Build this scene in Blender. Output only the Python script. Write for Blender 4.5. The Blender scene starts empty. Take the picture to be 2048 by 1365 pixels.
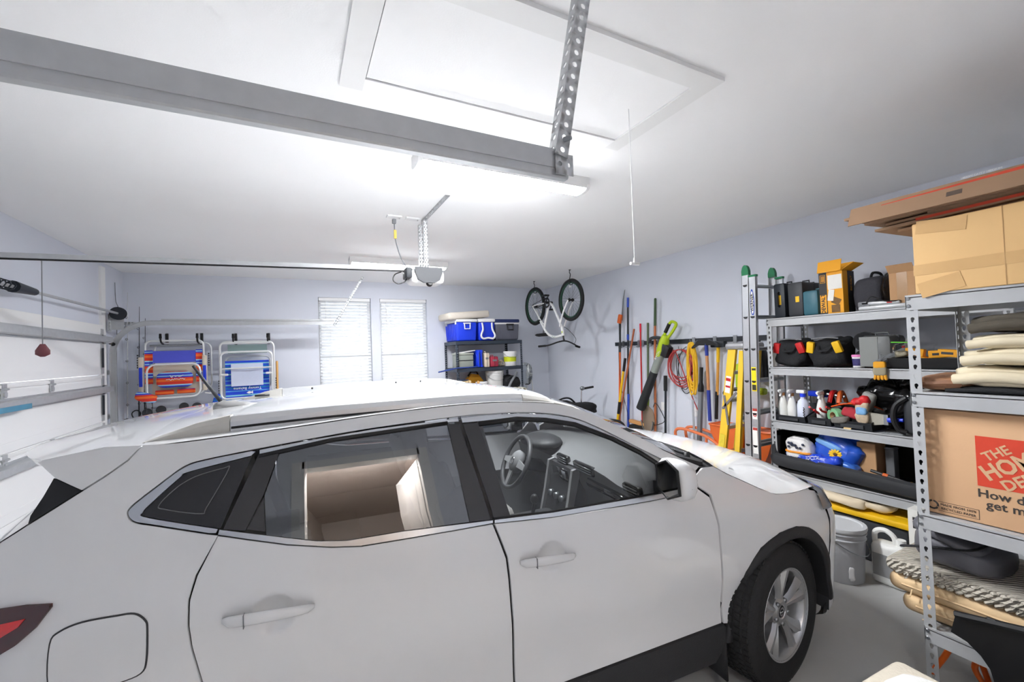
import bpy, bmesh, math, random, bisect
from mathutils import Vector, Matrix, geometry, noise
random.seed(7)
SC = bpy.context.scene
COL = SC.collection
PI = math.pi

# ------------------------------------------------------------ camera, world, exposure
cam_d = bpy.data.cameras.new('camera'); cam = bpy.data.objects.new('camera', cam_d); COL.objects.link(cam)
_r = Vector((0.889784, -0.454911, -0.036606)); _u = Vector((0.022057, -0.037249, 0.999063)); _f = Vector((0.455849, 0.889757, 0.02311))
cam.matrix_world = Matrix(((_r.x, _u.x, -_f.x, 0), (_r.y, _u.y, -_f.y, 0), (_r.z, _u.z, -_f.z, 1.70), (0, 0, 0, 1)))
cam_d.sensor_fit = 'HORIZONTAL'; cam_d.sensor_width = 36; cam_d.lens = 850.24/2048*36; cam_d.clip_start = .02
SC.camera = cam
wd = bpy.data.worlds.new('overcast_sky'); SC.world = wd; wd.use_nodes = True
wd.node_tree.nodes['Background'].inputs[0].default_value = (.93, .96, 1, 1)
wd.node_tree.nodes['Background'].inputs[1].default_value = .5
SC.view_settings.view_transform = 'Standard'; SC.view_settings.look = 'None'
SC.view_settings.gamma = 1; SC.view_settings.use_curve_mapping = False
SC.view_settings.exposure = 2.58
LAMP_STRENGTH = 44.0; LAMP2_STRENGTH = 25.0; HALL_POWER = 15.0
try:
    SC.cycles.use_denoising = True; SC.cycles.max_bounces = 6; SC.cycles.diffuse_bounces = 4; SC.cycles.glossy_bounces = 4; SC.cycles.transparent_max_bounces = 12
    SC.cycles.use_adaptive_sampling = True; SC.cycles.adaptive_threshold = .09; SC.cycles.adaptive_min_samples = 16
    SC.cycles.sample_clamp_indirect = 10
except Exception: pass

# ------------------------------------------------------------ helpers
def lin(c):
    return tuple(((v/255)/12.92 if v/255 <= .04045 else ((v/255+.055)/1.055)**2.4) for v in c)
MATS = {}
def mat(name, rgb, rough=.5, metal=0, var=.06, vs=8, bump=0, bs=60, coat=0, trans=0, emit=0, ior=1.45, stretch=None, spec=.5):
    if name in MATS: return MATS[name]
    m = bpy.data.materials.new(name); m.use_nodes = True; nt = m.node_tree; b = nt.nodes['Principled BSDF']
    c = lin(rgb)
    tc = nt.nodes.new('ShaderNodeTexCoord'); src = tc.outputs['Object']
    if stretch:
        mp = nt.nodes.new('ShaderNodeMapping'); mp.inputs['Scale'].default_value = stretch
        nt.links.new(src, mp.inputs[0]); src = mp.outputs[0]
    if var:
        n = nt.nodes.new('ShaderNodeTexNoise'); n.inputs['Scale'].default_value = vs; n.inputs['Detail'].default_value = 4
        r = nt.nodes.new('ShaderNodeMix'); r.data_type = 'RGBA'
        r.inputs[6].default_value = tuple(max(0, v*(1-var)) for v in c)+(1,)
        r.inputs[7].default_value = tuple(min(1, v*(1+var)) for v in c)+(1,)
        nt.links.new(src, n.inputs['Vector']); nt.links.new(n.outputs['Fac'], r.inputs[0]); nt.links.new(r.outputs[2], b.inputs['Base Color'])
    else: b.inputs['Base Color'].default_value = c+(1,)
    b.inputs['Roughness'].default_value = rough; b.inputs['Metallic'].default_value = metal
    b.inputs['IOR'].default_value = ior; b.inputs['Specular IOR Level'].default_value = spec
    if coat: b.inputs['Coat Weight'].default_value = coat; b.inputs['Coat Roughness'].default_value = .03
    if trans: b.inputs['Transmission Weight'].default_value = trans
    if emit: b.inputs['Emission Color'].default_value = c+(1,); b.inputs['Emission Strength'].default_value = emit
    if bump:
        n2 = nt.nodes.new('ShaderNodeTexNoise'); n2.inputs['Scale'].default_value = bs; n2.inputs['Detail'].default_value = 3
        bp = nt.nodes.new('ShaderNodeBump'); bp.inputs['Strength'].default_value = bump; bp.inputs['Distance'].default_value = .01
        nt.links.new(src, n2.inputs['Vector']); nt.links.new(n2.outputs['Fac'], bp.inputs['Height']); nt.links.new(bp.outputs[0], b.inputs['Normal'])
    MATS[name] = m
    return m
def glass(name, tint, ior=1.5, rough=0.0):
    if name in MATS: return MATS[name]
    m = bpy.data.materials.new(name); m.use_nodes = True; nt = m.node_tree; nt.nodes.remove(nt.nodes['Principled BSDF'])
    out = [n for n in nt.nodes if n.type == 'OUTPUT_MATERIAL'][0]
    t = nt.nodes.new('ShaderNodeBsdfTransparent'); t.inputs[0].default_value = tuple(tint)+(1,)
    g = nt.nodes.new('ShaderNodeBsdfGlossy'); g.inputs['Roughness'].default_value = rough; g.inputs[0].default_value = (1, 1, 1, 1)
    fr = nt.nodes.new('ShaderNodeFresnel'); fr.inputs[0].default_value = ior
    mx = nt.nodes.new('ShaderNodeMixShader')
    nt.links.new(fr.outputs[0], mx.inputs[0]); nt.links.new(t.outputs[0], mx.inputs[1]); nt.links.new(g.outputs[0], mx.inputs[2]); nt.links.new(mx.outputs[0], out.inputs[0])
    MATS[name] = m
    return m
def stripes(name, cols, axis, scale, rough=.8, off=0):
    """woven cloth: constant colour ramp repeated along one object axis; cols = [(pos, rgb), ...]"""
    m = bpy.data.materials.new(name); m.use_nodes = True; nt = m.node_tree; b = nt.nodes['Principled BSDF']; b.inputs['Roughness'].default_value = rough
    tc = nt.nodes.new('ShaderNodeTexCoord'); sp = nt.nodes.new('ShaderNodeSeparateXYZ'); nt.links.new(tc.outputs['Object'], sp.inputs[0])
    mu = nt.nodes.new('ShaderNodeMath'); mu.operation = 'MULTIPLY_ADD'; mu.inputs[1].default_value = scale; mu.inputs[2].default_value = off
    nt.links.new(sp.outputs['XYZ'.index(axis)], mu.inputs[0])
    fr = nt.nodes.new('ShaderNodeMath'); fr.operation = 'FRACT'; nt.links.new(mu.outputs[0], fr.inputs[0])
    cr = nt.nodes.new('ShaderNodeValToRGB'); cr.color_ramp.interpolation = 'CONSTANT'
    e = cr.color_ramp.elements
    while len(e) < len(cols): e.new(.5)
    for i, (p, c) in enumerate(cols): e[i].position = p; e[i].color = lin(c)+(1,)
    nt.links.new(fr.outputs[0], cr.inputs[0]); nt.links.new(cr.outputs[0], b.inputs['Base Color'])
    MATS[name] = m
    return m

def rot(ax=0, ay=0, az=0):
    return Matrix.Rotation(az, 3, 'Z') @ Matrix.Rotation(ay, 3, 'Y') @ Matrix.Rotation(ax, 3, 'X')
def frame_to(d):
    return Vector(d).normalized().to_track_quat('Z', 'Y').to_matrix()

class MB:
    def __init__(s): s.v = []; s.f = []; s.n = None
    def add(s, vs, fs, M=None, t=(0, 0, 0)):
        o = len(s.v); t = Vector(t)
        for v in vs:
            v = Vector(v)
            if M is not None: v = M @ v
            s.v.append(v+t)
        s.f += [tuple(i+o for i in f) for f in fs]
        return s
    def bx(s, x0, x1, y0, y1, z0, z1):
        return s.add([(x0, y0, z0), (x1, y0, z0), (x1, y1, z0), (x0, y1, z0), (x0, y0, z1), (x1, y0, z1), (x1, y1, z1), (x0, y1, z1)],
                     [(3, 2, 1, 0), (4, 5, 6, 7), (0, 1, 5, 4), (1, 2, 6, 5), (2, 3, 7, 6), (3, 0, 4, 7)])
    def box(s, c, size, M=None):
        x, y, z = [k/2 for k in size]
        return s.add([(-x, -y, -z), (x, -y, -z), (x, y, -z), (-x, y, -z), (-x, -y, z), (x, -y, z), (x, y, z), (-x, y, z)],
                     [(3, 2, 1, 0), (4, 5, 6, 7), (0, 1, 5, 4), (1, 2, 6, 5), (2, 3, 7, 6), (3, 0, 4, 7)], M, c)
    def rbox(s, c, size, r=.02, seg=2, M=None, taper=None):
        bm = bmesh.new(); bmesh.ops.create_cube(bm, size=1)
        for v in bm.verts:
            k = 1
            if taper and v.co.z < 0: k = taper
            v.co = Vector((v.co.x*size[0]*k, v.co.y*size[1]*k, v.co.z*size[2]))
        r = min(r, min(size)*.49)
        bmesh.ops.bevel(bm, geom=bm.edges[:], offset=r, segments=seg, profile=.5, affect='EDGES')
        bm.verts.index_update()
        s.add([v.co for v in bm.verts], [[v.index for v in f.verts] for f in bm.faces], M, c); bm.free()
        return s
    def cyl(s, p0, p1, r0, r1=None, n=12, caps=True):
        p0 = Vector(p0); p1 = Vector(p1); r1 = r0 if r1 is None else r1
        M = frame_to(p1-p0); vs = []; o = len(s.v)
        for p, r in ((p0, r0), (p1, r1)):
            for i in range(n):
                a = 2*PI*i/n; s.v.append(p+M @ Vector((r*math.cos(a), r*math.sin(a), 0)))
        for i in range(n): s.f.append((o+i, o+(i+1) % n, o+n+(i+1) % n, o+n+i))
        if caps: s.f.append(tuple(o+i for i in reversed(range(n)))); s.f.append(tuple(o+n+i for i in range(n)))
        return s
    def tube(s, pts, r, n=6, closed=False, flat=1.0):
        pts = [Vector(p) for p in pts]; m = len(pts); o = len(s.v)
        rs = r if isinstance(r, (list, tuple)) else [r]*m
        up = None
        for k, p in enumerate(pts):
            if closed: d = pts[(k+1) % m]-pts[k-1]
            else: d = pts[min(k+1, m-1)]-pts[max(k-1, 0)]
            d.normalize()
            if up is None: up = Vector((0, 0, 1)) if abs(d.z) < .9 else Vector((1, 0, 0))
            a = d.cross(up)
            if a.length < 1e-5: a = d.orthogonal()
            a.normalize(); b = a.cross(d).normalized(); up = b
            for i in range(n):
                t = 2*PI*i/n; s.v.append(p+a*(rs[k]*math.cos(t))+b*(rs[k]*flat*math.sin(t)))
        for k in range(m if closed else m-1):
            k2 = (k+1) % m
            for i in range(n): s.f.append((o+k*n+i, o+k*n+(i+1) % n, o+k2*n+(i+1) % n, o+k2*n+i))
        if not closed:
            s.f.append(tuple(o+i for i in reversed(range(n)))); s.f.append(tuple(o+(m-1)*n+i for i in range(n)))
        return s
    def lathe(s, prof, n=24, M=None, t=(0, 0, 0), close=False):
        vs = []; fs = []; m = len(prof)
        for i in range(n):
            a = 2*PI*i/n
            for r, z in prof: vs.append((r*math.cos(a), r*math.sin(a), z))
        for i in range(n):
            j = (i+1) % n
            for k in range(m if close else m-1):
                k2 = (k+1) % m
                fs.append((i*m+k, j*m+k, j*m+k2, i*m+k2))
        return s.add(vs, fs, M, t)
    def prism(s, poly, d0, d1, M=None, t=(0, 0, 0)):
        """polygon in local xy, extruded along local z from d0 to d1"""
        n = len(poly)
        vs = [(x, y, d0) for x, y in poly]+[(x, y, d1) for x, y in poly]
        ar = sum(poly[i-1][0]*poly[i][1]-poly[i][0]*poly[i-1][1] for i in range(n))
        lo = tuple(range(n)); hi = tuple(range(n, 2*n))
        if ar > 0: fs = [tuple(reversed(lo)), hi]+[(i, (i+1) % n, n+(i+1) % n, n+i) for i in range(n)]
        else: fs = [lo, tuple(reversed(hi))]+[((i+1) % n, i, n+i, n+(i+1) % n) for i in range(n)]
        return s.add(vs, fs, M, t)
    def loft(s, rings, closed=True, caps=True):
        o = len(s.v); n = len(rings[0])
        for r in rings: s.v += [Vector(p) for p in r]
        for k in range(len(rings)-1):
            for i in range(n if closed else n-1):
                j = (i+1) % n
                s.f.append((o+k*n+i, o+k*n+j, o+(k+1)*n+j, o+(k+1)*n+i))
        if caps and closed:
            s.f.append(tuple(o+i for i in reversed(range(n)))); k = len(rings)-1
            s.f.append(tuple(o+k*n+i for i in range(n)))
        return s
    def sph(s, c, r, n=12, m=8, M=None):
        r = (r, r, r) if not isinstance(r, (tuple, list)) else r
        vs = [(0, 0, -r[2])]; fs = []
        for j in range(1, m):
            b = -PI/2+PI*j/m
            for i in range(n):
                a = 2*PI*i/n; vs.append((r[0]*math.cos(b)*math.cos(a), r[1]*math.cos(b)*math.sin(a), r[2]*math.sin(b)))
        vs.append((0, 0, r[2])); t = len(vs)-1
        for i in range(n):
            fs.append((0, 1+(i+1) % n, 1+i)); fs.append((t, 1+(m-2)*n+i, 1+(m-2)*n+(i+1) % n))
            for j in range(m-2): fs.append((1+j*n+i, 1+j*n+(i+1) % n, 1+(j+1)*n+(i+1) % n, 1+(j+1)*n+i))
        return s.add(vs, fs, M, c)
    def soft(s, c, size, amp=.01, freq=8, M=None, seed=0, n=10, pw=.35, sag=0):
        """a lumpy cloth or bag shape: superellipsoid with noise folds"""
        vs = []; fs = []; nu, nv = n*3, n*2
        def sg(v, p): return math.copysign(abs(v)**p, v)
        for j in range(nv+1):
            b = -PI/2+PI*j/nv
            for i in range(nu):
                a = 2*PI*i/nu
                x = sg(math.cos(b), pw)*sg(math.cos(a), pw); y = sg(math.cos(b), pw)*sg(math.sin(a), pw); z = sg(math.sin(b), pw)
                p = Vector((x*size[0]/2, y*size[1]/2, z*size[2]/2))
                k = noise.noise(p*freq+Vector((seed*3.1, seed*1.7, seed)))+.5*abs(noise.noise(p*freq*2.3+Vector((seed, 5, seed))))
                d = Vector((x, y, z)).normalized()
                p = p+d*amp*k
                if z < -.2: p.z = max(p.z, -size[2]/2)
                p.z -= sag*(x*x+y*y)*.5
                vs.append(p)
        for j in range(nv):
            for i in range(nu): fs.append((j*nu+i, j*nu+(i+1) % nu, (j+1)*nu+(i+1) % nu, (j+1)*nu+i))
        return s.add(vs, fs, M, c)
    def text(s, body, size, M=None, t=(0, 0, 0), d=.0006, align='CENTER', sx=1.0, bold=0.0):
        cu = bpy.data.curves.new('lettering', 'FONT'); cu.body = body; cu.size = size; cu.align_x = align; cu.align_y = 'CENTER'; cu.extrude = d; cu.resolution_u = 2
        cu.offset = bold
        ob = bpy.data.objects.new('lettering', cu); COL.objects.link(ob)
        me = bpy.data.meshes.new_from_object(ob)
        s.add([Vector((v.co.x*sx, v.co.y, v.co.z)) for v in me.vertices], [tuple(p.vertices) for p in me.polygons], M, t)
        bpy.data.objects.remove(ob); bpy.data.curves.remove(cu); bpy.data.meshes.remove(me)
        return s
    def mesh(s, name, m, smooth=35):
        me = bpy.data.meshes.new(name); me.from_pydata([tuple(v) for v in s.v], [], s.f); me.materials.append(m)
        if not s.n:
            bm = bmesh.new(); bm.from_mesh(me); bmesh.ops.recalc_face_normals(bm, faces=bm.faces[:]); bm.to_mesh(me); bm.free()
        if smooth:
            me.polygons.foreach_set('use_smooth', [True]*len(me.polygons))
            if s.n: me.normals_split_custom_set_from_vertices([tuple(n) for n in s.n])
            elif smooth < 180: me.set_sharp_from_angle(angle=math.radians(smooth))
        me.update()
        return me

MW = {}
def tag(o, label=None, cat=None, group=None, kind=None):
    if label: o['label'] = label
    if cat: o['category'] = cat
    if group: o['group'] = group
    if kind: o['kind'] = kind
    return o
def thing(name, label, cat, loc=(0, 0, 0), rz=0, group=None, R=None):
    o = bpy.data.objects.new(name, None); COL.objects.link(o); o.empty_display_size = .05
    Rm = R if R is not None else rot(0, 0, rz)
    o.location = loc; o.rotation_euler = Rm.to_euler()
    MW[o.name] = Matrix.Translation(loc) @ Rm.to_4x4()
    return tag(o, label, cat, group)
def part(name, mb, m, parent, smooth=35, world=False, label=None, kind=None):
    if world:
        p = parent
        while p.name not in MW: p = p.parent
        I = MW[p.name].inverted(); mb.v = [I @ v for v in mb.v]
    o = bpy.data.objects.new(name, mb.mesh(name, m, smooth)); COL.objects.link(o); o.parent = parent
    if label: o['label'] = label
    if kind: o['kind'] = kind
    return o
def solo(name, mb, m, label, cat, group=None, smooth=35, kind=None):
    xs = [v.x for v in mb.v]; ys = [v.y for v in mb.v]; zs = [v.z for v in mb.v]
    c = Vector(((min(xs)+max(xs))/2, (min(ys)+max(ys))/2, min(zs))); mb.v = [v-c for v in mb.v]
    o = bpy.data.objects.new(name, mb.mesh(name, m, smooth)); COL.objects.link(o); o.location = c; MW[o.name] = Matrix.Translation(c)
    return tag(o, label, cat, group, kind)
def struct(name, mb, m, label=None, parent=None, smooth=35):
    o = bpy.data.objects.new(name, mb.mesh(name, m, smooth)); COL.objects.link(o); MW[o.name] = Matrix.Identity(4)
    if parent: o.parent = parent
    else: tag(o, label, None, None, 'structure')
    return o
def clone(o, loc=None, R=None, label=None, parent=None):
    c = o.copy(); COL.objects.link(c); c.parent = parent
    if loc is not None: c.location = loc
    if R is not None: c.rotation_euler = R.to_euler()
    if label: c['label'] = label
    if parent is None: MW[c.name] = Matrix.Translation(c.location) @ c.rotation_euler.to_matrix().to_4x4()
    for ch in list(o.children): clone(ch, parent=c)
    return c
def arc(c, r, a0, a1, n, plane='xz'):
    out = []
    for i in range(n+1):
        a = a0+(a1-a0)*i/n; u, v = r*math.cos(a), r*math.sin(a)
        out.append({'xz': (c[0]+u, c[1], c[2]+v), 'xy': (c[0]+u, c[1]+v, c[2]), 'yz': (c[0], c[1]+u, c[2]+v)}[plane])
    return out
def smooth_path(pts, n=6, closed=False):
    P = [Vector(p) for p in pts]; out = []; m = len(P)
    for i in range(m if closed else m-1):
        if closed: a, b, c, d = P[i-1], P[i], P[(i+1) % m], P[(i+2) % m]
        else: a, b, c, d = P[max(i-1, 0)], P[i], P[i+1], P[min(i+2, m-1)]
        for k in range(n):
            t = k/n
            out.append(.5*((2*b)+(c-a)*t+(2*a-5*b+4*c-d)*t*t+(3*b-a-3*c+d)*t**3))
    if not closed: out.append(P[-1])
    return out

def scribble(c, u, v, w, h, n, r=.0012, seed=1):
    """small illegible print: a wavy stroke of length w along u, height h along v"""
    rnd = random.Random(seed); c = Vector(c); u = Vector(u); v = Vector(v)
    return MB().tube(smooth_path([c+u*(w*(i/n-.5))+v*(h*(rnd.random()-.5)) for i in range(n+1)], 3), r, 4)

# ------------------------------------------------------------ shared materials
M_ALU = mat('brushed_aluminium', (196, 199, 202), .38, .9, .08, 30, stretch=(1, 1, 12))
M_GALV = mat('galvanised_steel', (188, 190, 192), .42, .55, .10, 25)
M_STEEL = mat('steel', (150, 153, 156), .35, .9, .08, 20)
M_CHROME = mat('bright_trim', (225, 227, 230), .12, 1, 0)
M_BLACK = mat('black_plastic', (22, 22, 24), .45, 0, .1, 20)
M_BLKMET = mat('black_painted_metal', (38, 43, 50), .45, .1, .1, 20)
M_RUB = mat('black_rubber', (24, 24, 25), .75, 0, .15, 40, .25, 90)
M_WHITE = mat('white_plastic', (232, 232, 232), .4, 0, .02)
M_CARD = mat('brown_cardboard', (196, 154, 112), .85, 0, .07, 5, .08, 40)
M_YEL = mat('safety_yellow', (236, 186, 24), .45, 0, .06)
M_LIME = mat('lime_plastic', (176, 200, 30), .4, 0, .05)
M_ORG = mat('orange_paint', (226, 106, 44), .4, 0, .08)
M_RED = mat('red_plastic', (196, 36, 38), .45, 0, .06)
M_BLUE = mat('blue_plastic', (28, 62, 214), .4, 0, .05)
M_WOOD = mat('ash_wood_handle', (190, 130, 80), .6, 0, .14, 12, stretch=(6, 6, .8))
M_GREYPL = mat('grey_plastic', (120, 122, 126), .5, 0, .06)
M_DKGREY = mat('charcoal_plastic', (52, 54, 58), .5, 0, .08)
M_BLKCLOTH = mat('black_nylon', (30, 31, 34), .85, 0, .15, 30, .3, 120)
# ============================================================ room
XL, XR, YF, YN, H = -1.96, 4.45, 7.15, -0.35, 2.9
M_WALL = mat('pale_blue_wall_paint', (214, 218, 228), .75, 0, .02, 3, .05, 180)
M_CEIL = mat('white_ceiling_paint', (246, 246, 246), .85, 0, .015, 3, .05, 150)
M_TRIM = mat('white_trim_paint', (236, 236, 235), .5, 0, .015)
M_DOORW = mat('white_door_steel', (235, 235, 236), .45, 0, .01)
def concrete():
    m = mat('grey_concrete', (188, 188, 186), .55, 0, .18, 1.6, .12, 60)
    nt = m.node_tree; b = nt.nodes['Principled BSDF']
    n = nt.nodes.new('ShaderNodeTexNoise'); n.inputs['Scale'].default_value = 2.3; n.inputs['Detail'].default_value = 6
    r = nt.nodes.new('ShaderNodeMapRange'); r.inputs[3].default_value = .38; r.inputs[4].default_value = .72
    nt.links.new(n.outputs['Fac'], r.inputs[0]); nt.links.new(r.outputs[0], b.inputs['Roughness'])
    return m
M_CONC = concrete()
struct('floor', MB().bx(XL-.3, XR+.12, YN-4, YF+.12, -.12, 0), M_CONC, 'smooth grey concrete garage floor')
struct('ceiling', MB().bx(XL-.12, XR+.12, YN-.1, YF+.12, H, H+.12), M_CEIL, 'white painted garage ceiling')
struct('wall_right', MB().bx(XR, XR+.12, YN-.1, YF+.12, 0, H), M_WALL, 'pale blue wall behind the garden tools')
# far wall with two window openings
WX = [(.34, 1.116), (1.257, 2.041)]; WZ0, WZ1 = .8, 2.633
w = MB().bx(XL-.12, WX[0][0], YF, YF+.14, 0, H).bx(WX[0][1], WX[1][0], YF, YF+.14, 0, H).bx(WX[1][1], XR, YF, YF+.14, 0, H)
for a, b in WX: w.bx(a, b, YF, YF+.14, 0, WZ0).bx(a, b, YF, YF+.14, WZ1, H)
struct('wall_far', w, M_WALL, 'pale blue wall with two blinded windows')
# garage door wall
DY0, DY1, DZ = 1.05, 6.42, 2.14
w = MB().bx(XL-.12, XL, YN-.1, DY0, 0, H).bx(XL-.12, XL, DY1, YF, 0, H).bx(XL-.12, XL, DY0, DY1, DZ, H)
struct('wall_left', w, M_WALL, 'pale blue wall over the garage door')
# near wall with the house doorway the camera stands in front of
HX0, HX1, HZ = -.24, .66, 2.24
w = MB().bx(XL-.12, HX0, YN-.1, YN, 0, H).bx(HX1, XR, YN-.1, YN, 0, H).bx(HX0, HX1, YN-.1, YN, HZ, H)
struct('wall_near', w, M_WALL, 'pale blue wall around the house doorway')
struct('trim_1', MB().bx(HX0-.07, HX0+.015, YN-.11, YN+.018, 0, HZ+.07).bx(HX1-.015, HX1+.07, YN-.11, YN+.018, 0, HZ+.07).bx(HX0, HX1, YN-.11, YN+.018, HZ-.015, HZ+.07), M_TRIM, 'white casing of the house doorway')
# hallway behind the doorway
M_HALL = mat('warm_white_hall_paint', (228, 218, 210), .8, 0, .02)
M_HCEIL = mat('hall_ceiling_paint', (226, 214, 206), .85, 0, .02)
struct('wall_hall_left', MB().bx(-.62, -.5, -4.2, YN-.1, 0, 2.6), M_HALL, 'hallway wall')
struct('wall_hall_right', MB().bx(.88, 1.0, -4.2, YN-.1, 0, 2.6), M_HALL, 'hallway wall')
struct('wall_hall_end', MB().bx(-.62, 1.0, -4.3, -4.2, 0, 2.6), M_HALL, 'hallway end wall')
struct('ceiling_hall', MB().bx(-.62, 1.0, -4.3, YN-.1, 2.5, 2.6), M_HCEIL, 'hallway ceiling')
hd = thing('house_door', 'white panelled house door swung open into the hallway', 'door', (.655, -.46, .01), math.radians(-100))
part('door_leaf', MB().bx(0, .84, -.02, .02, 0, 2.2), M_TRIM, hd)
for zz in ((.2, .85), (1.02, 2.06)):
    part('panel', MB().rbox((.42, .0, sum(zz)/2), (.58, .058, zz[1]-zz[0]), .02, 1), M_TRIM, hd)
kn = part('door_knob', MB().lathe([(0, 0), (.03, 0), (.03, .008), (.012, .012), (.012, .04), (.028, .055), (.024, .075), (0, .08)], 14, rot(PI/2), (.78, -.02, .95)), M_STEEL, hd)
cl = thing('hall_closet_door', 'white louvred closet door in the hallway', 'door', (-.488, -2.3, .01))
part('door_leaf', MB().bx(0, .02, -.4, .4, 0, 2.03), M_TRIM, cl)
for i in range(16): part('slat', MB().box((.025, 0, .25+i*.105), (.02, .62, .06), rot(0, .5)), M_TRIM, cl)
hl = thing('hall_lamp', 'round flush ceiling lamp in the hallway', 'lamp', (.2, -.57, 2.5))
part('base', MB().lathe([(0, 0), (.1, 0), (.1, -.03), (0, -.03)], 20), M_STEEL, hl)
part('shade', MB().lathe([(.09, -.03), (.09, -.045), (.06, -.065), (0, -.07)], 20), mat('hall_lamp_glass', (255, 226, 200), .4, 0, 0, emit=12), hl)
ld = bpy.data.lights.new('hall_light', 'POINT'); ld.energy = HALL_POWER; ld.color = (1, .985, .97); ld.shadow_soft_size = .06
lo = bpy.data.objects.new('hall_light', ld); COL.objects.link(lo); lo.location = (.0, -.02, -.12); lo.parent = hl

# windows: frame, glass, blind
def blind_mat():
    m = bpy.data.materials.new('white_blind_slat'); m.use_nodes = True; nt = m.node_tree; nt.nodes.remove(nt.nodes['Principled BSDF'])
    out = [n for n in nt.nodes if n.type == 'OUTPUT_MATERIAL'][0]
    d = nt.nodes.new('ShaderNodeBsdfDiffuse'); d.inputs[0].default_value = (.85, .86, .87, 1)
    t = nt.nodes.new('ShaderNodeBsdfTranslucent'); t.inputs[0].default_value = (.9, .92, .95, 1)
    mx = nt.nodes.new('ShaderNodeMixShader'); mx.inputs[0].default_value = .36
    nt.links.new(d.outputs[0], mx.inputs[1]); nt.links.new(t.outputs[0], mx.inputs[2]); nt.links.new(mx.outputs[0], out.inputs[0])
    return m
M_SLAT = blind_mat(); M_PANE = glass('window_glass', (.95, .97, .97))
slat_proto = None
for i, (a, b) in enumerate(WX):
    wn = bpy.data.objects.new('window_%d' % (i+1), None); COL.objects.link(wn); wn.location = ((a+b)/2, YF, WZ0); MW[wn.name] = Matrix.Translation(wn.location)
    tag(wn, 'single-hung window with a white frame, %s' % ('beside the beach chairs' if i == 0 else 'beside the cooler shelf'), None, None, 'structure')
    wd_ = b-a; hh = WZ1-WZ0
    part('frame', MB().bx(-wd_/2, -wd_/2+.045, .09, .14, 0, hh).bx(wd_/2-.045, wd_/2, .09, .14, 0, hh).bx(-wd_/2, wd_/2, .09, .14, 0, .05).bx(-wd_/2, wd_/2, .09, .14, hh-.05, hh).bx(-wd_/2, wd_/2, .085, .13, hh/2-.02, hh/2+.02), M_TRIM, wn)
    part('pane', MB().bx(-wd_/2+.045, wd_/2-.045, .112, .116, .05, hh/2-.02), M_PANE, wn)
    part('pane', MB().bx(-wd_/2+.045, wd_/2-.045, .112, .116, hh/2+.02, hh-.05), M_PANE, wn)
    part('sill', MB().bx(-wd_/2-.02, wd_/2+.02, -.03, .09, -.02, 0), M_TRIM, wn)
    bl = thing('window_blind', 'white slatted blind lowered over the window %s' % ('nearer the beach chairs' if i == 0 else 'nearer the coolers'), 'blind', ((a+b)/2, YF+.045, WZ0))
    part('headrail', MB().bx(-wd_/2+.008, wd_/2-.008, -.03, .03, hh-.05, hh-.002), M_WHITE, bl)
    part('bottom_rail', MB().bx(-wd_/2+.012, wd_/2-.012, -.025, .025, .01, .03), M_WHITE, bl)
    part('wand', MB().cyl((-wd_/2+.1, -.04, hh-.06), (-wd_/2+.11, -.045, hh-.5), .004, n=6), M_WHITE, bl)
    for sx in (-.22, .22): part('ladder_cord', MB().cyl((sx, -.028, .02), (sx, -.028, hh-.05), .0015, n=4), M_WHITE, bl)
    n = 36
    if slat_proto is None:
        slat_proto = MB().box((0, 0, 0), (wd_-.024, .05, .0028), rot(math.radians(60))).mesh('slat', M_SLAT, 0)
    for k in range(n):
        o = bpy.data.objects.new('slat', slat_proto); COL.objects.link(o); o.parent = bl; o.location = (0, 0, .055+k*(hh-.12)/(n-1))

# attic hatch
ah = bpy.data.objects.new('trim_2', None); COL.objects.link(ah); ah.location = (1.0, 1.59, H); MW['trim_2'] = Matrix.Translation(ah.location)
tag(ah, 'white attic hatch with casing boards on the ceiling', None, None, 'structure')
ax0, ax1, ay0, ay1 = .294, 1.66, 1.327, 1.857
part('hatch_panel', MB().bx(ax0+.005, ax1-.005, ay0+.005, ay1-.005, H-.012, H+.004), M_CEIL, ah, world=True)
part('hatch_gap', MB().bx(ax0-.001, ax1+.001, ay0-.001, ay1+.001, H-.002, H+.002), mat('shadow_gap', (70, 70, 70), .9), ah, world=True)
for a in ((ax0-.096, ax0, ay0-.1, ay1+.09), (ax1, ax1+.096, ay0-.1, ay1+.09), (ax0, ax1, ay1, ay1+.09), (ax0, ax1, ay0-.1, ay0)):
    part('casing_board', MB().bx(a[0], a[1], a[2], a[3], H-.019, H), M_CEIL if a[1]-a[0] > .5 and a[2] > 1.5 else M_TRIM, ah, world=True)
pc = thing('pull_cord', 'white attic hatch pull cord with a plastic T handle', 'cord', (1.512, 1.585, 2.11))
part('cord', MB().cyl((0, 0, .02), (0.003, 0, H-2.112), .0022, n=6), M_WHITE, pc)
part('handle', MB().cyl((-.028, .0, 0), (.028, .0, 0), .008, n=10).cyl((0, 0, -.004), (0, 0, .03), .009, .004, n=8), M_WHITE, pc)
# wall plates
def plate(name, c, axis, label, cat='outlet'):
    t = thing(name, label, cat, c, {'-x': -PI/2, '-y': 0}[axis])
    part('cover_plate', MB().rbox((0, -.004, 0), (.072, .008, .116), .004, 1), M_WHITE, t)
    for dz in (-.024, .024): part('socket', MB().rbox((0, -.008, dz), (.034, .006, .03), .003, 1), M_TRIM, t)
plate('wall_outlet', (XR-.001, 3.70, .85), '-x', 'white duplex outlet below the coiled extension cords')
plate('wall_outlet', (XR-.001, 4.24, .87), '-x', 'white duplex outlet behind the leaf blower tube')

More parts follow.
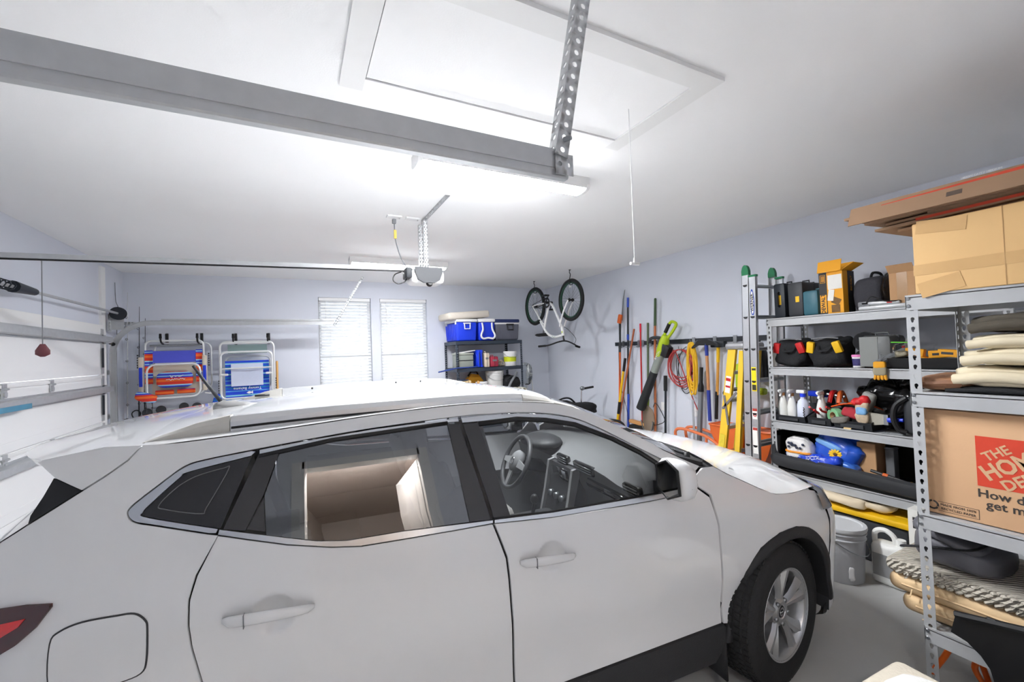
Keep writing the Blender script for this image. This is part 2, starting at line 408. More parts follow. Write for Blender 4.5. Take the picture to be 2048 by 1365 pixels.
# ceiling lamps
M_LED = mat('led_diffuser', (250, 252, 255), .4, 0, 0, emit=LAMP_STRENGTH); M_LED2 = mat('led_diffuser_dimmed', (250, 252, 255), .4, 0, 0, emit=LAMP2_STRENGTH)  # second diffuser set weaker so the far wall does not burn out
def led(c, label, M_LED):
    t = thing('led_ceiling_light', label, 'ceiling light', c, 0, 'LED shop lights on the ceiling')
    part('housing', MB().loft([[(x, -.085, 0), (x, .085, 0), (x, .085, -.05), (x, .074, -.072), (x, -.074, -.072), (x, -.085, -.05)] for x in (-.61, .61)]), M_WHITE, t)
    sec = [(.072, -.070), (.064, -.078), (.036, -.086), (0, -.089), (-.036, -.086), (-.064, -.078), (-.072, -.070)]
    part('diffuser', MB().loft([[(x, y, z) for y, z in sec] for x in (-.585, .585)], closed=True, caps=True), M_LED, t)
    for s in (-1, 1): part('end_cap', MB().prism([(y*1.04, z*1.03) for y, z in sec]+[(-.087, -.05), (.087, -.05)], 0, .027, Matrix(((0, 0, 1), (1, 0, 0), (0, 1, 0))), (.585 if s > 0 else -.612, 0, 0)), M_WHITE, t)
led((1.27, 2.46, H), 'glowing LED strip light beside the attic hatch and door track', M_LED)
led((1.22, 5.42, H), 'glowing LED strip light behind the door opener motor', M_LED2)

# ------------------------------------------------------------ perforated strips
def perf(mb, L, W, pitch, hole, th, M, t):
    """strip along local x, width in y, with a row of holes (8 points, ccw, start at +x)"""
    n = int(L/pitch); a = pitch/2
    out = [(a, 0), (a, W/2), (0, W/2), (-a, W/2), (-a, 0), (-a, -W/2), (0, -W/2), (a, -W/2)]
    for k in range(n):
        x = (k+.5)*pitch
        vs = [(x+p[0], p[1], z) for z in (0, th) for p in out]+[(x+p[0], p[1], z) for z in (0, th) for p in hole]
        fs = []
        for i in range(8):
            j = (i+1) % 8
            fs += [(8+i, 8+j, 24+j, 24+i), (j, i, 16+i, 16+j), (16+i, 24+i, 24+j, 16+j)]
        fs += [(1, 3, 11, 9), (5, 7, 15, 13)]
        mb.add(vs, fs, M, t)
    return mb
OCT = [(math.cos(i*PI/4), math.sin(i*PI/4)) for i in range(8)]
def circ(r): return [(r*c, r*s) for c, s in OCT]
KEY = [(.013, 0), (.009, .0075), (.001, .0085), (-.006, .0045), (-.014, .0), (-.006, -.0045), (.001, -.0085), (.009, -.0075)]
KEY = [(.0135, 0), (.009, .0068), (.0015, .0075), (-.004, .0035), (-.0125, .0032), (-.0125, -.0032), (.0015, -.0075), (.009, -.0068)]
def perf_angle(mb, p0, p1, W, pitch, hole, th, a_dir, b_dir):
    """two perforated flanges meeting along p0-p1; a_dir/b_dir point from the corner along each flange"""
    p0 = Vector(p0); d = Vector(p1)-p0; L = d.length; d.normalize()
    for fl, other in ((Vector(a_dir), Vector(b_dir)), (Vector(b_dir), Vector(a_dir))):
        nrm = d.cross(fl); M = Matrix((d, fl, nrm)).transposed()
        perf(mb, L, W, pitch, hole, th, M, p0+fl*(W/2))
    return mb
def sweep_xz(mb, path, prof, Y):
    """profile (n, y) swept along a path in the xz plane"""
    rings = []
    for k, (x, z) in enumerate(path):
        a = path[max(k-1, 0)]; b = path[min(k+1, len(path)-1)]; dx, dz = b[0]-a[0], b[1]-a[1]; l = math.hypot(dx, dz)
        nx, nz = -dz/l, dx/l
        rings.append([(x+nx*n, Y+y, z+nz*n) for n, y in prof])
    return mb.loft(rings)

# ------------------------------------------------------------ garage door
gd = bpy.data.objects.new('door_1', None); COL.objects.link(gd); gd.location = (XL+.05, (DY0+DY1)/2, 0); MW['door_1'] = Matrix.Translation(gd.location)
tag(gd, 'white sectional overhead garage door, closed', None, None, 'structure')
DX = XL+.02
for k in range(4):
    z0, z1 = .01+k*.53, .01+(k+1)*.53-.004
    m = MB().bx(DX-.04, DX, DY0, DY1, z0, z1)
    for za, zb in ((z0+.05, z0+.075), (z1-.075, z1-.05)): m.bx(DX, DX+.004, DY0+.1, DY1-.1, za, zb)
    sec = part('door_section', m, M_DOORW, gd, world=True)
    part('end_stile', MB().bx(DX, DX+.012, DY1-.055, DY1, z0+.01, z1-.01), M_GALV, gd, world=True)
    part('stile_bracket', MB().bx(DX+.012, DX+.03, DY1-.07, DY1-.055, z0+.08, z0+.3), M_BLKMET, gd, world=True)
for z in (2.0, 1.43, .95):
    part('strut', MB().loft([[(DX, y, z-.05), (DX+.012, y, z-.05), (DX+.012, y, z-.035), (DX+.075, y, z-.028), (DX+.075, y, z+.028), (DX+.012, y, z+.035), (DX+.012, y, z+.05), (DX, y, z+.05)] for y in (DY0+.05, DY1+.06)]), M_GALV, gd, world=True)
for z in (1.57, 1.045):
    part('joint_strip', MB().bx(DX, DX+.01, DY0, DY1-.06, z-.012, z+.012), M_WHITE, gd, world=True)
    for y in (3.2, 4.55, 5.25):
        part('hinge', MB().bx(DX+.004, DX+.014, y-.03, y+.03, z-.085, z+.02).cyl((DX+.018, y-.035, z-.02), (DX+.018, y+.035, z-.02), .009, n=8).bx(DX+.014, DX+.022, y-.018, y+.018, z-.075, z-.045), M_GALV, gd, world=True)
part('film_sleeve', MB().bx(DX+.001, DX+.08, 3.4, 4.75, 1.385, 1.425), mat('teal_film', (86, 150, 178), .35, .3, .1), gd, world=True)
part('seal', MB().bx(DX-.03, DX, DY0, DY1, 0, .012), M_RUB, gd, world=True)
struct('trim_3', MB().bx(XL, XL+.022, DY1-.02, DY1+.1, 0, 2.84), M_TRIM, 'white jamb board beside the garage door')
struct('trim_4', MB().bx(XL, XL+.022, DY0-.1, DY1-.02, DZ-.07, DZ+.02), M_TRIM, 'white head trim over the garage door')

# torsion shaft
ts = thing('torsion_shaft', 'grey torsion shaft with cable drum and spring above the garage door', 'door hardware', (XL+.12, 3.7, 2.3))
part('shaft', MB().cyl((XL+.12, 1.0, 2.31), (XL+.12, 6.62, 2.31), .013, n=10), M_GALV, ts, world=True)
sp = []
for i in range(260):
    a = i*PI/4; sp.append((XL+.12+.035*math.cos(a), 2.55+i*.0075, 2.31+.035*math.sin(a)))
part('spring', MB().tube(sp, .0055, 4), M_BLKMET, ts, world=True)
part('spring_cone', MB().cyl((XL+.12, 4.45, 2.31), (XL+.12, 4.75, 2.31), .045, .028, n=12), M_BLKMET, ts, world=True)
part('cable_drum', MB().lathe([(0, -.03), (.075, -.03), (.075, -.022), (.05, -.018), (.05, .018), (.075, .022), (.075, .03), (0, .03)], 20, frame_to((0, 1, 0)), (XL+.12, 6.56, 2.31)), M_BLKMET, ts, world=True)
part('bearing_plate', perf(MB(), .2, .12, .04, circ(.011), .003, Matrix(((0, 0, 1), (0, 1, 0), (1, 0, 0))), (XL+.04, 6.56, 2.1)).bx(XL+.04, XL+.16, 6.60, 6.604, 2.12, 2.36), M_GALV, ts, world=True)
part('centre_bracket', MB().bx(XL+.04, XL+.15, 3.6, 3.605, 2.2, 2.42).bx(XL+.04, XL+.045, 3.55, 3.66, 2.15, 2.5), M_GALV, ts, world=True)

# tracks
def track(name, Y, xe, label, inner):
    t = thing(name, label, 'door track', (-.5, Y, 2.2), 0)
    path = [(-1.9, .02), (-1.9, .6), (-1.9, 1.2), (-1.9, 1.84)]+[(-1.54-.36*math.cos(a), 1.84+.36*math.sin(a)) for a in [PI/2*i/10 for i in range(1, 11)]]+[(-1.0, 2.2), (-.3, 2.2), (xe, 2.2)]
    k = 1 if inner > 0 else -1
    prof = [(-.026, 0), (.026, 0), (.03, .004*k), (.03, .022*k), (.026, .022*k), (.024, .005*k), (-.024, .005*k), (-.026, .022*k), (-.03, .022*k), (-.03, .004*k)]
    part('rail', sweep_xz(MB(), path, prof, Y), M_GALV, t, world=True)
    part('rail_angle', MB().bx(-1.45, xe-.02, Y-.005*k-.002, Y-.005*k+.002, 2.2, 2.25).bx(-1.45, xe-.02, min(Y, Y-.03*k), max(Y, Y-.03*k), 2.247, 2.25), M_GALV, t, world=True)
    return t
tf = track('garage_door_track', 6.6, .52, 'galvanised door track running along the window wall', -1)
hf = MB(); perf_angle(hf, (.50, 6.58, 2.16), (.92, 6.58, 2.895), .032, .038, circ(.0075), .0025, (0, 1, 0), Vector((.868, 0, -.496)))
part('hanger_strap', hf, M_GALV, tf, world=True)
part('flag_bracket', perf(MB(), .24, .09, .03, circ(.008), .003, Matrix(((1, 0, 0), (0, 0, -1), (0, 1, 0))), (-1.94, 6.63, 2.17)), M_GALV, tf, world=True)
part('roller', MB().cyl((-1.9, 6.48, 1.95), (-1.9, 6.6, 1.95), .006, n=8).cyl((-1.9, 6.585, 1.95), (-1.9, 6.605, 1.95), .022, n=12), M_BLACK, tf, world=True)
for z in (.55, 1.1, 1.62): part('track_bracket', MB().bx(XL, -1.89, 6.61, 6.614, z-.02, z+.02).bx(XL, XL+.004, 6.58, 6.66, z-.03, z+.03), M_GALV, tf, world=True)
tn = thing('garage_door_track', 'galvanised door track hanging in front of the attic hatch', 'door track', (-.5, 1.0, 2.2))
path = [(-1.9, .02), (-1.9, .9), (-1.9, 1.86)]+[(-1.54-.36*math.cos(a), 1.86+.36*math.sin(a)) for a in [PI/2*i/10 for i in range(1, 11)]]+[(-.8, 2.22), (0, 2.22), (.715, 2.22)]
part('rail', sweep_xz(MB(), path, [(-.026, 0), (.02, 0), (.024, .004), (.024, .024), (.02, .024), (.018, .005), (-.024, .005), (-.026, .024), (-.03, .024), (-.03, .004)], 1.0), M_GALV, tn, world=True)
part('rail_angle', MB().bx(-1.45, .685, .996, 1.0, 2.215, 2.268).bx(-1.45, .685, 1.0, 1.03, 2.265, 2.268), M_GALV, tn, world=True)
hn = MB(); perf_angle(hn, (.665, .985, 2.25), (.80, .985, 2.895), .04, .038, circ(.0085), .0025, Vector((.979, 0, -.205)), (0, 1, 0))
part('hanger_strap', hn, M_GALV, tn, world=True)
part('end_bracket', perf(MB(), .06, .06, .03, circ(.007), .003, Matrix(((1, 0, 0), (0, 0, -1), (0, 1, 0))), (.665, .992, 2.225)), M_GALV, tn, world=True)
part('bolt', MB().cyl((.69, .98, 2.29), (.70, .96, 2.29), .007, n=6), M_STEEL, tn, world=True)

# opener
OY = 3.7
op = thing('door_opener', 'garage door opener motor with charcoal front hung on perforated straps', 'door opener', (1.0, OY, 2.33))
part('rail', MB().loft([[(x, OY-.02, z), (x, OY+.02, z), (x, OY+.02, z+.032), (x, OY-.02, z+.032)] for x, z in ((XL+.02, 2.372), (.9, 2.432))]), M_GALV, op, world=True)
part('drive_belt', MB().loft([[(x, OY-.008, z-.008), (x, OY+.008, z-.008), (x, OY+.008, z), (x, OY-.008, z)] for x, z in ((XL+.05, 2.372), (.9, 2.432))]), M_BLACK, op, world=True)
part('motor_housing', MB().rbox((1.05, OY, 2.375), (.30, .22, .125), .04, 3), M_WHITE, op, world=True)
part('end_cover', MB().prism([(-.12, .065), (.12, .065), (.12, .02), (.095, -.045), (.05, -.07), (-.05, -.07), (-.095, -.045), (-.12, .02)], 0, .02, Matrix(((1, 0, 0), (0, 0, -1), (0, 1, 0))), (1.05, OY-.11, 2.385)), M_DKGREY, op, world=True)
part('side_cover', MB().rbox((.885, OY-.03, 2.40), (.05, .15, .09), .012, 2), M_DKGREY, op, world=True)
part('lens', MB().cyl((1.06, OY-.09, 2.313), (1.06, OY-.12, 2.318), .03, .022, n=12), M_BLACK, op, world=True)
part('power_cord', MB().tube(smooth_path([(.84, OY, 2.42), (.78, OY-.03, 2.39), (.76, OY-.04, 2.34), (.80, OY-.04, 2.31), (.86, OY-.04, 2.33), (.88, OY-.03, 2.37)]), .005, 6), M_BLACK, op, world=True)
part('ceiling_angle', perf_angle(MB(), (1.044, 3.05, H-.002), (1.044, 3.74, H-.002), .035, .046, circ(.007), .0025, (1, 0, 0), (0, 0, -1)), M_GALV, op, world=True)
for y in (3.62, 3.78):
    part('hanger_strap', perf_angle(MB(), (1.03, y, 2.435), (1.03, y, H-.02), .032, .034, circ(.006), .002, (1, 0, 0), (0, 1, 0)), M_GALV, op, world=True)
part('door_arm', MB().bx(XL+.05, XL+.2, OY-.02, OY+.02, 2.3, 2.36).box((XL+.23, OY, 2.21), (.04, .03, .33), rot(0, .75)), M_BLKMET, op, world=True)
er = thing('release_cord', 'thin emergency release cord with a dark red knob hanging from the opener rail', 'cord', (-1.4, OY, 1.8))
part('cord', MB().cyl((0, 0, .04), (0, 0, .58), .003, n=5), M_GREYPL, er)
part('knob', MB().loft([[(.035*k*c, .012*k*s, z) for c, s in OCT] for k, z in ((.3, -.03), (1, -.015), (1, .01), (.35, .05))]), mat('maroon_plastic', (110, 60, 66), .5), er)
oc = thing('opener_power_cord', 'grey opener power cord with a yellow tag plugged into the ceiling', 'cord', (.80, 3.74, 2.5))
part('cord', MB().tube(smooth_path([(.80, 3.735, H-.03), (.803, 3.74, 2.80), (.81, 3.74, 2.70), (.84, 3.74, 2.58), (.87, 3.72, 2.50), (.90, 3.70, 2.455)]), .005, 6), M_GREYPL, oc, world=True)
part('plug', MB().bx(.785, .815, 3.72, 3.75, H-.05, H-.014), M_GREYPL, oc, world=True)
part('tag', MB().box((.806, 3.735, 2.755), (.022, .012, .075)), mat('manila_tag', (214, 190, 90), .7), oc, world=True)
for xc in (.79, .95):
    t = thing('ceiling_outlet', 'white ceiling box beside the opener straps %s' % ('with the power cord plugged in' if xc < .9 else 'with a blank cover'), 'outlet', (xc, 3.69, H))
    part('cover_plate', MB().rbox((0, 0, -.007), (.125, .075, .014), .004, 1), M_WHITE, t)
    part('screw', MB().cyl((.045, 0, -.013), (.045, 0, -.017), .004, n=8), M_STEEL, t)
# ---- car body surface: x forward from the front axle, z up; w = half width at (x, z)
def pchip(tbl):
    xs = [p[0] for p in tbl]; ys = [p[1] for p in tbl]; n = len(xs)
    h = [xs[i+1]-xs[i] for i in range(n-1)]; d = [(ys[i+1]-ys[i])/h[i] for i in range(n-1)]
    m = [d[0]]+[0 if d[i-1]*d[i] <= 0 else 2*d[i-1]*d[i]/(d[i-1]+d[i]) for i in range(1, n-1)]+[d[-1]]
    def f(x):
        if x <= xs[0]: return ys[0]+m[0]*(x-xs[0])
        if x >= xs[-1]: return ys[-1]+m[-1]*(x-xs[-1])
        i = bisect.bisect_right(xs, x)-1; t = (x-xs[i])/h[i]
        return ((1+2*t)*(1-t)**2*ys[i]+t*(1-t)**2*h[i]*m[i]+t*t*(3-2*t)*ys[i+1]+t*t*(t-1)*h[i]*m[i+1])
    return f
W_PLAN = pchip([(-3.2,.62),(-3.1,.75),(-2.95,.835),(-2.78,.876),(-2.65,.893),(-2.3,.9),(-2,.9),(-1,.897),(-.4,.895),(0,.905),(.35,.89),(.55,.85),(.7,.78),(.8,.68),(.87,.5)])
BELT = pchip([(-3.2,1.19),(-2.7,1.16),(-2.2,1.13),(-1.5,1.09),(-.8,1.04),(-.3,.99),(.1,.92),(.5,.80),(.8,.70)])
PROF = pchip([(-.25,-.12),(0,-.035),(.12,-.030),(.25,-.034),(.5,-.013),(.7,-.003),(.81,0),(.88,-.007),(1,-.03)])
QUAD = pchip([(-3.5,.15),(-.7,.15),(-.3,.9),(0,2.4),(.8,3.)])
def side_w(x, z):
    b = BELT(x)
    if z <= b: return W_PLAN(x)+PROF((z-.25)/(b-.25))
    s = z-b
    return W_PLAN(x)-.03-.28*s-QUAD(x)*s*s
# outlines of the body panels, glass and trim on that surface (x, z), metres
CAR = {
 'gutter': [(-2.551,1.273),(-2.543,1.293),(-2.489,1.337),(-2.427,1.382),(-2.370,1.396),(-2.231,1.410),(-2.058,1.425),(-1.865,1.438),(-1.550,1.449),(-1.436,1.447),(-1.308,1.442),(-1.174,1.427),(-1.071,1.406),(-1.002,1.382),(-0.901,1.332),(-0.764,1.254),(-0.657,1.195),(-0.575,1.152)],
 'dlo_low': [(-2.551,1.273),(-2.534,1.251),(-2.480,1.232),(-2.331,1.182),(-2.262,1.159),(-2.144,1.121),(-2.018,1.090),(-1.930,1.076),(-1.788,1.071),(-1.608,1.066),(-1.469,1.063),(-1.222,1.041),(-0.946,1.030),(-0.722,1.022),(-0.647,1.022)],
 'in_up': [(-2.515,1.272),(-2.495,1.296),(-2.435,1.352),(-2.410,1.366),(-2.248,1.390),(-2.231,1.388),(-2.012,1.414),(-1.793,1.423),(-1.600,1.430),(-1.544,1.423),(-1.478,1.422),(-1.312,1.418),(-1.180,1.402),(-1.043,1.371),(-0.872,1.296),(-0.734,1.219),(-0.659,1.166),(-0.615,1.117)],
 'in_low': [(-2.515,1.272),(-2.501,1.257),(-2.327,1.197),(-2.204,1.159),(-2.061,1.116),(-1.974,1.101),(-1.786,1.096),(-1.467,1.075),(-1.219,1.059),(-0.941,1.051),(-0.641,1.042)],
 'cut_q': [(-2.228,1.409),(-2.326,1.183),(-2.378,1.085),(-2.394,1.024),(-2.395,0.952),(-2.389,0.892),(-2.368,0.786)],
 'cut_b': [(-1.550,1.449),(-1.469,1.063),(-1.449,1.001),(-1.429,0.937),(-1.421,0.856),(-1.410,0.684),(-1.404,0.457)],
 'cut_f': [(-0.456,1.035),(-0.391,0.984),(-0.377,0.862),(-0.352,0.598),(-0.350,0.381)],
 'hood': [(-0.319,1.108),(-0.253,1.067),(-0.163,1.022),(-0.059,0.970),(0.036,0.932),(0.170,0.915),(0.397,0.901)],
 'arch_o': [(-0.318,0.377),(-0.266,0.495),(-0.207,0.603),(-0.115,0.702),(0.011,0.751),(0.135,0.759),(0.240,0.732),(0.336,0.663),(0.428,0.538),(0.481,0.363),(0.465,0.300),(0.370,0.282)],
 'arch_i': [(-0.263,0.355),(-0.157,0.563),(-0.065,0.665),(0.065,0.703),(0.195,0.689),(0.306,0.610),(0.419,0.455),(0.430,0.312)],
 'sill': [(-1.190,0.389),(-0.773,0.387),(-0.319,0.379)],
 'fuel': [(-2.697,0.888),(-2.691,0.986),(-2.672,1.012),(-2.627,1.024),(-2.557,1.023),(-2.517,1.019),(-2.493,0.997),(-2.488,0.971),(-2.492,0.887),(-2.505,0.856),(-2.551,0.845)],
 'tail': [(-2.801,1.084),(-2.746,1.089),(-2.692,1.083),(-2.691,1.075),(-2.720,1.032),(-2.757,0.999),(-2.795,0.979)],
 'red': [(-2.797,1.047),(-2.739,1.059),(-2.751,1.042),(-2.795,1.018)],
 'spoiler': [(-2.778,1.436),(-2.729,1.389),(-2.663,1.350),(-2.619,1.379),(-2.567,1.419),(-2.537,1.459)],
 'rglass': [(-2.170,1.386),(-1.602,1.414),(-1.557,1.083),(-1.974,1.104),(-2.204,1.167),(-2.211,1.271)],
 'rtri': [(-2.223,1.273),(-2.208,1.169),(-2.259,1.187)],
 'fglass': [(-1.476,1.413),(-1.395,1.073),(-0.683,1.042),(-0.660,1.163)],
 'h_r': [(-2.313,0.954),(-2.071,0.933),(-2.184,0.931)],
 'h_f': [(-1.377,0.915),(-1.142,0.891),(-1.246,0.908)],
 'qinner': [(-2.480,1.286),(-2.325,1.366),(-2.311,1.361),(-2.362,1.262),(-2.376,1.247),(-2.464,1.272)],
 'apil': [(-0.465,1.083),(-0.396,1.105)],
 'rear_edge': [(-2.663,1.350),(-2.717,1.314),(-2.768,1.281),(-2.824,1.244)],
 'cowl': [(-0.610,1.247),(-0.473,1.185),(-0.354,1.124),(-0.328,1.101)],
}

# ============================================================ car
CUPS = []            # (x, z, rx, rz, depth)
def S(x, z, cups=True):
    w = side_w(x, z)
    if cups:
        for cx, cz, rx, rz, d in CUPS:
            q = ((x-cx)/rx)**2+((z-cz)/rz)**2
            if q < 1: w -= d*(1-q)**1.0 if q < .25 else d*(1-q)*(1-((q-.25)/.75)**2*.35)
    return w
def snorm(x, z):
    e = .004
    dx = (S(x+e, z)-S(x-e, z))/(2*e); dz = (S(x, z+e)-S(x, z-e))/(2*e)
    return Vector((-dx, -1, -dz)).normalized()
def inset(poly, g):
    n = len(poly); ar = sum(poly[i-1][0]*poly[i][1]-poly[i][0]*poly[i-1][1] for i in range(n)); sgn = 1 if ar > 0 else -1
    out = []
    for i in range(n):
        a, b, c = Vector(poly[i-1]), Vector(poly[i]), Vector(poly[(i+1) % n])
        d1 = (b-a); d2 = (c-b)
        if d1.length < 1e-6 or d2.length < 1e-6: out.append(tuple(b)); continue
        d1.normalize(); d2.normalize()
        n1 = Vector((-d1.y, d1.x))*sgn; n2 = Vector((-d2.y, d2.x))*sgn
        m = n1+n2
        if m.length < .3: m = n1
        m.normalize(); k = g/max(.4, m.dot(n1))
        p = b+m*k; out.append((p.x, p.y))
    return out
def inside(p, poly):
    x, y = p; r = False; n = len(poly); j = n-1
    for i in range(n):
        xi, yi = poly[i]; xj, yj = poly[j]
        if (yi > y) != (yj > y) and x < (xj-xi)*(y-yi)/(yj-yi)+xi: r = not r
        j = i
    return r
def dens(poly, step):
    out = []; n = len(poly)
    for i in range(n):
        a = Vector(poly[i]); b = Vector(poly[(i+1) % n]); k = max(1, int((b-a).length/step+.5))
        for j in range(k): out.append(tuple(a.lerp(b, j/k)))
    return out
def panel_mesh(name, poly, m, off=0, thick=.014, grid=.04, gap=.003, fine=()):
    poly = inset(poly, gap) if gap else list(poly)
    bd = dens(poly, grid*.8); nb = len(bd)
    xs = [p[0] for p in bd]; zs = [p[1] for p in bd]; pts = []
    def scatter(x0, x1, z0, z1, st):
        x = x0
        while x < x1:
            z = z0
            while z < z1:
                if inside((x, z), bd):
                    dm = min((x-p[0])**2+(z-p[1])**2 for p in bd)
                    if dm > (st*.45)**2: pts.append((x, z))
                z += st
            x += st
    scatter(min(xs)+.013, max(xs), min(zs)+.011, max(zs), grid)
    for cx, cz, rx, rz in fine: 
        pts[:] = [p for p in pts if abs(p[0]-cx) > rx or abs(p[1]-cz) > rz]
        scatter(cx-rx, cx+rx, cz-rz, cz+rz, .008)
    vs = [Vector(p) for p in bd+pts]
    r = geometry.delaunay_2d_cdt(vs, [(i, (i+1) % nb) for i in range(nb)], [], 1, 1e-5)
    V, Fc = r[0], r[2]
    mb = MB(); mb.n = []
    for v in V:
        nn = snorm(v.x, v.y); mb.v.append(Vector((v.x, -S(v.x, v.y), v.y))+nn*off); mb.n.append(nn)
    for f in Fc:
        a, b, c = [mb.v[i] for i in f[:3]]
        mb.f.append(tuple(f) if (b-a).cross(c-a).y < 0 else tuple(reversed(f)))
    if thick:
        o = len(mb.v); ib = inset(bd, -.0015); A = []
        for i in range(nb):
            q = bd[i]; nn = snorm(*q); p = Vector((q[0], -S(*q), q[1]))+nn*off
            e = ib[i]; side = Vector((e[0]-q[0], 0, e[1]-q[1]))
            if side.length > 1e-6: side.normalize()
            mb.v += [p, p-nn*thick]; mb.n += [(side+nn*.7).normalized(), side if side.length > 0 else nn]
        ar = sum(bd[i-1][0]*bd[i][1]-bd[i][0]*bd[i-1][1] for i in range(nb))
        for i in range(nb):
            j = (i+1) % nb; q = (o+2*i, o+2*i+1, o+2*j+1, o+2*j)
            mb.f.append(q if ar > 0 else tuple(reversed(q)))
    return mb
CARROOT = thing('car', 'white compact crossover parked across the garage with dark tinted rear windows', 'car', (2.18, 2.203, 0), math.radians(-5))
def cpart(name, mb, m, parent=None, smooth=180, mirror=False, label=None):
    o = part(name, mb, m, parent or CARROOT, smooth, label=label)
    if mirror:
        c = o.copy(); COL.objects.link(c); c.parent = mirror if isinstance(mirror, bpy.types.Object) else CARROOT
        if c.parent == CARROOT: c.scale = (1, -1, 1)
        return o, c
    return o
M_PAINT = mat('white_car_paint', (222, 223, 224), .32, 0, .0, coat=1.0)
M_CLAD = mat('black_cladding', (40, 40, 42), .6, 0, .1, 60, .15, 200)
M_PILLAR = mat('pillar_black_film', (58, 58, 60), .35, 0, .0)
M_GLF = glass('front_door_glass', (.72, .73, .73), 1.55)
M_GLR = glass('privacy_glass', (.20, .20, .21), 2.4)
M_GLQ = glass('dark_quarter_glass', (.06, .06, .06), 1.6)
M_GLW = glass('windscreen_glass', (.8, .82, .82), 1.5)
M_TRIMCH = mat('satin_window_trim', (210, 212, 214), .22, .9, 0)
M_CABIN = mat('cabin_grey', (128, 128, 130), .7, 0, .06)
M_CABDK = mat('cabin_black', (58, 58, 60), .55, 0, .06)
M_SEAT = mat('light_grey_seat_cloth', (170, 168, 164), .85, 0, .06, 40, .2, 150)
M_PIANO = mat('piano_black', (12, 12, 13), .12, 0, 0, coat=1)
M_HEADL = mat('headliner', (188, 186, 182), .9, 0, .03)
G = CAR
gut = G['gutter']; dlo = G['dlo_low']; inu = G['in_up']; inl = G['in_low']
GUT = pchip(sorted(gut[3:]))
ZU = pchip([(-2.58, 1.450), (-2.42, 1.456), (-2.23, 1.464), (-2.06, 1.473), (-1.865, 1.485), (-1.55, 1.495), (-1.436, 1.494), (-1.308, 1.488), (-1.2, 1.476)])
def zu(x): return ZU(x) if x < -1.2 else GUT(x)+.046+.012*min(1, (x+1.2)/.4)
CUPS += [(-2.184, .931, .062, .062, .020), (-1.243, .903, .060, .060, .020)]
ARCHR = [(-2.646+.40*math.cos(a), .36+.40*math.sin(a)) for a in [PI*i/14 for i in range(15)]]   # front to rear over the rear wheel
# --- doors (lower panels)
cq = G['cut_q']; cb = G['cut_b']; cf = G['cut_f']
rd_poly = dlo[3:11]+cb[2:]+[(-1.402, .388), (-2.20, .388), (-2.235, .42)]+[(-2.262, .50), (-2.30, .585), (-2.345, .68)]+list(reversed(cq[2:]))
rd = rd_poly
fd_poly = [(cb[1][0]+.004, cb[1][1])]+dlo[11:]+[(-.60, 1.06), (-.545, 1.13), (-.49, 1.09), (-.462, 1.035), (-.398, .985)]+[(x-.003, z) for x, z in cf[2:4]]+[(-.353, .388), (-1.398, .388)]+[(x+.004, z) for x, z in reversed(cb[2:])]
rear_door, rear_door_l = cpart('rear_door', panel_mesh('rear_door', rd_poly, M_PAINT, fine=[(-2.184, .931, .075, .075)]), M_PAINT, mirror=True)
front_door, front_door_l = cpart('front_door', panel_mesh('front_door', fd_poly, M_PAINT, fine=[(-1.243, .903, .075, .075)]), M_PAINT, mirror=True)
# --- fender
ao = G['arch_o']; hd_ = G['hood']
f_poly = [(-.388, .99), (-.45, 1.036), (-.455, 1.078), (-.388, 1.112)]+hd_[0:6]+[(.30, .908), (.385, .885), (.425, .82), (.432, .70), (.432, .56), (.425, .545)]+list(reversed(ao[0:8]))+[(-.345, .383)]+[(x+.003, z) for x, z in reversed(cf[1:4])]
cpart('front_fender', panel_mesh('front_fender', f_poly, M_PAINT), M_PAINT, mirror=True)
# --- quarter panel with roof side rail and A pillar, one pressing
def sm(pl, n=5): return [(p.x, p.z) for p in smooth_path([(a, 0, b) for a, b in pl], n)]
q_out = sm([dlo[3], dlo[2], dlo[1], gut[0]]+gut[1:6])          # outer edge of the rear side window trim, sill to roof
q_in = sm([(-2.328, 1.199), inl[1], inu[0], inu[1], inu[2], inu[3], (-2.250, 1.391)])
tl = G['tail']; re_ = G['rear_edge']; sp_ = G['spoiler']
lowrear = [(-3.05, .90), (-3.07, .62)]
up_line = [(x, zu(x)) for x in [-2.45+.1*i for i in range(20)] if x < -.62]
q_poly = [(-.40, 1.118), (-.47, 1.088), (-.52, 1.118)]+list(reversed(sm(gut[5:])))+list(reversed(q_out))[1:-1]+[(cq[1][0], dlo[3][1])]+cq[2:]+[(-2.345, .68)]+[p for p in ARCHR if p[1] > .55 and p[0] < -2.36]+[(-3.03, .55), (-3.07, .75), (-3.04, .95), (-2.99, 1.02), (-2.93, 1.12), (-2.87, 1.21)]+list(reversed(re_))+sp_[3:]+up_line+[(-.60, 1.216), (-.50, 1.165)]
cpart('quarter_panel', panel_mesh('quarter_panel', q_poly, M_PAINT, grid=.035), M_PAINT, mirror=True)
# dark liner behind the panel gaps
ln = MB()
xs = [-3.0+i*.1 for i in range(35)]
ln.loft([[(x, -(S(x, z, False)-.024), z) for z in (.40, .55, .7, .85, .98, 1.03)] for x in xs if not (-.42 < x < .42 or -3.1 < x < -2.2)], closed=False, caps=False)
cpart('inner_liner', ln, M_CABDK, mirror=True)
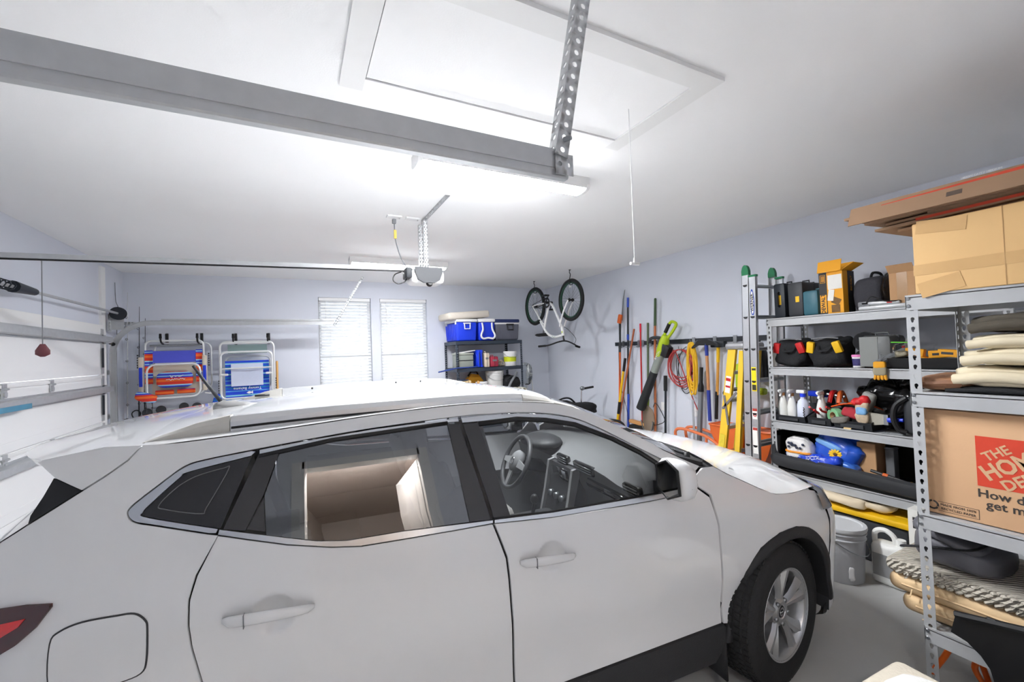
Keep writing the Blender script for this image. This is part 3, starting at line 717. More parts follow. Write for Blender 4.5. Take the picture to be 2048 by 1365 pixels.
# --- trim round the windows
def ribbon(a, b): return list(a)+list(reversed(b))
ui = [p for p in inu]
cqx = lambda z: -2.228+(-2.326+2.228)*(1.409-z)/(1.409-1.183)
cpart('quarter_trim', panel_mesh('quarter_trim', inset([(-2.334, 1.186)]+q_out[1:-1]+[(-2.236, 1.405)]+list(reversed(q_in)), .002), M_TRIMCH, off=.002, thick=.006, grid=.03, gap=0), M_TRIMCH, mirror=True)
cpart('rear_upper_trim', panel_mesh('t', inset(gut[5:8]+[(-1.555, 1.446), (-1.552, 1.428)]+list(reversed(inu[5:9])), .003), M_TRIMCH, off=.002, thick=.006, grid=.03, gap=0), M_TRIMCH, rear_door, mirror=rear_door_l)
cpart('rear_lower_trim', panel_mesh('t', inset(dlo[3:11]+list(reversed(inl[2:8])), .0015), M_TRIMCH, off=.003, thick=.008, grid=.03, gap=0), M_TRIMCH, rear_door, mirror=rear_door_l)
cpart('front_upper_trim', panel_mesh('t', inset([(-1.545, 1.446)]+gut[9:]+[(-.60, 1.10)]+list(reversed(inu[9:])), .003), M_TRIMCH, off=.002, thick=.006, grid=.03, gap=0), M_TRIMCH, front_door, mirror=front_door_l)
cpart('front_lower_trim', panel_mesh('t', inset([(-1.464, 1.062)]+dlo[11:]+list(reversed(inl[8:]))+[(-1.462, 1.075)], .0015), M_TRIMCH, off=.003, thick=.008, grid=.03, gap=0), M_TRIMCH, front_door, mirror=front_door_l)
# pillar films and panes
rg = G['rglass']
cpart('pillar_cover', panel_mesh('t', [(-1.602, 1.428), (-1.554, 1.423), (-1.474, 1.076), (-1.557, 1.083)], M_PILLAR, off=.001, thick=.004, gap=.001), M_PILLAR, rear_door, mirror=rear_door_l)
cpart('pillar_cover', panel_mesh('t', [(-1.540, 1.422), (-1.478, 1.420), (-1.395, 1.072), (-1.462, 1.076)], M_PILLAR, off=.001, thick=.004, gap=.001), M_PILLAR, front_door, mirror=front_door_l)
cpart('pillar_cover', panel_mesh('t', [(-2.234, 1.388), (-2.172, 1.393), (-2.213, 1.272), (-2.259, 1.180), (-2.318, 1.194)], M_PILLAR, off=.001, thick=.004, gap=.001), M_PILLAR, rear_door, mirror=rear_door_l)
cpart('corner_pane', panel_mesh('t', [(-2.211, 1.270), (-2.204, 1.166), (-2.257, 1.183)], M_PILLAR, off=.0015, thick=.004, gap=.0015), M_PILLAR, rear_door, mirror=rear_door_l)
cpart('window_pane', panel_mesh('t', [(-2.170, 1.392)]+inu[6:9]+[(-1.557, 1.083)]+list(reversed(inl[3:7]))+[(-2.204, 1.166), (-2.211, 1.271)], M_GLR, off=-.004, thick=0, gap=0, grid=.05), M_GLR, rear_door, mirror=rear_door_l)
cpart('window_pane', panel_mesh('t', [(-1.478, 1.420)]+inu[11:]+[(-.64, 1.042)]+list(reversed(inl[8:10]))+[(-1.395, 1.072)], M_GLF, off=-.004, thick=0, gap=0, grid=.05), M_GLF, front_door, mirror=front_door_l)
cpart('quarter_pane', panel_mesh('t', list(reversed(q_in))+[(-2.324, 1.199)], M_GLQ, off=-.003, thick=0, gap=0, grid=.05), mat('quarter_pane_black', (46, 46, 48), .25, 0, 0), mirror=True)
qi = G['qinner'][:1]+[(-2.44, 1.328), (-2.395, 1.352)]+G['qinner'][1:]; qs = smooth_path([(p[0], 0, p[1]) for p in qi], 5, True)
cpart('pane_border', MB().tube([(p.x, -(S(p.x, p.z)+.0005), p.z) for p in qs], .0016, 5, True), mat('frit_line', (110, 110, 112), .5), mirror=True)
sail = MB().loft([[(x, -(S(x, z)+d), z) for x, z in ((-.664, 1.16), (-.60, 1.115), (-.625, 1.045), (-.69, 1.045))] for d in (-.005, .006)])
cpart('mirror_sail', sail, M_BLACK, front_door, mirror=front_door_l, smooth=20)
fr_ = [(-1.476, 1.415)]+inu[11:17]+[(-.66, 1.10)]
cpart('window_seal', MB().tube([(x, -(S(x, z)-.002), z) for x, z in fr_], .011, 5), M_BLACK, front_door, mirror=front_door_l)
cpart('window_seal', MB().tube([(x, -(S(x, z)-.001), z+.002) for x, z in inl[7:]], .006, 5), M_BLACK, front_door, mirror=front_door_l)
cpart('window_seal', MB().tube([(x, -(S(x, z)-.002), z) for x, z in inu[5:9]], .008, 5), M_BLACK, rear_door, mirror=rear_door_l)
# --- handles
def handle(p0, p1, par, parl):
    x0, z0 = p0; x1, z1 = p1; rings = []; N = 14
    for i in range(N+1):
        t = i/N; x = x0+(x1-x0)*t; z = z0+(z1-z0)*t+.006*math.sin(PI*t)
        o = .006+.026*math.sin(PI*min(1, max(0, t)))**.45
        ww = S(x, z, False); k = (.6+.4*math.sin(PI*min(1, t*1.02))**.4)*(1.05-.25*t)
        if i in (0, N): k *= .6
        rings.append([(x, -(ww+o+.007*c), z+.019*k*s) for c, s in [(math.cos(a), math.sin(a)) for a in [2*PI*j/10 for j in range(10)]]])
    h, _ = cpart('door_handle', MB().loft(rings), M_PAINT, par, mirror=parl)
    xk = x0+(x1-x0)*.24
    zk = z0+(z1-z0)*.24
    cpart('lock_seam', MB().bx(xk-.001, xk+.001, -(S(xk, zk, False)+.0385), -(S(xk, zk, False)+.02), zk-.016, zk+.021), M_GREYPL, par, mirror=parl)
    sx = .5*(x0+x1)
h_r = G['h_r']; h_f = G['h_f']
handle((h_r[0][0], h_r[0][1]-.004), (h_r[1][0], h_r[1][1]), rear_door, rear_door_l)
handle((h_f[0][0], h_f[0][1]-.004), (h_f[1][0], h_f[1][1]), front_door, front_door_l)
# --- fuel flap, lamps
fl = G['fuel'][:]; fl = [(p.x, p.z) for p in smooth_path([(a, 0, b) for a, b in fl[1:11]+[(-2.62, .838), (-2.675, .85), (-2.697, .885)]], 4, True)]
cpart('flap_gap', panel_mesh('t', inset(fl, -.0025), M_CABDK, off=.002, thick=.002, grid=.02, gap=0), M_CABDK)
fp = cpart('fuel_flap', panel_mesh('t', inset(fl, .0018), M_PAINT, off=.004, thick=.003, grid=.02, gap=0), M_PAINT)
tl_poly = [tl[1], tl[2], tl[3], tl[4], tl[5], tl[6], (-2.86, .955), (-2.95, .95), (-3.02, 1.0), (-2.97, 1.06), (-2.9, 1.085), (-2.82, 1.088)]
M_LENSD = mat('smoked_red_lens', (60, 14, 14), .12, 0, 0, coat=1); M_LENSR = mat('red_lens', (205, 20, 26), .15, 0, 0, coat=1)
cpart('tail_lamp', panel_mesh('t', tl_poly, M_LENSD, off=.012, thick=.02, gap=0), M_LENSD, mirror=True)
rdp = G['red']
cpart('lamp_reflector', panel_mesh('t', [rdp[1], rdp[2], rdp[3], (-2.86, .99), (-2.93, .985), (-2.96, 1.02), (-2.9, 1.045), (-2.82, 1.052)], M_LENSR, off=.015, thick=.004, gap=0), M_LENSR, mirror=True)
# --- rocker and arch cladding
cpart('rocker_cladding', panel_mesh('t', [(-.345, .384), (-.345, .30), (-.40, .22), (-2.20, .22), (-2.25, .30), (-2.235, .384)], M_CLAD, off=.008, thick=.05, gap=0), M_CLAD, mirror=True)
ai = G['arch_i']
arch_in = [(-.29, .30), (-.262, .40), (-.215, .50), (-.15, .60), (-.06, .672), (.065, .708), (.195, .690), (.30, .615), (.375, .50), (.42, .38), (.425, .30)]
arch_out = [(-.345, .30), (-.318, .377)]+ao[1:8]+[(.42, .545), (.47, .40), (.478, .30)]
def archclad(io, oo, name):
    def res(pl, n):
        L = [0]
        for i in range(1, len(pl)): L.append(L[-1]+(Vector(pl[i])-Vector(pl[i-1])).length)
        out = []
        for k in range(n):
            s = L[-1]*k/(n-1); i = min(bisect.bisect_right(L, s)-1, len(pl)-2); t = (s-L[i])/(L[i+1]-L[i]); out.append(Vector(pl[i]).lerp(Vector(pl[i+1]), t))
        return out
    I = res(sm(io, 4), 56); O = res(sm(oo, 4), 56); mb = MB(); rings = []
    for a, b in zip(I, O):
        sec = []
        for t, d in ((1, -.012), (1, .006), (.85, .013), (.4, .018), (.05, .016), (0, .008), (0, -.10)):
            p = a.lerp(b, t); sec.append((p.x, -(S(p.x, p.y, False)+d), p.y))
        rings.append(sec)
    mb.loft(rings, closed=False, caps=False)
    return mb
cpart('arch_cladding', archclad(arch_in, arch_out, 'f'), M_CLAD, mirror=True)
ra_in = [(-2.646+.355*math.cos(a), .345+.355*math.sin(a)) for a in [-.12+(PI+.24)*i/20 for i in range(21)]]
ra_out = [(-2.646+.405*math.cos(a), .355+.405*math.sin(a)) for a in [-.1+(PI+.2)*i/20 for i in range(21)]]
cpart('arch_cladding', archclad(ra_in, ra_out, 'r'), M_CLAD, mirror=True)
for cx, ri in ((0.03, .40), (-2.646, .39)):     # wheel housings
    wh = MB(); rings = []
    for k in range(15):
        a = -.25+(PI+.5)*k/14; rings.append([(cx+ri*math.cos(a), -y, .345+ri*math.sin(a)) for y in (.50, .86)])
    wh.loft(rings, closed=False, caps=False).bx(cx-.42, cx+.42, -.50, -.49, .2, .80)
    cpart('wheel_housing', wh, M_CABDK, mirror=True)
# --- roof, hood, windscreen, tail: lofts across the width
ZC = pchip([(-2.62, 1.470), (-2.3, 1.496), (-1.9, 1.513), (-1.5, 1.517), (-1.2, 1.503), (-1.0, 1.476)])
def across(mb, rows):
    mb.loft(rows, closed=False, caps=False); return mb
QV = [-1+2*i/28 for i in range(29)]
rows = []
for i in range(26):
    t = i/25; xsd = -2.54+1.42*t; xc = -2.60+1.60*t; zs = zu(xsd); ws = S(xsd, zs)-.001; zc = ZC(xc); row = []
    for q in QV:
        a = abs(q); x = xc+(xsd-xc)*a**2.2; z = zc-(zc-zs)*a**3.0; row.append((x, -ws*q, z))
    rows.append(row)
cpart('roof_panel', across(MB(), rows), M_PAINT)
cpart('headliner', across(MB(), [[(x, y*.95, z-.05) for x, y, z in r] for r in rows]), M_HEADL)
rows = []
for i in range(15):
    t = i/14; xsd = -1.115+.60*t; xc = -.995+.85*t; zs = zu(xsd)-.004; ws = S(xsd, zs)-.012; zc = 1.474-(1.474-1.105)*t-.02*math.sin(PI*t)*-1; row = []
    for q in QV:
        a = abs(q); row.append((xc+(xsd-xc)*a**2, -ws*q, zc+(zs-zc)*a**2))
    rows.append(row)
cpart('windscreen', across(MB(), rows), M_GLW)
# hood: side edge follows the shut line, crown in the middle
HS = [(p[0], p[1]) for p in hd_]
hx = pchip(sorted(HS+[(.44, .86)]))
HC = pchip([(-.14, 1.098), (.1, 1.070), (.3, 1.035), (.45, .985), (.58, .93), (.66, .875), (.70, .83)])
rows = []
for i in range(24):
    t = i/23; xsd = -.315+.735*t; xc = -.12+.80*t; zs = hx(xsd); ws = S(xsd, zs); zc = HC(xc); row = []
    for q in QV:
        a = abs(q); row.append((xc+(xsd-xc)*a**2.4, -ws*math.copysign(a**.92, q), zc-(zc-zs)*(.35*a**2+.65*a**6)))
    rows.append(row)
cpart('bonnet', across(MB(), rows), M_PAINT)
# cowl
rows = []
for i in range(2):
    row = []
    for q in QV:
        a = abs(q); w_ = .80*q
        if i == 0: row.append((-.15+(-.52+.15)*a**2, -w_, 1.085+(1.13-1.085)*a**2))
        else: row.append((-.10+(-.30+.10)*a**2, -w_, 1.088+(1.088-1.088)*a**2))
    rows.append(row)
cpart('cowl_panel', across(MB(), rows), M_CLAD)
for s in (1, -1):
    wp = smooth_path([(-.36, -.70*s, 1.145), (-.30, -.45*s, 1.135), (-.24, -.15*s, 1.13)], 5)
    cpart('wiper_arm', MB().tube(wp, [.011]*6+[.008]*5, 6).cyl((-.36, -.70*s, 1.10), (-.36, -.70*s, 1.155), .018, .014, 10), M_BLACK)
cs = G['cowl']
for s in (1,):
    mbc = MB()
    out = [(-.335, .775, 1.112), (-.30, .74, 1.112), (-.30, .66, 1.112), (-.36, .60, 1.118), (-.46, .62, 1.148), (-.53, .70, 1.172), (-.50, .765, 1.165)]
    mbc.add([(x, -w_*s, z+.004) for x, w_, z in out], [tuple(range(7))]).add([(x, -w_*s, z-.03) for x, w_, z in out], [tuple(range(7))])
    for i in range(7): mbc.f.append((i, (i+1) % 7, 7+(i+1) % 7, 7+i))
    cpart('cowl_end_cap', mbc, M_CLAD, smooth=20)
# nose: bumper wrap
rows = []
for z, dx in ((.20, -.08), (.26, -.01), (.36, .0), (.5, .0), (.62, -.015), (.74, -.04), (.82, -.08), (.875, -.125)):
    row = []; w0 = S(.40, z, False)
    for i in range(33):
        a = -PI/2+PI*i/32; row.append((.432+(.348+dx)*max(0, math.cos(a))**.95, -w0*math.copysign(abs(math.sin(a))**.95, math.sin(a)), z))
    rows.append(row)
cpart('front_bumper', across(MB(), rows), M_PAINT)
rows = []
for z, k in ((.19, .93), (.22, .985), (.28, .995)):
    row = []
    for i in range(33):
        a = -PI/2+PI*i/32; row.append((.40+.38*k*max(0, math.cos(a))**.95, -S(.40, .36, False)*k*math.copysign(abs(math.sin(a))**.95, math.sin(a)), z))
    rows.append(row)
cpart('lower_bumper', across(MB(), rows), M_CLAD)
M_LENS = mat('headlamp_lens', (120, 124, 128), .08, .3, .1, 20, coat=1)
for s in (1, -1):
    rows = []
    for z in (.80, .84, .885, .905):
        row = []
        for i in range(9):
            a = math.radians(95-i*6); k = 1.03 if z < .9 else .96
            row.append((.40+(.38-1.3*(z-.735))*k*math.copysign(abs(math.cos(a))**.95, math.cos(a)), -s*S(.40, z, False)*k*math.sin(a)**.95, z))
        rows.append(row)
    cpart('headlamp', across(MB(), rows), M_LENS)
cpart('grille', MB().rbox((.735, 0, .62), (.05, .6, .18), .02, 2), M_BLACK)
cpart('grille_badge', MB().lathe([(0, 0), (.055, 0), (.055, .012), (.042, .012), (.042, .006), (0, .006)], 20, frame_to((1, 0, 0)), (.755, 0, .64)), M_CHROME)
# tail: spoiler, tailgate
st = []
for i in range(25):
    q = -1+2*i/24; a = abs(q); w_ = .745*q
    zf = 1.468-(1.468-1.452)*a**2; xf = -2.60+.06*a**2
    xt = -2.99+.205*a**3; zt = 1.425+.008*a; xb = -2.86+.19*a**3; zb = 1.385-.03*a**2
    k = 1 if a < .97 else .985
    st.append([(xf, -w_, zf), (xf*.6+xt*.4, -w_*k, zf*.6+zt*.4+.012), (xt, -w_*k*.985, zt), (xt+.012, -w_*k*.985, zt-.018), (xb, -w_, zb), (xf-.08, -w_, zb)])
cpart('roof_spoiler', MB().loft(st), M_PAINT, smooth=40)
cpart('spoiler_side', panel_mesh('t', [(-2.778, 1.436), (-2.729, 1.389), (-2.663, 1.350), (-2.619, 1.379), (-2.567, 1.419), (-2.537, 1.456), (-2.60, 1.458), (-2.70, 1.450)], M_PAINT, off=.001, thick=.03, grid=.02, gap=.0015), M_PAINT, mirror=True)
rows = []
for z, xc, xsd in ((1.40, -2.80, -2.64), (1.345, -2.86, -2.672), (1.30, -2.90, -2.742), (1.24, -2.95, -2.83), (1.16, -3.0, -2.90), (1.08, -3.03, -2.95)):
    ws = S(xsd, z, False)-.002
    rows.append([(xc+(xsd-xc)*abs(q)**2.6, -ws*q, z) for q in QV])
cpart('rear_window', across(MB(), rows), mat('rear_window_black_glass', (30, 30, 32), .08, 0, 0, coat=1))
cpart('spoiler_blade', panel_mesh('t', [(-2.729, 1.389), (-2.663, 1.350), (-2.717, 1.314), (-2.768, 1.281), (-2.766, 1.300), (-2.745, 1.345)], M_BLACK, off=.003, thick=.02, gap=0, grid=.02), mat('satin_black_blade', (26, 26, 28), .3), mirror=True)
rows = []
for z, xc, xsd in ((1.08, -3.03, -2.94), (.98, -3.05, -3.0), (.85, -3.06, -3.03), (.7, -3.10, -3.06), (.55, -3.16, -3.06), (.35, -3.16, -3.05), (.22, -3.1, -3.0)):
    ws = S(xsd, max(z, .3), False)
    rows.append([(xc+(xsd-xc)*abs(q)**5, -ws*q, z) for q in QV])
cpart('tailgate', across(MB(), rows), M_PAINT)
# roof rails
def rail(s):
    bot = pchip([(-2.56, 1.452), (-2.45, 1.467), (-2.32, 1.478), (-1.95, 1.488), (-1.57, 1.490), (-1.27, 1.479), (-1.02, 1.432), (-.90, 1.385)])
    pts = [-2.56, -2.52, -2.45, -2.38, -2.325]
    def ring(x, h, wt=.034):
        z = bot(x); return [(x, -s*(.712), z-.012), (x, -s*.712, z+h*.55), (x, -s*(.700), z+h), (x, -s*(.700-wt*.75), z+h), (x, -s*(.712-wt), z-.012)]
    lab = 'beige grey rail foot with a dark sticker' if s < 0 else None
    ft = cpart('rail_foot', MB().loft([ring(x, h, wt) for x, h, wt in ((-2.56, .002, .03), (-2.50, .014, .05), (-2.42, .030, .06), (-2.325, .040, .06))]), mat('rail_foot_paint', (188, 186, 180), .4, 0, .03), smooth=30)
    rl = cpart('roof_rail', MB().loft([ring(x, h) for x, h in [(-2.322, .036)]+[(-2.2+.1*i, .036) for i in range(10)]+[(-1.262, .034)]]), mat('satin_silver_rail', (205, 206, 208), .28, .55, 0), smooth=30)
    cpart('rail_foot', MB().loft([ring(x, h, wt) for x, h, wt in ((-1.258, .034, .045), (-1.15, .026, .04), (-1.02, .014, .03), (-.93, .004, .02))]), MATS['rail_foot_paint'], smooth=30)
    cpart('rail_strip', MB().loft([[(x, -s*.7135, bot(x)-.004), (x, -s*.7135, bot(x)+.004), (x, -s*.71, bot(x)+.004), (x, -s*.71, bot(x)-.004)] for x in [-2.32+.1*i for i in range(11)]]), M_BLACK, rl)
    for x in (-2.36, -2.15, -1.62, -1.45): cpart('screw', MB().sph((x, -s*(.712-.034), bot(x)+.02), .007, 8, 6), M_BLACK, rl)
    if s < 0: cpart('sticker', MB().bx(-2.47, -2.39, .6615-.012, .663-.012, bot(-2.43)+.006, bot(-2.43)+.018), M_DKGREY, ft)
rail(1); rail(-1)
# antenna
an = cpart('antenna_base', MB().loft([[(x, y*k, z) for y, z in ((-.032, 1.472+dz), (-.022, 1.472+dz+h*.8), (0, 1.472+dz+h), (.022, 1.472+dz+h*.8), (.032, 1.472+dz))] for x, k, h, dz in ((-2.53, .9, .03, .0), (-2.50, 1, .045, .0), (-2.42, .9, .03, .004), (-2.34, .35, .008, .01))]), mat('antenna_grey', (150, 150, 150), .4), label='grey fin base')
cpart('antenna_mast', MB().tube([(-2.50, 0, 1.505), (-2.56, 0, 1.60), (-2.61, 0, 1.685)], [.009, .007, .006], 8), M_DKGREY, an)
# mirror
for s, par in ((1, front_door), (-1, front_door_l)):
    k = 1
    def mr(pts): return [(x, -w_, z) for x, w_, z in pts]
    prof = [(-.05, 1.205), (-.03, 1.222), (.0, 1.215), (.035, 1.185), (.045, 1.13), (.04, 1.08), (.02, 1.048), (-.03, 1.045), (-.05, 1.07)]
    rings = []
    for w_, sc, dx in ((.885, .62, -.01), (.90, .86, -.008), (.93, .97, -.004), (.96, 1, 0), (.995, .96, .004), (1.02, .82, .006), (1.03, .55, .006)):
        rings.append([(-.66+dx+px*sc, -w_, 1.13+(pz-1.13)*sc) for px, pz in prof])
    mm = cpart('mirror_cap', MB().loft(rings), M_PAINT, par)
    r2 = cpart('mirror_glass', MB().loft([[(-.715+.004*j, -w_, 1.13+(pz-1.13)*.93*sc) for w_, pz, sc in ((.89, 1.20, .8), (.95, 1.212, 1), (1.005, 1.19, .9), (1.012, 1.08, .9), (.95, 1.055, 1), (.89, 1.075, .8))] for j in (0, 1)]), mat('mirror_silver', (120, 122, 124), .05, 1, 0), mm, smooth=20)
    r3 = cpart('mirror_surround', MB().tube([(-.713, -w_, 1.13+(pz-1.13)*.97*sc) for w_, pz, sc in ((.888, 1.20, .8), (.95, 1.215, 1), (1.01, 1.19, .9), (1.02, 1.08, .9), (.95, 1.05, 1), (.888, 1.075, .8))], .006, 6, True), M_BLACK, mm)
    r4 = cpart('turn_lamp', MB().tube([(-.615, -.915, 1.105), (-.612, -.96, 1.105), (-.622, -1.0, 1.105), (-.66, -1.026, 1.105)], .006, 6), mat('turn_lamp_lens', (90, 92, 94), .2, .3), mm)
    r5 = cpart('mirror_foot', MB().loft([[(-.70, -.845, z), (-.60, -.845, z), (-.61, -.90, z+.012), (-.69, -.90, z+.012)] for z in (1.05, 1.10)]), M_BLACK, mm, smooth=20)
    if s < 0:
        for o in (mm,): o.scale = (1, 1, 1)
        mm.parent = par
# --- interior
cpart('cabin_floor', MB().bx(-2.9, -.1, -.78, .78, .30, .36), M_CABDK)
cpart('firewall', MB().bx(-.12, -.08, -.66, .66, .3, .95), M_CABDK)
db = MB(); rows = []
for q in [-1+2*i/14 for i in range(15)]:
    hump = .035*math.exp(-((q+.45)/.22)**2)
    rows.append([(x, -.76*q*(-1), z) for x, z in ((-.12, 1.055), (-.40, 1.055), (-.58, 1.035+hump), (-.68, .985+hump), (-.66, .90), (-.60, .80), (-.50, .62), (-.2, .6))])
cpart('dashboard', across(db, rows), M_CABIN, smooth=50)
cpart('dash_trim', MB().loft([[(-.687, y, .93), (-.672, y, .955), (-.66, y, .93), (-.672, y, .905)] for y in (-.74, -.5, -.25)]), M_PIANO)
for y, wd_ in ((-.22, .22), (.03, .14), (-.66, .13)):
    v = cpart('air_vent', MB().rbox((-.672, y, 1.0), (.035, wd_, .055), .012, 2, rot(0, -.2)), M_PIANO)
    for k in range(3): cpart('vent_slat', MB().box((-.692, y, .985+k*.014), (.006, wd_*.85, .003)), M_STEEL, v)
cs_ = cpart('centre_stack', MB().loft([[(-.64, y0, .99), (-.70, y0, .97), (-.73, y0, .80), (-.78, y0, .62), (-.60, y0, .60)] for y0 in (-.14, .14)]), M_CABDK, smooth=20)
cpart('touch_screen', MB().box((-.713, 0, .905), (.008, .19, .115), rot(0, -.16)), M_PIANO, cs_)
cpart('screen_sticker', MB().box((-.719, -.05, .925), (.003, .05, .05), rot(0, -.16)), M_GREYPL, cs_)
for s in (-1, 1): cpart('stack_trim', MB().loft([[(-.66, s*.15+d, .99), (-.72, s*.15+d, .975), (-.755, s*.15+d, .80), (-.80, s*.15+d, .62), (-.76, s*.15+d, .62), (-.71, s*.15+d, .80)] for d in (-.012, .012)]), mat('satin_stack_trim', (190, 190, 192), .35, .5), cs_, smooth=20)
for k in range(3): cpart('stack_knob', MB().cyl((-.735, -.07+.07*k, .79), (-.765, -.07+.07*k, .79), .02, n=14), M_STEEL, cs_)
cpart('console', MB().rbox((-1.1, 0, .55), (.75, .26, .28), .05, 3), M_CABDK)
cpart('shift_lever', MB().cyl((-.92, 0, .68), (-.90, 0, .78), .012, n=8).sph((-.90, 0, .79), (.026, .026, .032)), M_BLACK)
def seat(x, y, wd_, name='front_seat'):
    s = cpart(name, MB().rbox((x, y, .60), (.52, wd_, .17), .06, 3, rot(0, -.12)), M_SEAT)
    cpart('seat_back', MB().rbox((x-.32, y, .91), (.15, wd_*.96, .62), .06, 3, rot(0, -.32)), M_SEAT, s)
    for k in (-1, 1): cpart('bolster', MB().rbox((x-.26, y+k*wd_*.44, .88), (.17, .08, .5), .035, 3, rot(0, -.32)), M_CABIN, s)
    return s
for y in (-.38, .38):
    s = seat(-1.22, y, .50)
    cpart('head_rest', MB().rbox((-1.67, y, 1.29), (.09, .26, .17), .045, 3, rot(0, -.2)).cyl((-1.66, y-.06, 1.2), (-1.63, y-.06, 1.12), .007, n=6).cyl((-1.66, y+.06, 1.2), (-1.63, y+.06, 1.12), .007, n=6), M_CABIN, s)
s = seat(-2.15, 0, 1.30, 'rear_seat')
for y in (-.42, .42): cpart('head_rest', MB().rbox((-2.50, y, 1.20), (.08, .25, .12), .04, 3), M_CABIN, s)
for yy in (-.80, .80):
    k = 1 if yy > 0 else -1
    cpart('door_card', MB().loft([[(x, yy*.99, .40), (x, yy*.955, .72), (x, yy*.93, .78), (x, yy*.99, .86), (x, yy*1.03, 1.035)] for x in (-2.2, -1.5, -.45)], closed=False, caps=False), M_CABIN, smooth=30)
    cpart('seat_belt', MB().tube([(-1.52, k*.72, 1.36), (-1.50, k*.76, 1.0), (-1.46, k*.78, .6)], .022, 6, flat=.15), M_GREYPL)
    cpart('pillar_lining', MB().loft([[(-1.56, k*.70, 1.43), (-1.45, k*.70, 1.43)], [(-1.54, k*.83, 1.04), (-1.38, k*.83, 1.04)]], closed=False, caps=False), M_CABIN)
SW = Matrix.Rotation(math.radians(-64), 3, 'Y')
sc = Vector((-.86, .38, .93))
sw = cpart('steering_wheel', MB().tube([sc+SW @ Vector((.18*math.cos(a), .18*math.sin(a), 0)) for a in [2*PI*i/36 for i in range(36)]], .016, 8, True), mat('leather_grey', (78, 78, 80), .45))
cpart('wheel_hub', MB().loft([[sc+SW @ Vector((r*math.cos(a)*1.05, r*math.sin(a)*.85, z)) for a in [2*PI*i/16 for i in range(16)]] for r, z in ((.07, -.04), (.078, .0), (.06, .022), (.01, .026))]), M_CABIN, sw)
for a in (math.radians(95), math.radians(265), math.radians(180)):
    d = SW @ Vector((math.cos(a), math.sin(a), 0)); n2 = SW @ Vector((-math.sin(a), math.cos(a), 0))
    cpart('wheel_spoke', MB().loft([[sc+d*.06+n2*.026, sc+d*.06-n2*.026, sc+d*.172-n2*.016, sc+d*.172+n2*.016], [p+SW @ Vector((0, 0, .012)) for p in (sc+d*.06+n2*.026, sc+d*.06-n2*.026, sc+d*.172-n2*.016, sc+d*.172+n2*.016)]]), mat('satin_spoke', (205, 205, 206), .3, .6), sw, smooth=20)
cpart('wheel_badge', MB().lathe([(.02, 0), (.026, .003), (.02, .006)], 18, SW, sc+SW @ Vector((0, 0, .026)), True), M_CHROME, sw)
cpart('steering_column', MB().cyl(sc-SW @ Vector((0, 0, .02)), (-.62, .38, .86), .045, n=12), M_CABDK)
cpart('cluster_hood', MB().sph((-.66, .38, 1.05), (.14, .20, .05), 16, 8), M_CABDK)
cpart('inner_mirror', MB().rbox((-.86, .05, 1.37), (.03, .24, .07), .02, 2), M_BLACK)
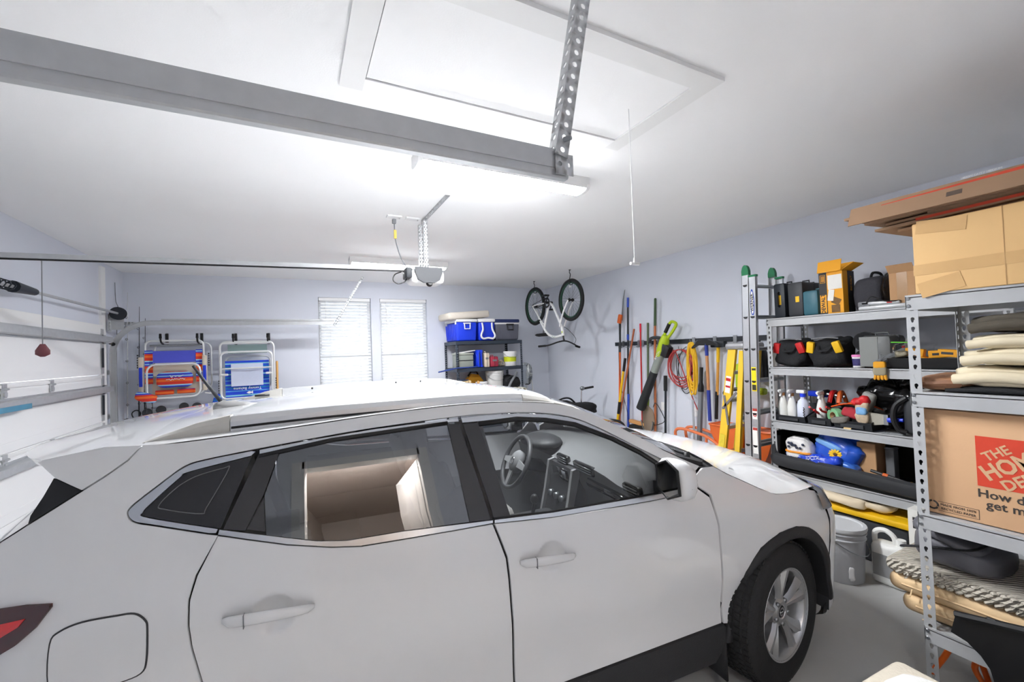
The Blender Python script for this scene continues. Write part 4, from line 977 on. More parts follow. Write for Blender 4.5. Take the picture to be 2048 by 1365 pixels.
# --- wheels
M_TYRE = mat('tyre_rubber', (34, 34, 35), .8, 0, .15, 30, .2, 120)
M_RIM = mat('alloy_rim', (190, 191, 193), .32, .75, .05)
def wheel(x, s, steer, front):
    c = Vector((x+(.022 if front else 0), -s*(.79 if front else .80), .345)); A = Matrix.Rotation(steer, 3, 'Z') @ Matrix.Rotation(PI/2*s, 3, 'X')   # local +z points outboard
    R_ = .345
    tyre = MB().lathe([(.212, .108), (.245, .116), (.29, .118), (.322, .108), (.338, .088), (.3445, .05), (.3445, -.05), (.338, -.088), (.322, -.108), (.29, -.118), (.212, -.105), (.21, 0)], 64, A, c, True)
    w_ = cpart('wheel', tyre, M_TYRE, smooth=40)
    tr = MB()
    for k in range(70):
        a = 2*PI*k/70
        for zz, wd_ in ((.086, .022), (.052, .026), (.018, .022), (-.018, .022), (-.052, .026), (-.086, .022)):
            rr = .3455 if abs(zz) < .07 else .339
            a2 = a+(.02 if zz > 0 else -.02)*(1 if abs(zz) > .03 else 0)
            M3 = A @ Matrix.Rotation(a2, 3, 'Z')
            tr.box(c+M3 @ Vector((rr, 0, zz)), (.009, .0225, wd_), M3)
    cpart('tread_blocks', tr, M_TYRE, w_, smooth=0)
    cpart('rim', MB().lathe([(.206, .104), (.219, .112), (.222, .104), (.210, .09), (.200, .03), (.195, -.09), (.19, -.09), (.195, .03), (.200, .096)], 56, A, c, True), M_RIM, w_, smooth=50)
    cpart('brake_disc', MB().lathe([(.05, .02), (.145, .02), (.145, .0), (.05, .0)], 36, A, c, True), M_STEEL, w_)
    cpart('rim_well', MB().lathe([(.0, -.03), (.205, -.03)], 30, A, c), M_CABDK, w_)
    for k in range(10):
        pair = k//2; sd = 1 if k % 2 else -1
        a0 = 2*PI*pair/5+PI/2+sd*.10; a1 = 2*PI*pair/5+PI/2+sd*.235+0
        def P(r, a, z): return c+A @ Vector((r*math.cos(a), r*math.sin(a), z))
        rings = []
        for r, a, hw, z in ((.045, a0, .018, .075), (.11, a0*.6+a1*.4, .021, .088), (.16, a0*.25+a1*.75, .026, .094), (.204, a1, .035, .098)):
            da = hw/r
            rings.append([P(r, a-da, z-.012), P(r, a-da*.35, z+.004), P(r, a+da*.35, z+.004 if sd < 0 else z-.002), P(r, a+da, z-.012), P(r, a, z-.045)])
        cpart('spoke', MB().loft(rings), M_RIM, w_, smooth=25)
    cpart('hub', MB().lathe([(0, .0), (.075, .0), (.072, .075), (.05, .088), (.034, .088), (.03, .083), (0, .083)], 30, A, c), M_RIM, w_, smooth=30)
    b = cpart('hub_cap', MB().lathe([(0, .086), (.026, .086), (.029, .083), (.029, .08)], 24, A, c), M_BLACK, w_)
    cpart('cap_badge', MB().lathe([(.013, .0862), (.017, .088), (.021, .0862)], 24, A, c).box(c+A @ Vector((0, 0, .087)), (.042, .006, .002), A), M_CHROME, w_)
    for k in range(5):
        a = 2*PI*k/5+PI/2+PI/5; p = c+A @ Vector((.057*math.cos(a), .057*math.sin(a), .075)); q = c+A @ Vector((.057*math.cos(a), .057*math.sin(a), .092))
        cpart('lug_nut', MB().cyl(p, q, .011, n=6), M_STEEL, w_)
    return w_
for s in (1, -1):
    wheel(0, s, math.radians(10.5), True); wheel(-2.646, s, 0, False)
cpart('mud_flap', MB().bx(-.345, -.335, -.87, -.68, .12, .37), M_CLAD, mirror=True)
cpart('under_body', MB().bx(-2.95, .7, -.70, .70, .19, .30), M_CABDK)
# ============================================================ beach chairs and the corner by the garage door
ST_RED = stripes('red_blue_stripe_cloth', [(0, (214, 52, 36)), (.24, (236, 110, 40)), (.42, (214, 52, 36)), (.55, (48, 66, 190)), (.66, (150, 200, 226)), (.74, (48, 66, 190)), (.9, (150, 200, 226))], 'Z', 6.5)
ST_BLU = stripes('blue_stripe_cloth', [(0, (30, 72, 208)), (.3, (96, 176, 230)), (.38, (30, 72, 208)), (.55, (22, 120, 190)), (.7, (30, 72, 208)), (.86, (130, 200, 220))], 'Z', 7)
M_MESH = mat('blue_violet_mesh', (84, 92, 206), .8, 0, .05, 60, .2, 200)
M_TUBEW = mat('white_enamel_tube', (226, 228, 228), .3, .2, .03)
M_BEIGE = mat('beige_plastic', (206, 196, 180), .6, 0, .05)
def rrect(x0, x1, z0, z1, r, y, n=4):
    pts = []
    for cx, cz, a in ((x1-r, z1-r, 0), (x0+r, z1-r, PI/2), (x0+r, z0+r, PI), (x1-r, z0+r, 1.5*PI)):
        for i in range(n+1): pts.append((cx+r*math.cos(a+i*PI/2/n), y, cz+r*math.sin(a+i*PI/2/n)))
    return pts
def sheet(x0, x1, z0, z1, y, th=.006, sag=.02, n=8):
    rings = []
    for i in range(n+1):
        t = i/n; z = z0+(z1-z0)*t; d = sag*math.sin(PI*t)
        rings.append([(x0, y, z), ((x0+x1)/2, y-d*.0+d, z), (x1, y, z), (x1, y+th, z), ((x0+x1)/2, y+d+th, z), (x0, y+th, z)])
    return MB().loft(rings)
def wall_hook(x, z, label):
    t = thing('wall_hook', label, 'hook', (x, YF, z), 0, 'black wall hooks holding the beach chairs')
    part('back_plate', MB().rbox((0, -.008, 0), (.035, .016, .16), .006, 2), M_BLACK, t)
    part('arm', MB().tube(smooth_path([(0, -.01, -.05), (0, -.12, -.07), (0, -.25, -.06), (0, -.31, -.03), (0, -.325, .03)]), .011, 8), M_BLACK, t)
    part('tip', MB().cyl((0, -.325, .0), (0, -.325, .06), .016, .013, 10), M_RUB, t)
c1 = thing('beach_chair', 'red and blue striped folded beach chair hung on wall hooks', 'beach chair', (-1.37, 6.9, 1.28))
Y1 = 6.86
part('back_frame', MB().tube(rrect(-1.67, -1.07, 1.30, 1.99, .06, Y1), .012, 8, True), M_TUBEW, c1, world=True)
part('seat_frame', MB().tube(rrect(-1.63, -1.09, 1.27, 1.69, .09, Y1-.12), .012, 8, True), M_TUBEW, c1, world=True)
part('leg_frame', MB().tube(rrect(-1.60, -1.0, 1.34, 1.96, .08, Y1+.1), .011, 8, True), M_TUBEW, c1, world=True)
part('cross_tube', MB().cyl((-1.62, Y1-.02, 1.93), (-1.10, Y1-.02, 1.93), .012, n=8), M_STEEL, c1, world=True)
part('mesh_panel', sheet(-1.59, -1.14, 1.71, 1.86, Y1-.05), M_MESH, c1, world=True)
for x0, x1 in ((-1.665, -1.585), (-1.145, -1.075)): part('side_band', sheet(x0, x1, 1.45, 1.87, Y1-.055), ST_RED, c1, world=True)
part('back_cloth', sheet(-1.60, -1.12, 1.31, 1.70, Y1-.03), M_BEIGE, c1, world=True)
part('lower_band', MB().rbox((-1.47, Y1-.06, 1.335), (.19, .03, .06), .012, 2).rbox((-1.25, Y1-.06, 1.34), (.19, .03, .06), .012, 2), ST_RED, c1, world=True)
pch = part('cooler_pouch', MB().soft((-1.355, Y1-.10, 1.495), (.37, .09, .20), .006, 9, seed=3, pw=.5), ST_RED, c1, world=True, label='striped zip pouch')
part('lettering', scribble((-1.33, Y1-.152, 1.535), (1, 0, 0), (0, 0, 1), .14, .022, 16, .0035, 2), M_WHITE, c1, world=True)
part('lettering', scribble((-1.34, Y1-.154, 1.498), (1, 0, 0), (0, 0, 1), .19, .018, 22, .0035, 3), M_WHITE, c1, world=True)
for x in (-1.70, -1.05):
    a = part('arm_rest', MB().rbox((x, Y1-.06, 1.56), (.055, .03, .46), .02, 2), M_BEIGE, c1, world=True)
    part('arm_pad', MB().rbox((x, Y1-.076, 1.54), (.035, .012, .24), .012, 2), M_BLUE, c1, world=True)
    for k in range(6): part('recline_notch', MB().box((x+(.04 if x > -1.3 else -.04), Y1-.02, 1.66+k*.03), (.012, .02, .02)), M_DKGREY, c1, world=True)
part('towel_bar', MB().tube([(-1.05, Y1-.08, 1.30), (-.98, Y1-.08, 1.29), (-.97, Y1-.02, 1.30)], .009, 6), M_TUBEW, c1, world=True)
hp = thing('head_pillow', 'striped head pillow with black lanyards hanging from the red beach chair', 'pillow', (-1.63, 6.74, 1.24))
part('cushion', MB().soft((-1.64, 6.74, 1.29), (.22, .08, .11), .012, 8, rot(0, .35), 5, pw=.55), ST_RED, hp, world=True)
for x in (-1.64, -1.58): part('lanyard', MB().tube([(x, 6.72, 1.26), (x+.005, 6.72, 1.18), (x, 6.72, 1.10)], .004, 5).sph((x+.003, 6.72, 1.16), .009, 6, 5), M_BLACK, hp, world=True)
c2 = thing('beach_chair', 'blue striped folded beach chair with a white centre panel on wall hooks', 'beach chair', (-.56, 6.9, 1.1))
part('back_frame', MB().tube(rrect(-.89, -.26, 1.12, 1.96, .07, Y1), .013, 8, True), M_TUBEW, c2, world=True)
part('seat_frame', MB().tube(rrect(-.87, -.28, 1.20, 1.82, .06, Y1-.10), .013, 8, True), M_TUBEW, c2, world=True)
part('leg_frame', MB().tube(rrect(-.84, -.31, 1.30, 1.76, .07, Y1+.08), .012, 8, True), M_TUBEW, c2, world=True)
part('cross_tube', MB().cyl((-.86, Y1-.02, 1.94), (-.30, Y1-.02, 1.94), .012, n=8).cyl((-.86, Y1-.11, 1.60), (-.29, Y1-.11, 1.60), .010, n=8), M_TUBEW, c2, world=True)
part('head_pad', sheet(-.80, -.34, 1.80, 1.92, Y1-.02), mat('sage_grey_cloth', (120, 140, 140), .85), c2, world=True)
part('back_cloth', sheet(-.83, -.32, 1.13, 1.70, Y1-.05), ST_BLU, c2, world=True)
part('centre_panel', sheet(-.76, -.39, 1.36, 1.66, Y1-.085), mat('white_mesh_cloth', (206, 214, 236), .85, 0, .04, 60, .2, 200), c2, world=True)
part('lettering', MB().text('Tommy Bahama', .05, rot(PI/2, PI, 0), (-.575, Y1-.075, 1.325)), M_WHITE, c2, world=True)
part('fish_print', MB().prism([(-.03, 0), (0, .02), (.03, .01), (.045, .025), (.045, -.02), (.03, -.005), (0, -.015)], 0, .002, rot(PI/2), (-.56, Y1-.072, 1.265)), M_WHITE, c2, world=True)
for x in (-.86, -.29):
    part('frame_clip', MB().rbox((x+(.03 if x < -.5 else -.03), Y1-.10, 1.52), (.08, .03, .03), .008, 1), M_WHITE, c2, world=True)
    for k in range(9): part('recline_notch', MB().box((x+(-.045 if x < -.5 else .045), Y1+.02, 1.18+k*.032), (.02, .03, .018)), M_DKGREY, c2, world=True)
part('wood_arm', MB().rbox((-.225, Y1+.03, 1.47), (.03, .05, .42), .01, 1), mat('varnished_arm', (214, 164, 96), .5), c2, world=True)
part('side_flap', MB().soft((-.93, Y1-.03, 1.16), (.09, .05, .22), .012, 9, rot(0, .25), 4, pw=.6), ST_BLU, c2, world=True)
for x, z, s in ((-1.51, 2.02, 'at the garage door end'), (-1.13, 2.02, 'over the red chair, nearer the blue chair'), (-.735, 2.01, 'over the blue chair, nearer the red chair'), (-.33, 2.01, 'at the window end')):
    wall_hook(x, z, 'long black rubber-tipped wall hook '+s)
# wall rack with round knobs
rk = thing('wall_rack', 'white wall rack with round black knobs below the red beach chair', 'rack', (-1.42, YF-.02, 1.0))
part('rail', MB().rbox((-1.42, YF-.03, 1.06), (.74, .02, .09), .008, 1), mat('pale_grey_rack', (214, 218, 222), .4), rk, world=True)
part('lower_bar', MB().tube(smooth_path([(-1.78, YF-.10, .99), (-1.66, YF-.14, 1.02), (-1.3, YF-.15, 1.04), (-1.05, YF-.12, 1.06)]), .02, 8), M_TUBEW, rk, world=True)
for x, z in ((-1.70, 1.075), (-1.56, 1.10), (-1.32, 1.12), (-1.18, 1.11)):
    part('knob', MB().lathe([(0, .03), (.05, .025), (.055, .0), (.04, -.03), (.015, -.035), (.015, -.08), (0, -.08)], 14, rot(PI/2), (x, YF-.12, z)), M_DKGREY, rk, world=True)
cr = thing('coiled_strap', 'small coiled black strap hanging low in the corner', 'strap', (-1.83, YF-.06, 1.0))
part('coil', MB().tube([(-1.83+.04*math.cos(a)*(1+.1*math.sin(3*a)), YF-.05+.01*math.sin(2*a), 1.05+.06*math.sin(a)) for a in [i*PI/8 for i in range(30)]], .007, 5), M_BLACK, cr, world=True)
part('hook', MB().cyl((-1.83, YF, 1.11), (-1.80, YF-.09, 1.11), .005, n=6), M_BLACK, cr, world=True)
# fishing rods in the corner
for i, (x, y, zt, lab) in enumerate(((-1.88, 6.96, 2.62, 'thin silver fishing rod with a looped tip standing in the corner'), (-1.79, 7.05, 2.45, 'dark fishing rod with a black reel standing in the corner'), (-1.74, 7.08, 2.30, 'slim black fishing rod nearest the beach chairs'))):
    t = thing('fishing_rod', lab, 'fishing rod', (x, y, 0), 0, 'fishing rods in the corner')
    m_ = M_GALV if i == 0 else M_BLKMET
    part('blank', MB().tube([(0, 0, .35), (.0, .01, 1.2), (.015, .03, zt)], [.009, .007, .0025], 6), m_, t)
    part('grip', MB().cyl((0, 0, 0), (0, 0, .36), .014, n=8), M_RUB, t)
    for k in range(5): part('line_guide', MB().tube([(.012*math.cos(a)+.01, -.018, 1.2+k*(zt-1.25)/5+.012*math.sin(a)) for a in [i2*PI/4 for i2 in range(8)]], .0022, 4, True).cyl((0, 0, 1.2+k*(zt-1.25)/5), (.01, -.018, 1.2+k*(zt-1.25)/5-.01), .002, n=4), M_BLACK, t)
    rz_ = (1.0, 1.30, .9)[i]
    part('reel', MB().cyl((-.02, -.03, rz_), (.05, -.03, rz_), .028, n=12).cyl((0, 0, rz_-.03), (0, 0, rz_+.03), .013, n=8).cyl((.05, -.03, rz_), (.075, -.05, rz_), .006, n=6), M_BLACK, t)
bl_ = thing('wall_cable', 'thin wire hanging in a knot on the corner wall above the drum', 'cable', (-1.90, 6.86, 2.3))
part('wire', MB().tube(smooth_path([(-1.95, 6.86, 2.72), (-1.945, 6.86, 2.5), (-1.93, 6.88, 2.42), (-1.95, 6.84, 2.36), (-1.94, 6.87, 2.3), (-1.945, 6.86, 1.7), (-1.945, 6.87, 1.0)]), .004, 5), M_GREYPL, bl_, world=True)
# ============================================================ shelf under the coolers
M_POST = mat('dark_blue_grey_steel', (58, 66, 78), .45, .3, .08, 20)
fs = thing('storage_shelf', 'dark steel storage shelf with coolers on top by the window', 'shelf', (2.91, 6.8, 0))
SX0, SX1, SY0, SY1 = 2.32, 3.52, 6.50, 7.10
pm = {}
for sx in (0, 1):
    for sy in (0, 1):
        mb = MB(); ad = (1 if sx == 0 else -1, 0, 0); bd = (0, 1 if sy == 0 else -1, 0)
        perf_angle(mb, (0, 0, 0), (0, 0, 1.89), .036, .038, circ(.0085), .002, ad, bd)
        mb.v = [v+Vector(((SX0, SX1)[sx], (SY0, SY1)[sy], 0)) for v in mb.v]
        part('post', mb, M_POST, fs, world=True)
for z in (1.885, 1.44, 1.0, .5):
    part('shelf_board', MB().bx(SX0+.01, SX1-.01, SY0+.01, SY1-.01, z-.018, z-.003), M_POST, fs, world=True)
    for y in (SY0-.004, SY1): part('beam', MB().bx(SX0+.002, SX1-.002, y, y+.004, z-.055, z), M_POST, fs, world=True)
    for x in (SX0-.004, SX1): part('beam', MB().bx(x, x+.004, SY0, SY1, z-.055, z), M_POST, fs, world=True)
def cooler(name, label, c, size, body, lid, lidh=.05, trim=None):
    t = thing(name, label, 'cooler', c)
    x, y, z = size
    part('body', MB().rbox((0, 0, (z-lidh)/2), (x, y, z-lidh), .03, 3, taper=.93), body, t)
    if trim: part('rim', MB().rbox((0, 0, z-lidh-.012), (x+.008, y+.008, .03), .01, 2), trim, t)
    part('lid', MB().rbox((0, 0, z-lidh/2+.002), (x+.012, y+.012, lidh), .018, 3), lid, t)
    return t
Z0 = 1.886
t = cooler('cooler', 'big blue cooler with a white lid and end handle under the beige cushion', (2.515, 6.80, Z0), (.36, .60, .36), M_BLUE, M_WHITE)
part('handle', MB().tube([(-.055, -.30, .29), (-.055, -.325, .29), (.055, -.325, .29), (.055, -.30, .29)], .011, 6).tube([(-.05, -.315, .29), (-.045, -.318, .20), (.045, -.318, .20), (.05, -.315, .29)], .010, 6), M_WHITE, t)
for k in range(6): part('rib', MB().box((-.178, -.22+k*.085, .16), (.008, .012, .26)), M_BLUE, t)
for y in (-.27, .2): part('lid_clip', MB().box((-.185, y, .30), (.014, .04, .05)), M_WHITE, t)
t = cooler('cooler', 'upright blue cooler with a curved white swing handle', (2.88, 6.78, Z0), (.30, .52, .37), M_BLUE, M_WHITE, .06)
part('swing_handle', MB().tube(smooth_path([(-.09, -.262, .30), (-.085, -.285, .19), (-.125, -.295, .09), (-.09, -.30, .035), (0, -.30, .045), (.09, -.30, .035), (.125, -.295, .09), (.085, -.285, .19), (.09, -.262, .30)], 5), .016, 8), M_WHITE, t)
M_GCOOL = mat('slate_cooler', (96, 98, 110), .5, 0, .04); M_NAVY = mat('navy_plastic', (40, 52, 96), .5, 0, .04)
t = cooler('cooler', 'grey cooler with a navy lid and white rim', (3.27, 6.80, Z0), (.46, .54, .36), M_GCOOL, M_NAVY, .06, M_WHITE)
part('handle', MB().tube([(-.01, -.272, .275), (-.01, -.285, .18), (.10, -.285, .18), (.10, -.272, .275)], .010, 6).box((.045, -.275, .27), (.14, .02, .025)), M_BLACK, t)
for k in range(2): part('rib', MB().box((-.17+k*.05, -.262, .14), (.02, .008, .2)), M_GCOOL, t)
solo('seat_cushion', MB().rbox((2.55, 6.72, 2.315), (.74, .48, .115), .035, 3, rot(0, -.07, .06)), mat('oatmeal_cloth', (212, 204, 192), .9, 0, .05, 50, .2, 150), 'beige boxed seat cushion lying on the blue cooler', 'cushion')
Z1 = 1.441
t = thing('tackle_box', 'grey green tackle box with a bungee cord and white tray lid', 'box', (2.49, 6.68, Z1))
part('body', MB().rbox((0, 0, .11), (.27, .30, .22), .02, 2), mat('sage_plastic', (142, 148, 140), .5), t)
part('lid', MB().rbox((.0, 0, .235), (.28, .31, .035), .01, 2), mat('sage_plastic_lid', (158, 162, 152), .5), t)
part('tray', MB().rbox((.02, -.05, .27), (.30, .2, .016), .005, 1, rot(0, -.12)), M_WHITE, t)
part('bungee', MB().tube([(-.137, -.155, .13), (.137, -.155, .13), (.138, .15, .13)], .006, 5), M_BLKMET, t)
for i, (dx, m_) in enumerate(((2.70, M_BLUE), (2.75, MATS['blue_plastic']))):
    t = thing('organizer_case', 'blue plastic organizer case standing %s' % ('against the tackle box' if i == 0 else 'beside the cream case'), 'case', (dx, 6.66, Z1), .12)
    part('shell', MB().rbox((0, 0, .15), (.045, .30, .29), .02, 2), m_, t)
    part('ring', MB().tube([(-.026, .1*math.cos(a)-.02, .15+.1*math.sin(a)) for a in [i2*PI/8 for i2 in range(16)]], .008, 5, True), m_, t)
    part('hinge', MB().cyl((.0, -.155, .05), (0, -.155, .25), .008, n=6), M_NAVY, t)
def case(name, label, c, size, m_, cat='case', rz=0, latch=M_GREYPL):
    t = thing(name, label, cat, c, rz); x, y, z = size
    part('shell', MB().rbox((0, 0, z/2), size, min(size)*.16, 2), m_, t)
    part('seam', MB().bx(-.003, .003, -y/2-.002, y/2+.002, .01, z+.0015), M_DKGREY, t)
    part('handle', MB().tube([(0, -y*.2, z-.004), (0, -y*.2, z+.02), (0, y*.2, z+.02), (0, y*.2, z-.004)], .007, 6), m_, t)
    part('latch', MB().rbox((0, -y/2-.003, z*.62), (x*.5, .008, .03), .003, 1), latch, t)
    return t
case('small_case', 'cream plastic case standing between blue and red cases', (2.86, 6.64, Z1), (.10, .24, .24), mat('cream_plastic', (216, 200, 180), .5))
case('small_case', 'dark red plastic case lying beside the cream case', (3.00, 6.64, Z1), (.15, .24, .175), mat('wine_plastic', (166, 48, 70), .5))
t = thing('rope_bundle', 'messy pale rope bundle beside the paint bucket', 'rope', (3.14, 6.66, Z1))
random.seed(3)
part('coil', MB().tube(smooth_path([(random.uniform(-.08, .08), random.uniform(-.1, .1), random.uniform(.008, .11)) for _ in range(26)], 4), .006, 5), mat('pale_rope', (206, 192, 170), .9), t)
def bucket(name, label, c, r, h, body, band=None, bandm=None, lid=None, cat='bucket', handle_side=-1, tilt=0):
    t = thing(name, label, cat, c)
    part('pail', MB().lathe([(0, .004), (r*.86, .004), (r*.88, .0), (r, h), (r*1.04, h), (r*1.04, h-.012), (r*1.02, h-.014), (r*1.03, h-.04), (r*.985, h-.05), (r*.97, h-.1)] if False else [(0, .003), (r*.85, .0), (r*.87, .003), (r*.975, h*.8), (r*1.02, h*.8), (r*1.02, h*.815), (r*.985, h*.83), (r, h*.9), (r*1.045, h*.9), (r*1.045, h*.92), (r*1.0, h*.93), (r*1.0, h), (r*.97, h), (r*.84, .012), (0, .012)], 28), body, t)
    if band: part('label_band', MB().lathe([(r*(.872+.128*band[0]/h)+.0012, band[0]), (r*(.872+.128*band[1]/h)+.0012, band[1])], 28), bandm, t)
    if lid: part('lid', MB().lathe([(0, h*1.01), (r*.86, h*1.01), (r*.9, h*1.03), (r*1.06, h*1.03), (r*1.08, h*.985), (r*1.06, h*.96)], 28), lid, t)
    hp_ = [(r*1.05*math.cos(a), r*1.08*math.sin(a)*handle_side*-1*-1 if False else -abs(r*1.12*math.sin(a)), h*.86-.30*h*math.sin(a)) for a in [PI*i/12 for i in range(13)]]
    part('bail_handle', MB().tube(hp_, .003, 5), M_STEEL, t)
    return t
M_LABEL = mat('lime_label', (206, 216, 40), .5, 0, .03)
bucket('paint_bucket', 'white paint bucket with a broad lime label on the middle shelf', (3.34, 6.62, Z1), .115, .255, M_WHITE, (.075, .16), M_LABEL)
Z2 = 1.001
bucket('paint_bucket', 'small white bucket with a lime band below the cream case', (2.78, 6.60, Z2), .10, .20, M_WHITE, (.04, .11), M_LABEL)
bucket('utility_bucket', 'tall plain white bucket on the lower shelf', (3.05, 6.66, Z2), .155, .37, mat('frosted_white', (206, 206, 204), .5))
t = thing('tool_caddy', 'blue tool caddy filled with rollers on the lower shelf', 'caddy', (2.48, 6.70, Z2))
part('tray', MB().rbox((0, 0, .08), (.26, .36, .16), .02, 2, taper=.9), mat('dull_blue_plastic', (78, 104, 160), .5), t)
part('handle', MB().tube([(-.1, 0, .15), (-.1, 0, .24), (.1, 0, .24), (.1, 0, .15)], .01, 6), MATS['dull_blue_plastic'], t)
for k in range(4): part('roller', MB().cyl((-.08+k*.05, -.16, .19+.01*k), (-.06+k*.05, .12, .20), .022, n=10), mat('tan_roller', (222, 196, 150), .9), t)
t = thing('circular_saw_guard', 'yellow power saw with a wooden strip behind the lime bucket', 'power tool', (2.74, 6.86, Z2))
part('body', MB().prism([(-.16, .06), (-.13, .24), (-.04, .33), (.08, .31), (.17, .19), (.2, .06)], -.05, .05, rot(PI/2)), mat('tool_amber', (226, 158, 36), .45), t)
part('grip', MB().tube([(-.1, 0, .29), (-.04, 0, .37), (.06, 0, .36), (.1, 0, .28)], .016, 8), M_BLACK, t)
part('base', MB().bx(-.18, .2, -.08, .08, 0, .06), M_STEEL, t)
solo('wood_strip', MB().box((2.64, 6.52, 1.10), (.04, .015, .27), rot(0, .45)), mat('pine', (226, 176, 112), .7, 0, .1, 10, stretch=(8, 8, 1)), 'short pine strip leaning beside the small lime bucket', 'wood')
t = thing('black_duffel', 'heap of black straps and a grey hose on the lower shelf', 'bag', (3.33, 6.68, Z2))
part('bag', MB().soft((0, 0, .13), (.32, .34, .26), .05, 7, seed=9, pw=.6), M_BLKCLOTH, t)
part('hose', MB().tube(smooth_path([(-.14, -.2, .02), (-.06, -.2, .16), (.02, -.19, .26), (.08, -.16, .33)]), .022, 8), M_GREYPL, t)
part('strap', MB().tube(smooth_path([(-.12, -.16, .2), (0, -.19, .27), (.12, -.17, .18), (.05, -.19, .05)]), .015, 6, flat=.3), M_BLKCLOTH, t)
for k in range(3):
    t = thing('pvc_pipe', ('short cream PVC pipe next to the blue stopper', 'short cream PVC pipe in the middle of three', 'short cream PVC pipe next to the shelf post')[k], 'pipe', (3.27+k*.082, 6.60, 1.043), 0, 'row of PVC pipe ends on the lower shelf')
    part('wall', MB().lathe([(.029, -.15), (.036, -.15), (.036, .3), (.029, .3)], 18, rot(PI/2), (0, 0, 0), True), mat('cream_pvc', (226, 222, 206), .4), t)
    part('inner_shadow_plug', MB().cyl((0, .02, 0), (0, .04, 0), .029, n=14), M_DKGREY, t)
solo('blue_stopper', MB().rbox((3.20, 6.53, 1.03), (.05, .05, .055), .012, 2), mat('cap_blue', (60, 140, 220), .4), 'small light blue stopper beside the PVC pipes', 'stopper')
solo('red_fitting', MB().lathe([(0, 0), (.03, 0), (.035, .02), (.022, .035), (.022, .06), (0, .065)], 14, rot(0, 1.2), (2.98, 6.51, 1.035)), M_RED, 'small red hose fitting in front of the tall white bucket', 'fitting')
solo('blue_rod', MB().tube([(1.98, 6.40, 1.41), (2.31, 6.47, 1.455), (2.9, 6.56, 1.456)], .011, 8), mat('blue_rod_paint', (48, 70, 140), .45), 'thin blue rod sticking out of the shelf towards the windows', 'rod')
t = thing('hanging_bag', 'clear plastic bag of white hangers on the shelf end', 'bag', (3.60, 6.62, 1.1))
random.seed(11)
for k in range(5):
    x0 = random.uniform(0, .08); part('hanger', MB().tube(smooth_path([(x0, -.12, .22+.03*k), (x0+.04, -.02, .34), (x0+.08, .1, .2), (x0+.03, .0, .1+.02*k), (x0, -.12, .22+.03*k)], 4), .005, 5), M_WHITE, t)
part('film', MB().soft((.06, 0, .18), (.14, .28, .38), .02, 9, seed=2, pw=.7), glass('clear_film', (.93, .95, .95), 1.3, .1), t)
part('hook', MB().cyl((-.09, 0, .33), (.06, 0, .33), .004, n=5), M_STEEL, t)
t = thing('lace_panel', 'white lattice panel standing in the corner behind the shelf', 'panel', (3.86, 6.9, 0), .5)
part('frame', MB().tube(smooth_path([(-.1, 0, .0), (-.12, 0, .6), (-.05, 0, 1.12), (.05, 0, 1.16), (.12, 0, 1.0), (.16, 0, 0)]), .012, 6), M_WHITE, t)
for k in range(7): part('lattice_bar', MB().cyl((-.1, 0, .3+k*.11), (.13, 0, .42+k*.09), .006, n=5), M_WHITE, t)
# ============================================================ bicycle hung upside down, scooter
bk = thing('bicycle', 'white cruiser bicycle with green rims hung upside down from ceiling hooks', 'bicycle', (3.75, 5.85, 1.7))
M_BFR = mat('white_frame_paint', (238, 239, 238), .25, 0, .02, coat=.5); M_GRIM = mat('dark_green_rim', (28, 66, 48), .35, .2, .05)
BX = 3.75
def P(y, z, x=0): return (BX+x, y, z)
def bwheel(yc, zc, R_, front):
    Mx = Matrix(((0, 0, 1), (1, 0, 0), (0, 1, 0)))
    ty = MB().lathe([(R_-.028+.026*math.cos(a), .024*math.sin(a)) for a in [2*PI*i/8 for i in range(8)]], 48, Mx, P(yc, zc), True)
    w = part('wheel', ty, M_RUB, bk, 60, True)
    part('rim', MB().lathe([(R_-.052, -.017), (R_-.052, .017), (R_-.072, .012), (R_-.072, -.012)], 48, Mx, P(yc, zc), True), M_GRIM, w, 60, True)
    sp = MB()
    for k in range(28):
        a = 2*PI*k/28; b = a+(.5 if k % 2 else -.5); s = .028 if k % 4 < 2 else -.028
        sp.cyl(P(yc+.02*math.cos(b), zc+.02*math.sin(b), s), P(yc+(R_-.07)*math.cos(a), zc+(R_-.07)*math.sin(a)), .0012, n=4, caps=False)
    part('spokes', sp, M_BLACK, w, 35, True)
    part('hub', MB().cyl(P(yc, zc, -.05), P(yc, zc, .05), .016, n=12).cyl(P(yc, zc, -.032), P(yc, zc, -.028), .028, n=14).cyl(P(yc, zc, .028), P(yc, zc, .032), .028, n=14), M_BLACK, w, 35, True)
    part('reflector', MB().box(P(yc, zc+R_*.62), (.012, .05, .025)), M_WHITE, w, 35, True)
RW, FW, BB, HTa, HTb, ST = (6.39, 2.46), (5.31, 2.44), (5.93, 2.47), (5.575, 2.03), (5.555, 1.915), (6.16, 2.10)
bwheel(*RW, .335, False); bwheel(*FW, .325, True)
part('main_tube', MB().tube(smooth_path([P(BB[0], BB[1]), P(5.82, 2.40), P(5.68, 2.20), P(HTa[0], HTa[1])]), .021, 10), M_BFR, bk, 40, True)
part('top_tube', MB().tube(smooth_path([P(6.36, 2.40), P(6.20, 2.16), P(6.02, 1.97), P(5.80, 1.90), P(HTb[0], HTb[1]+.01)]), .020, 10), M_BFR, bk, 40, True)
part('seat_tube', MB().cyl(P(*BB), P(6.115, 2.05), .019, n=10), M_BFR, bk, 40, True)
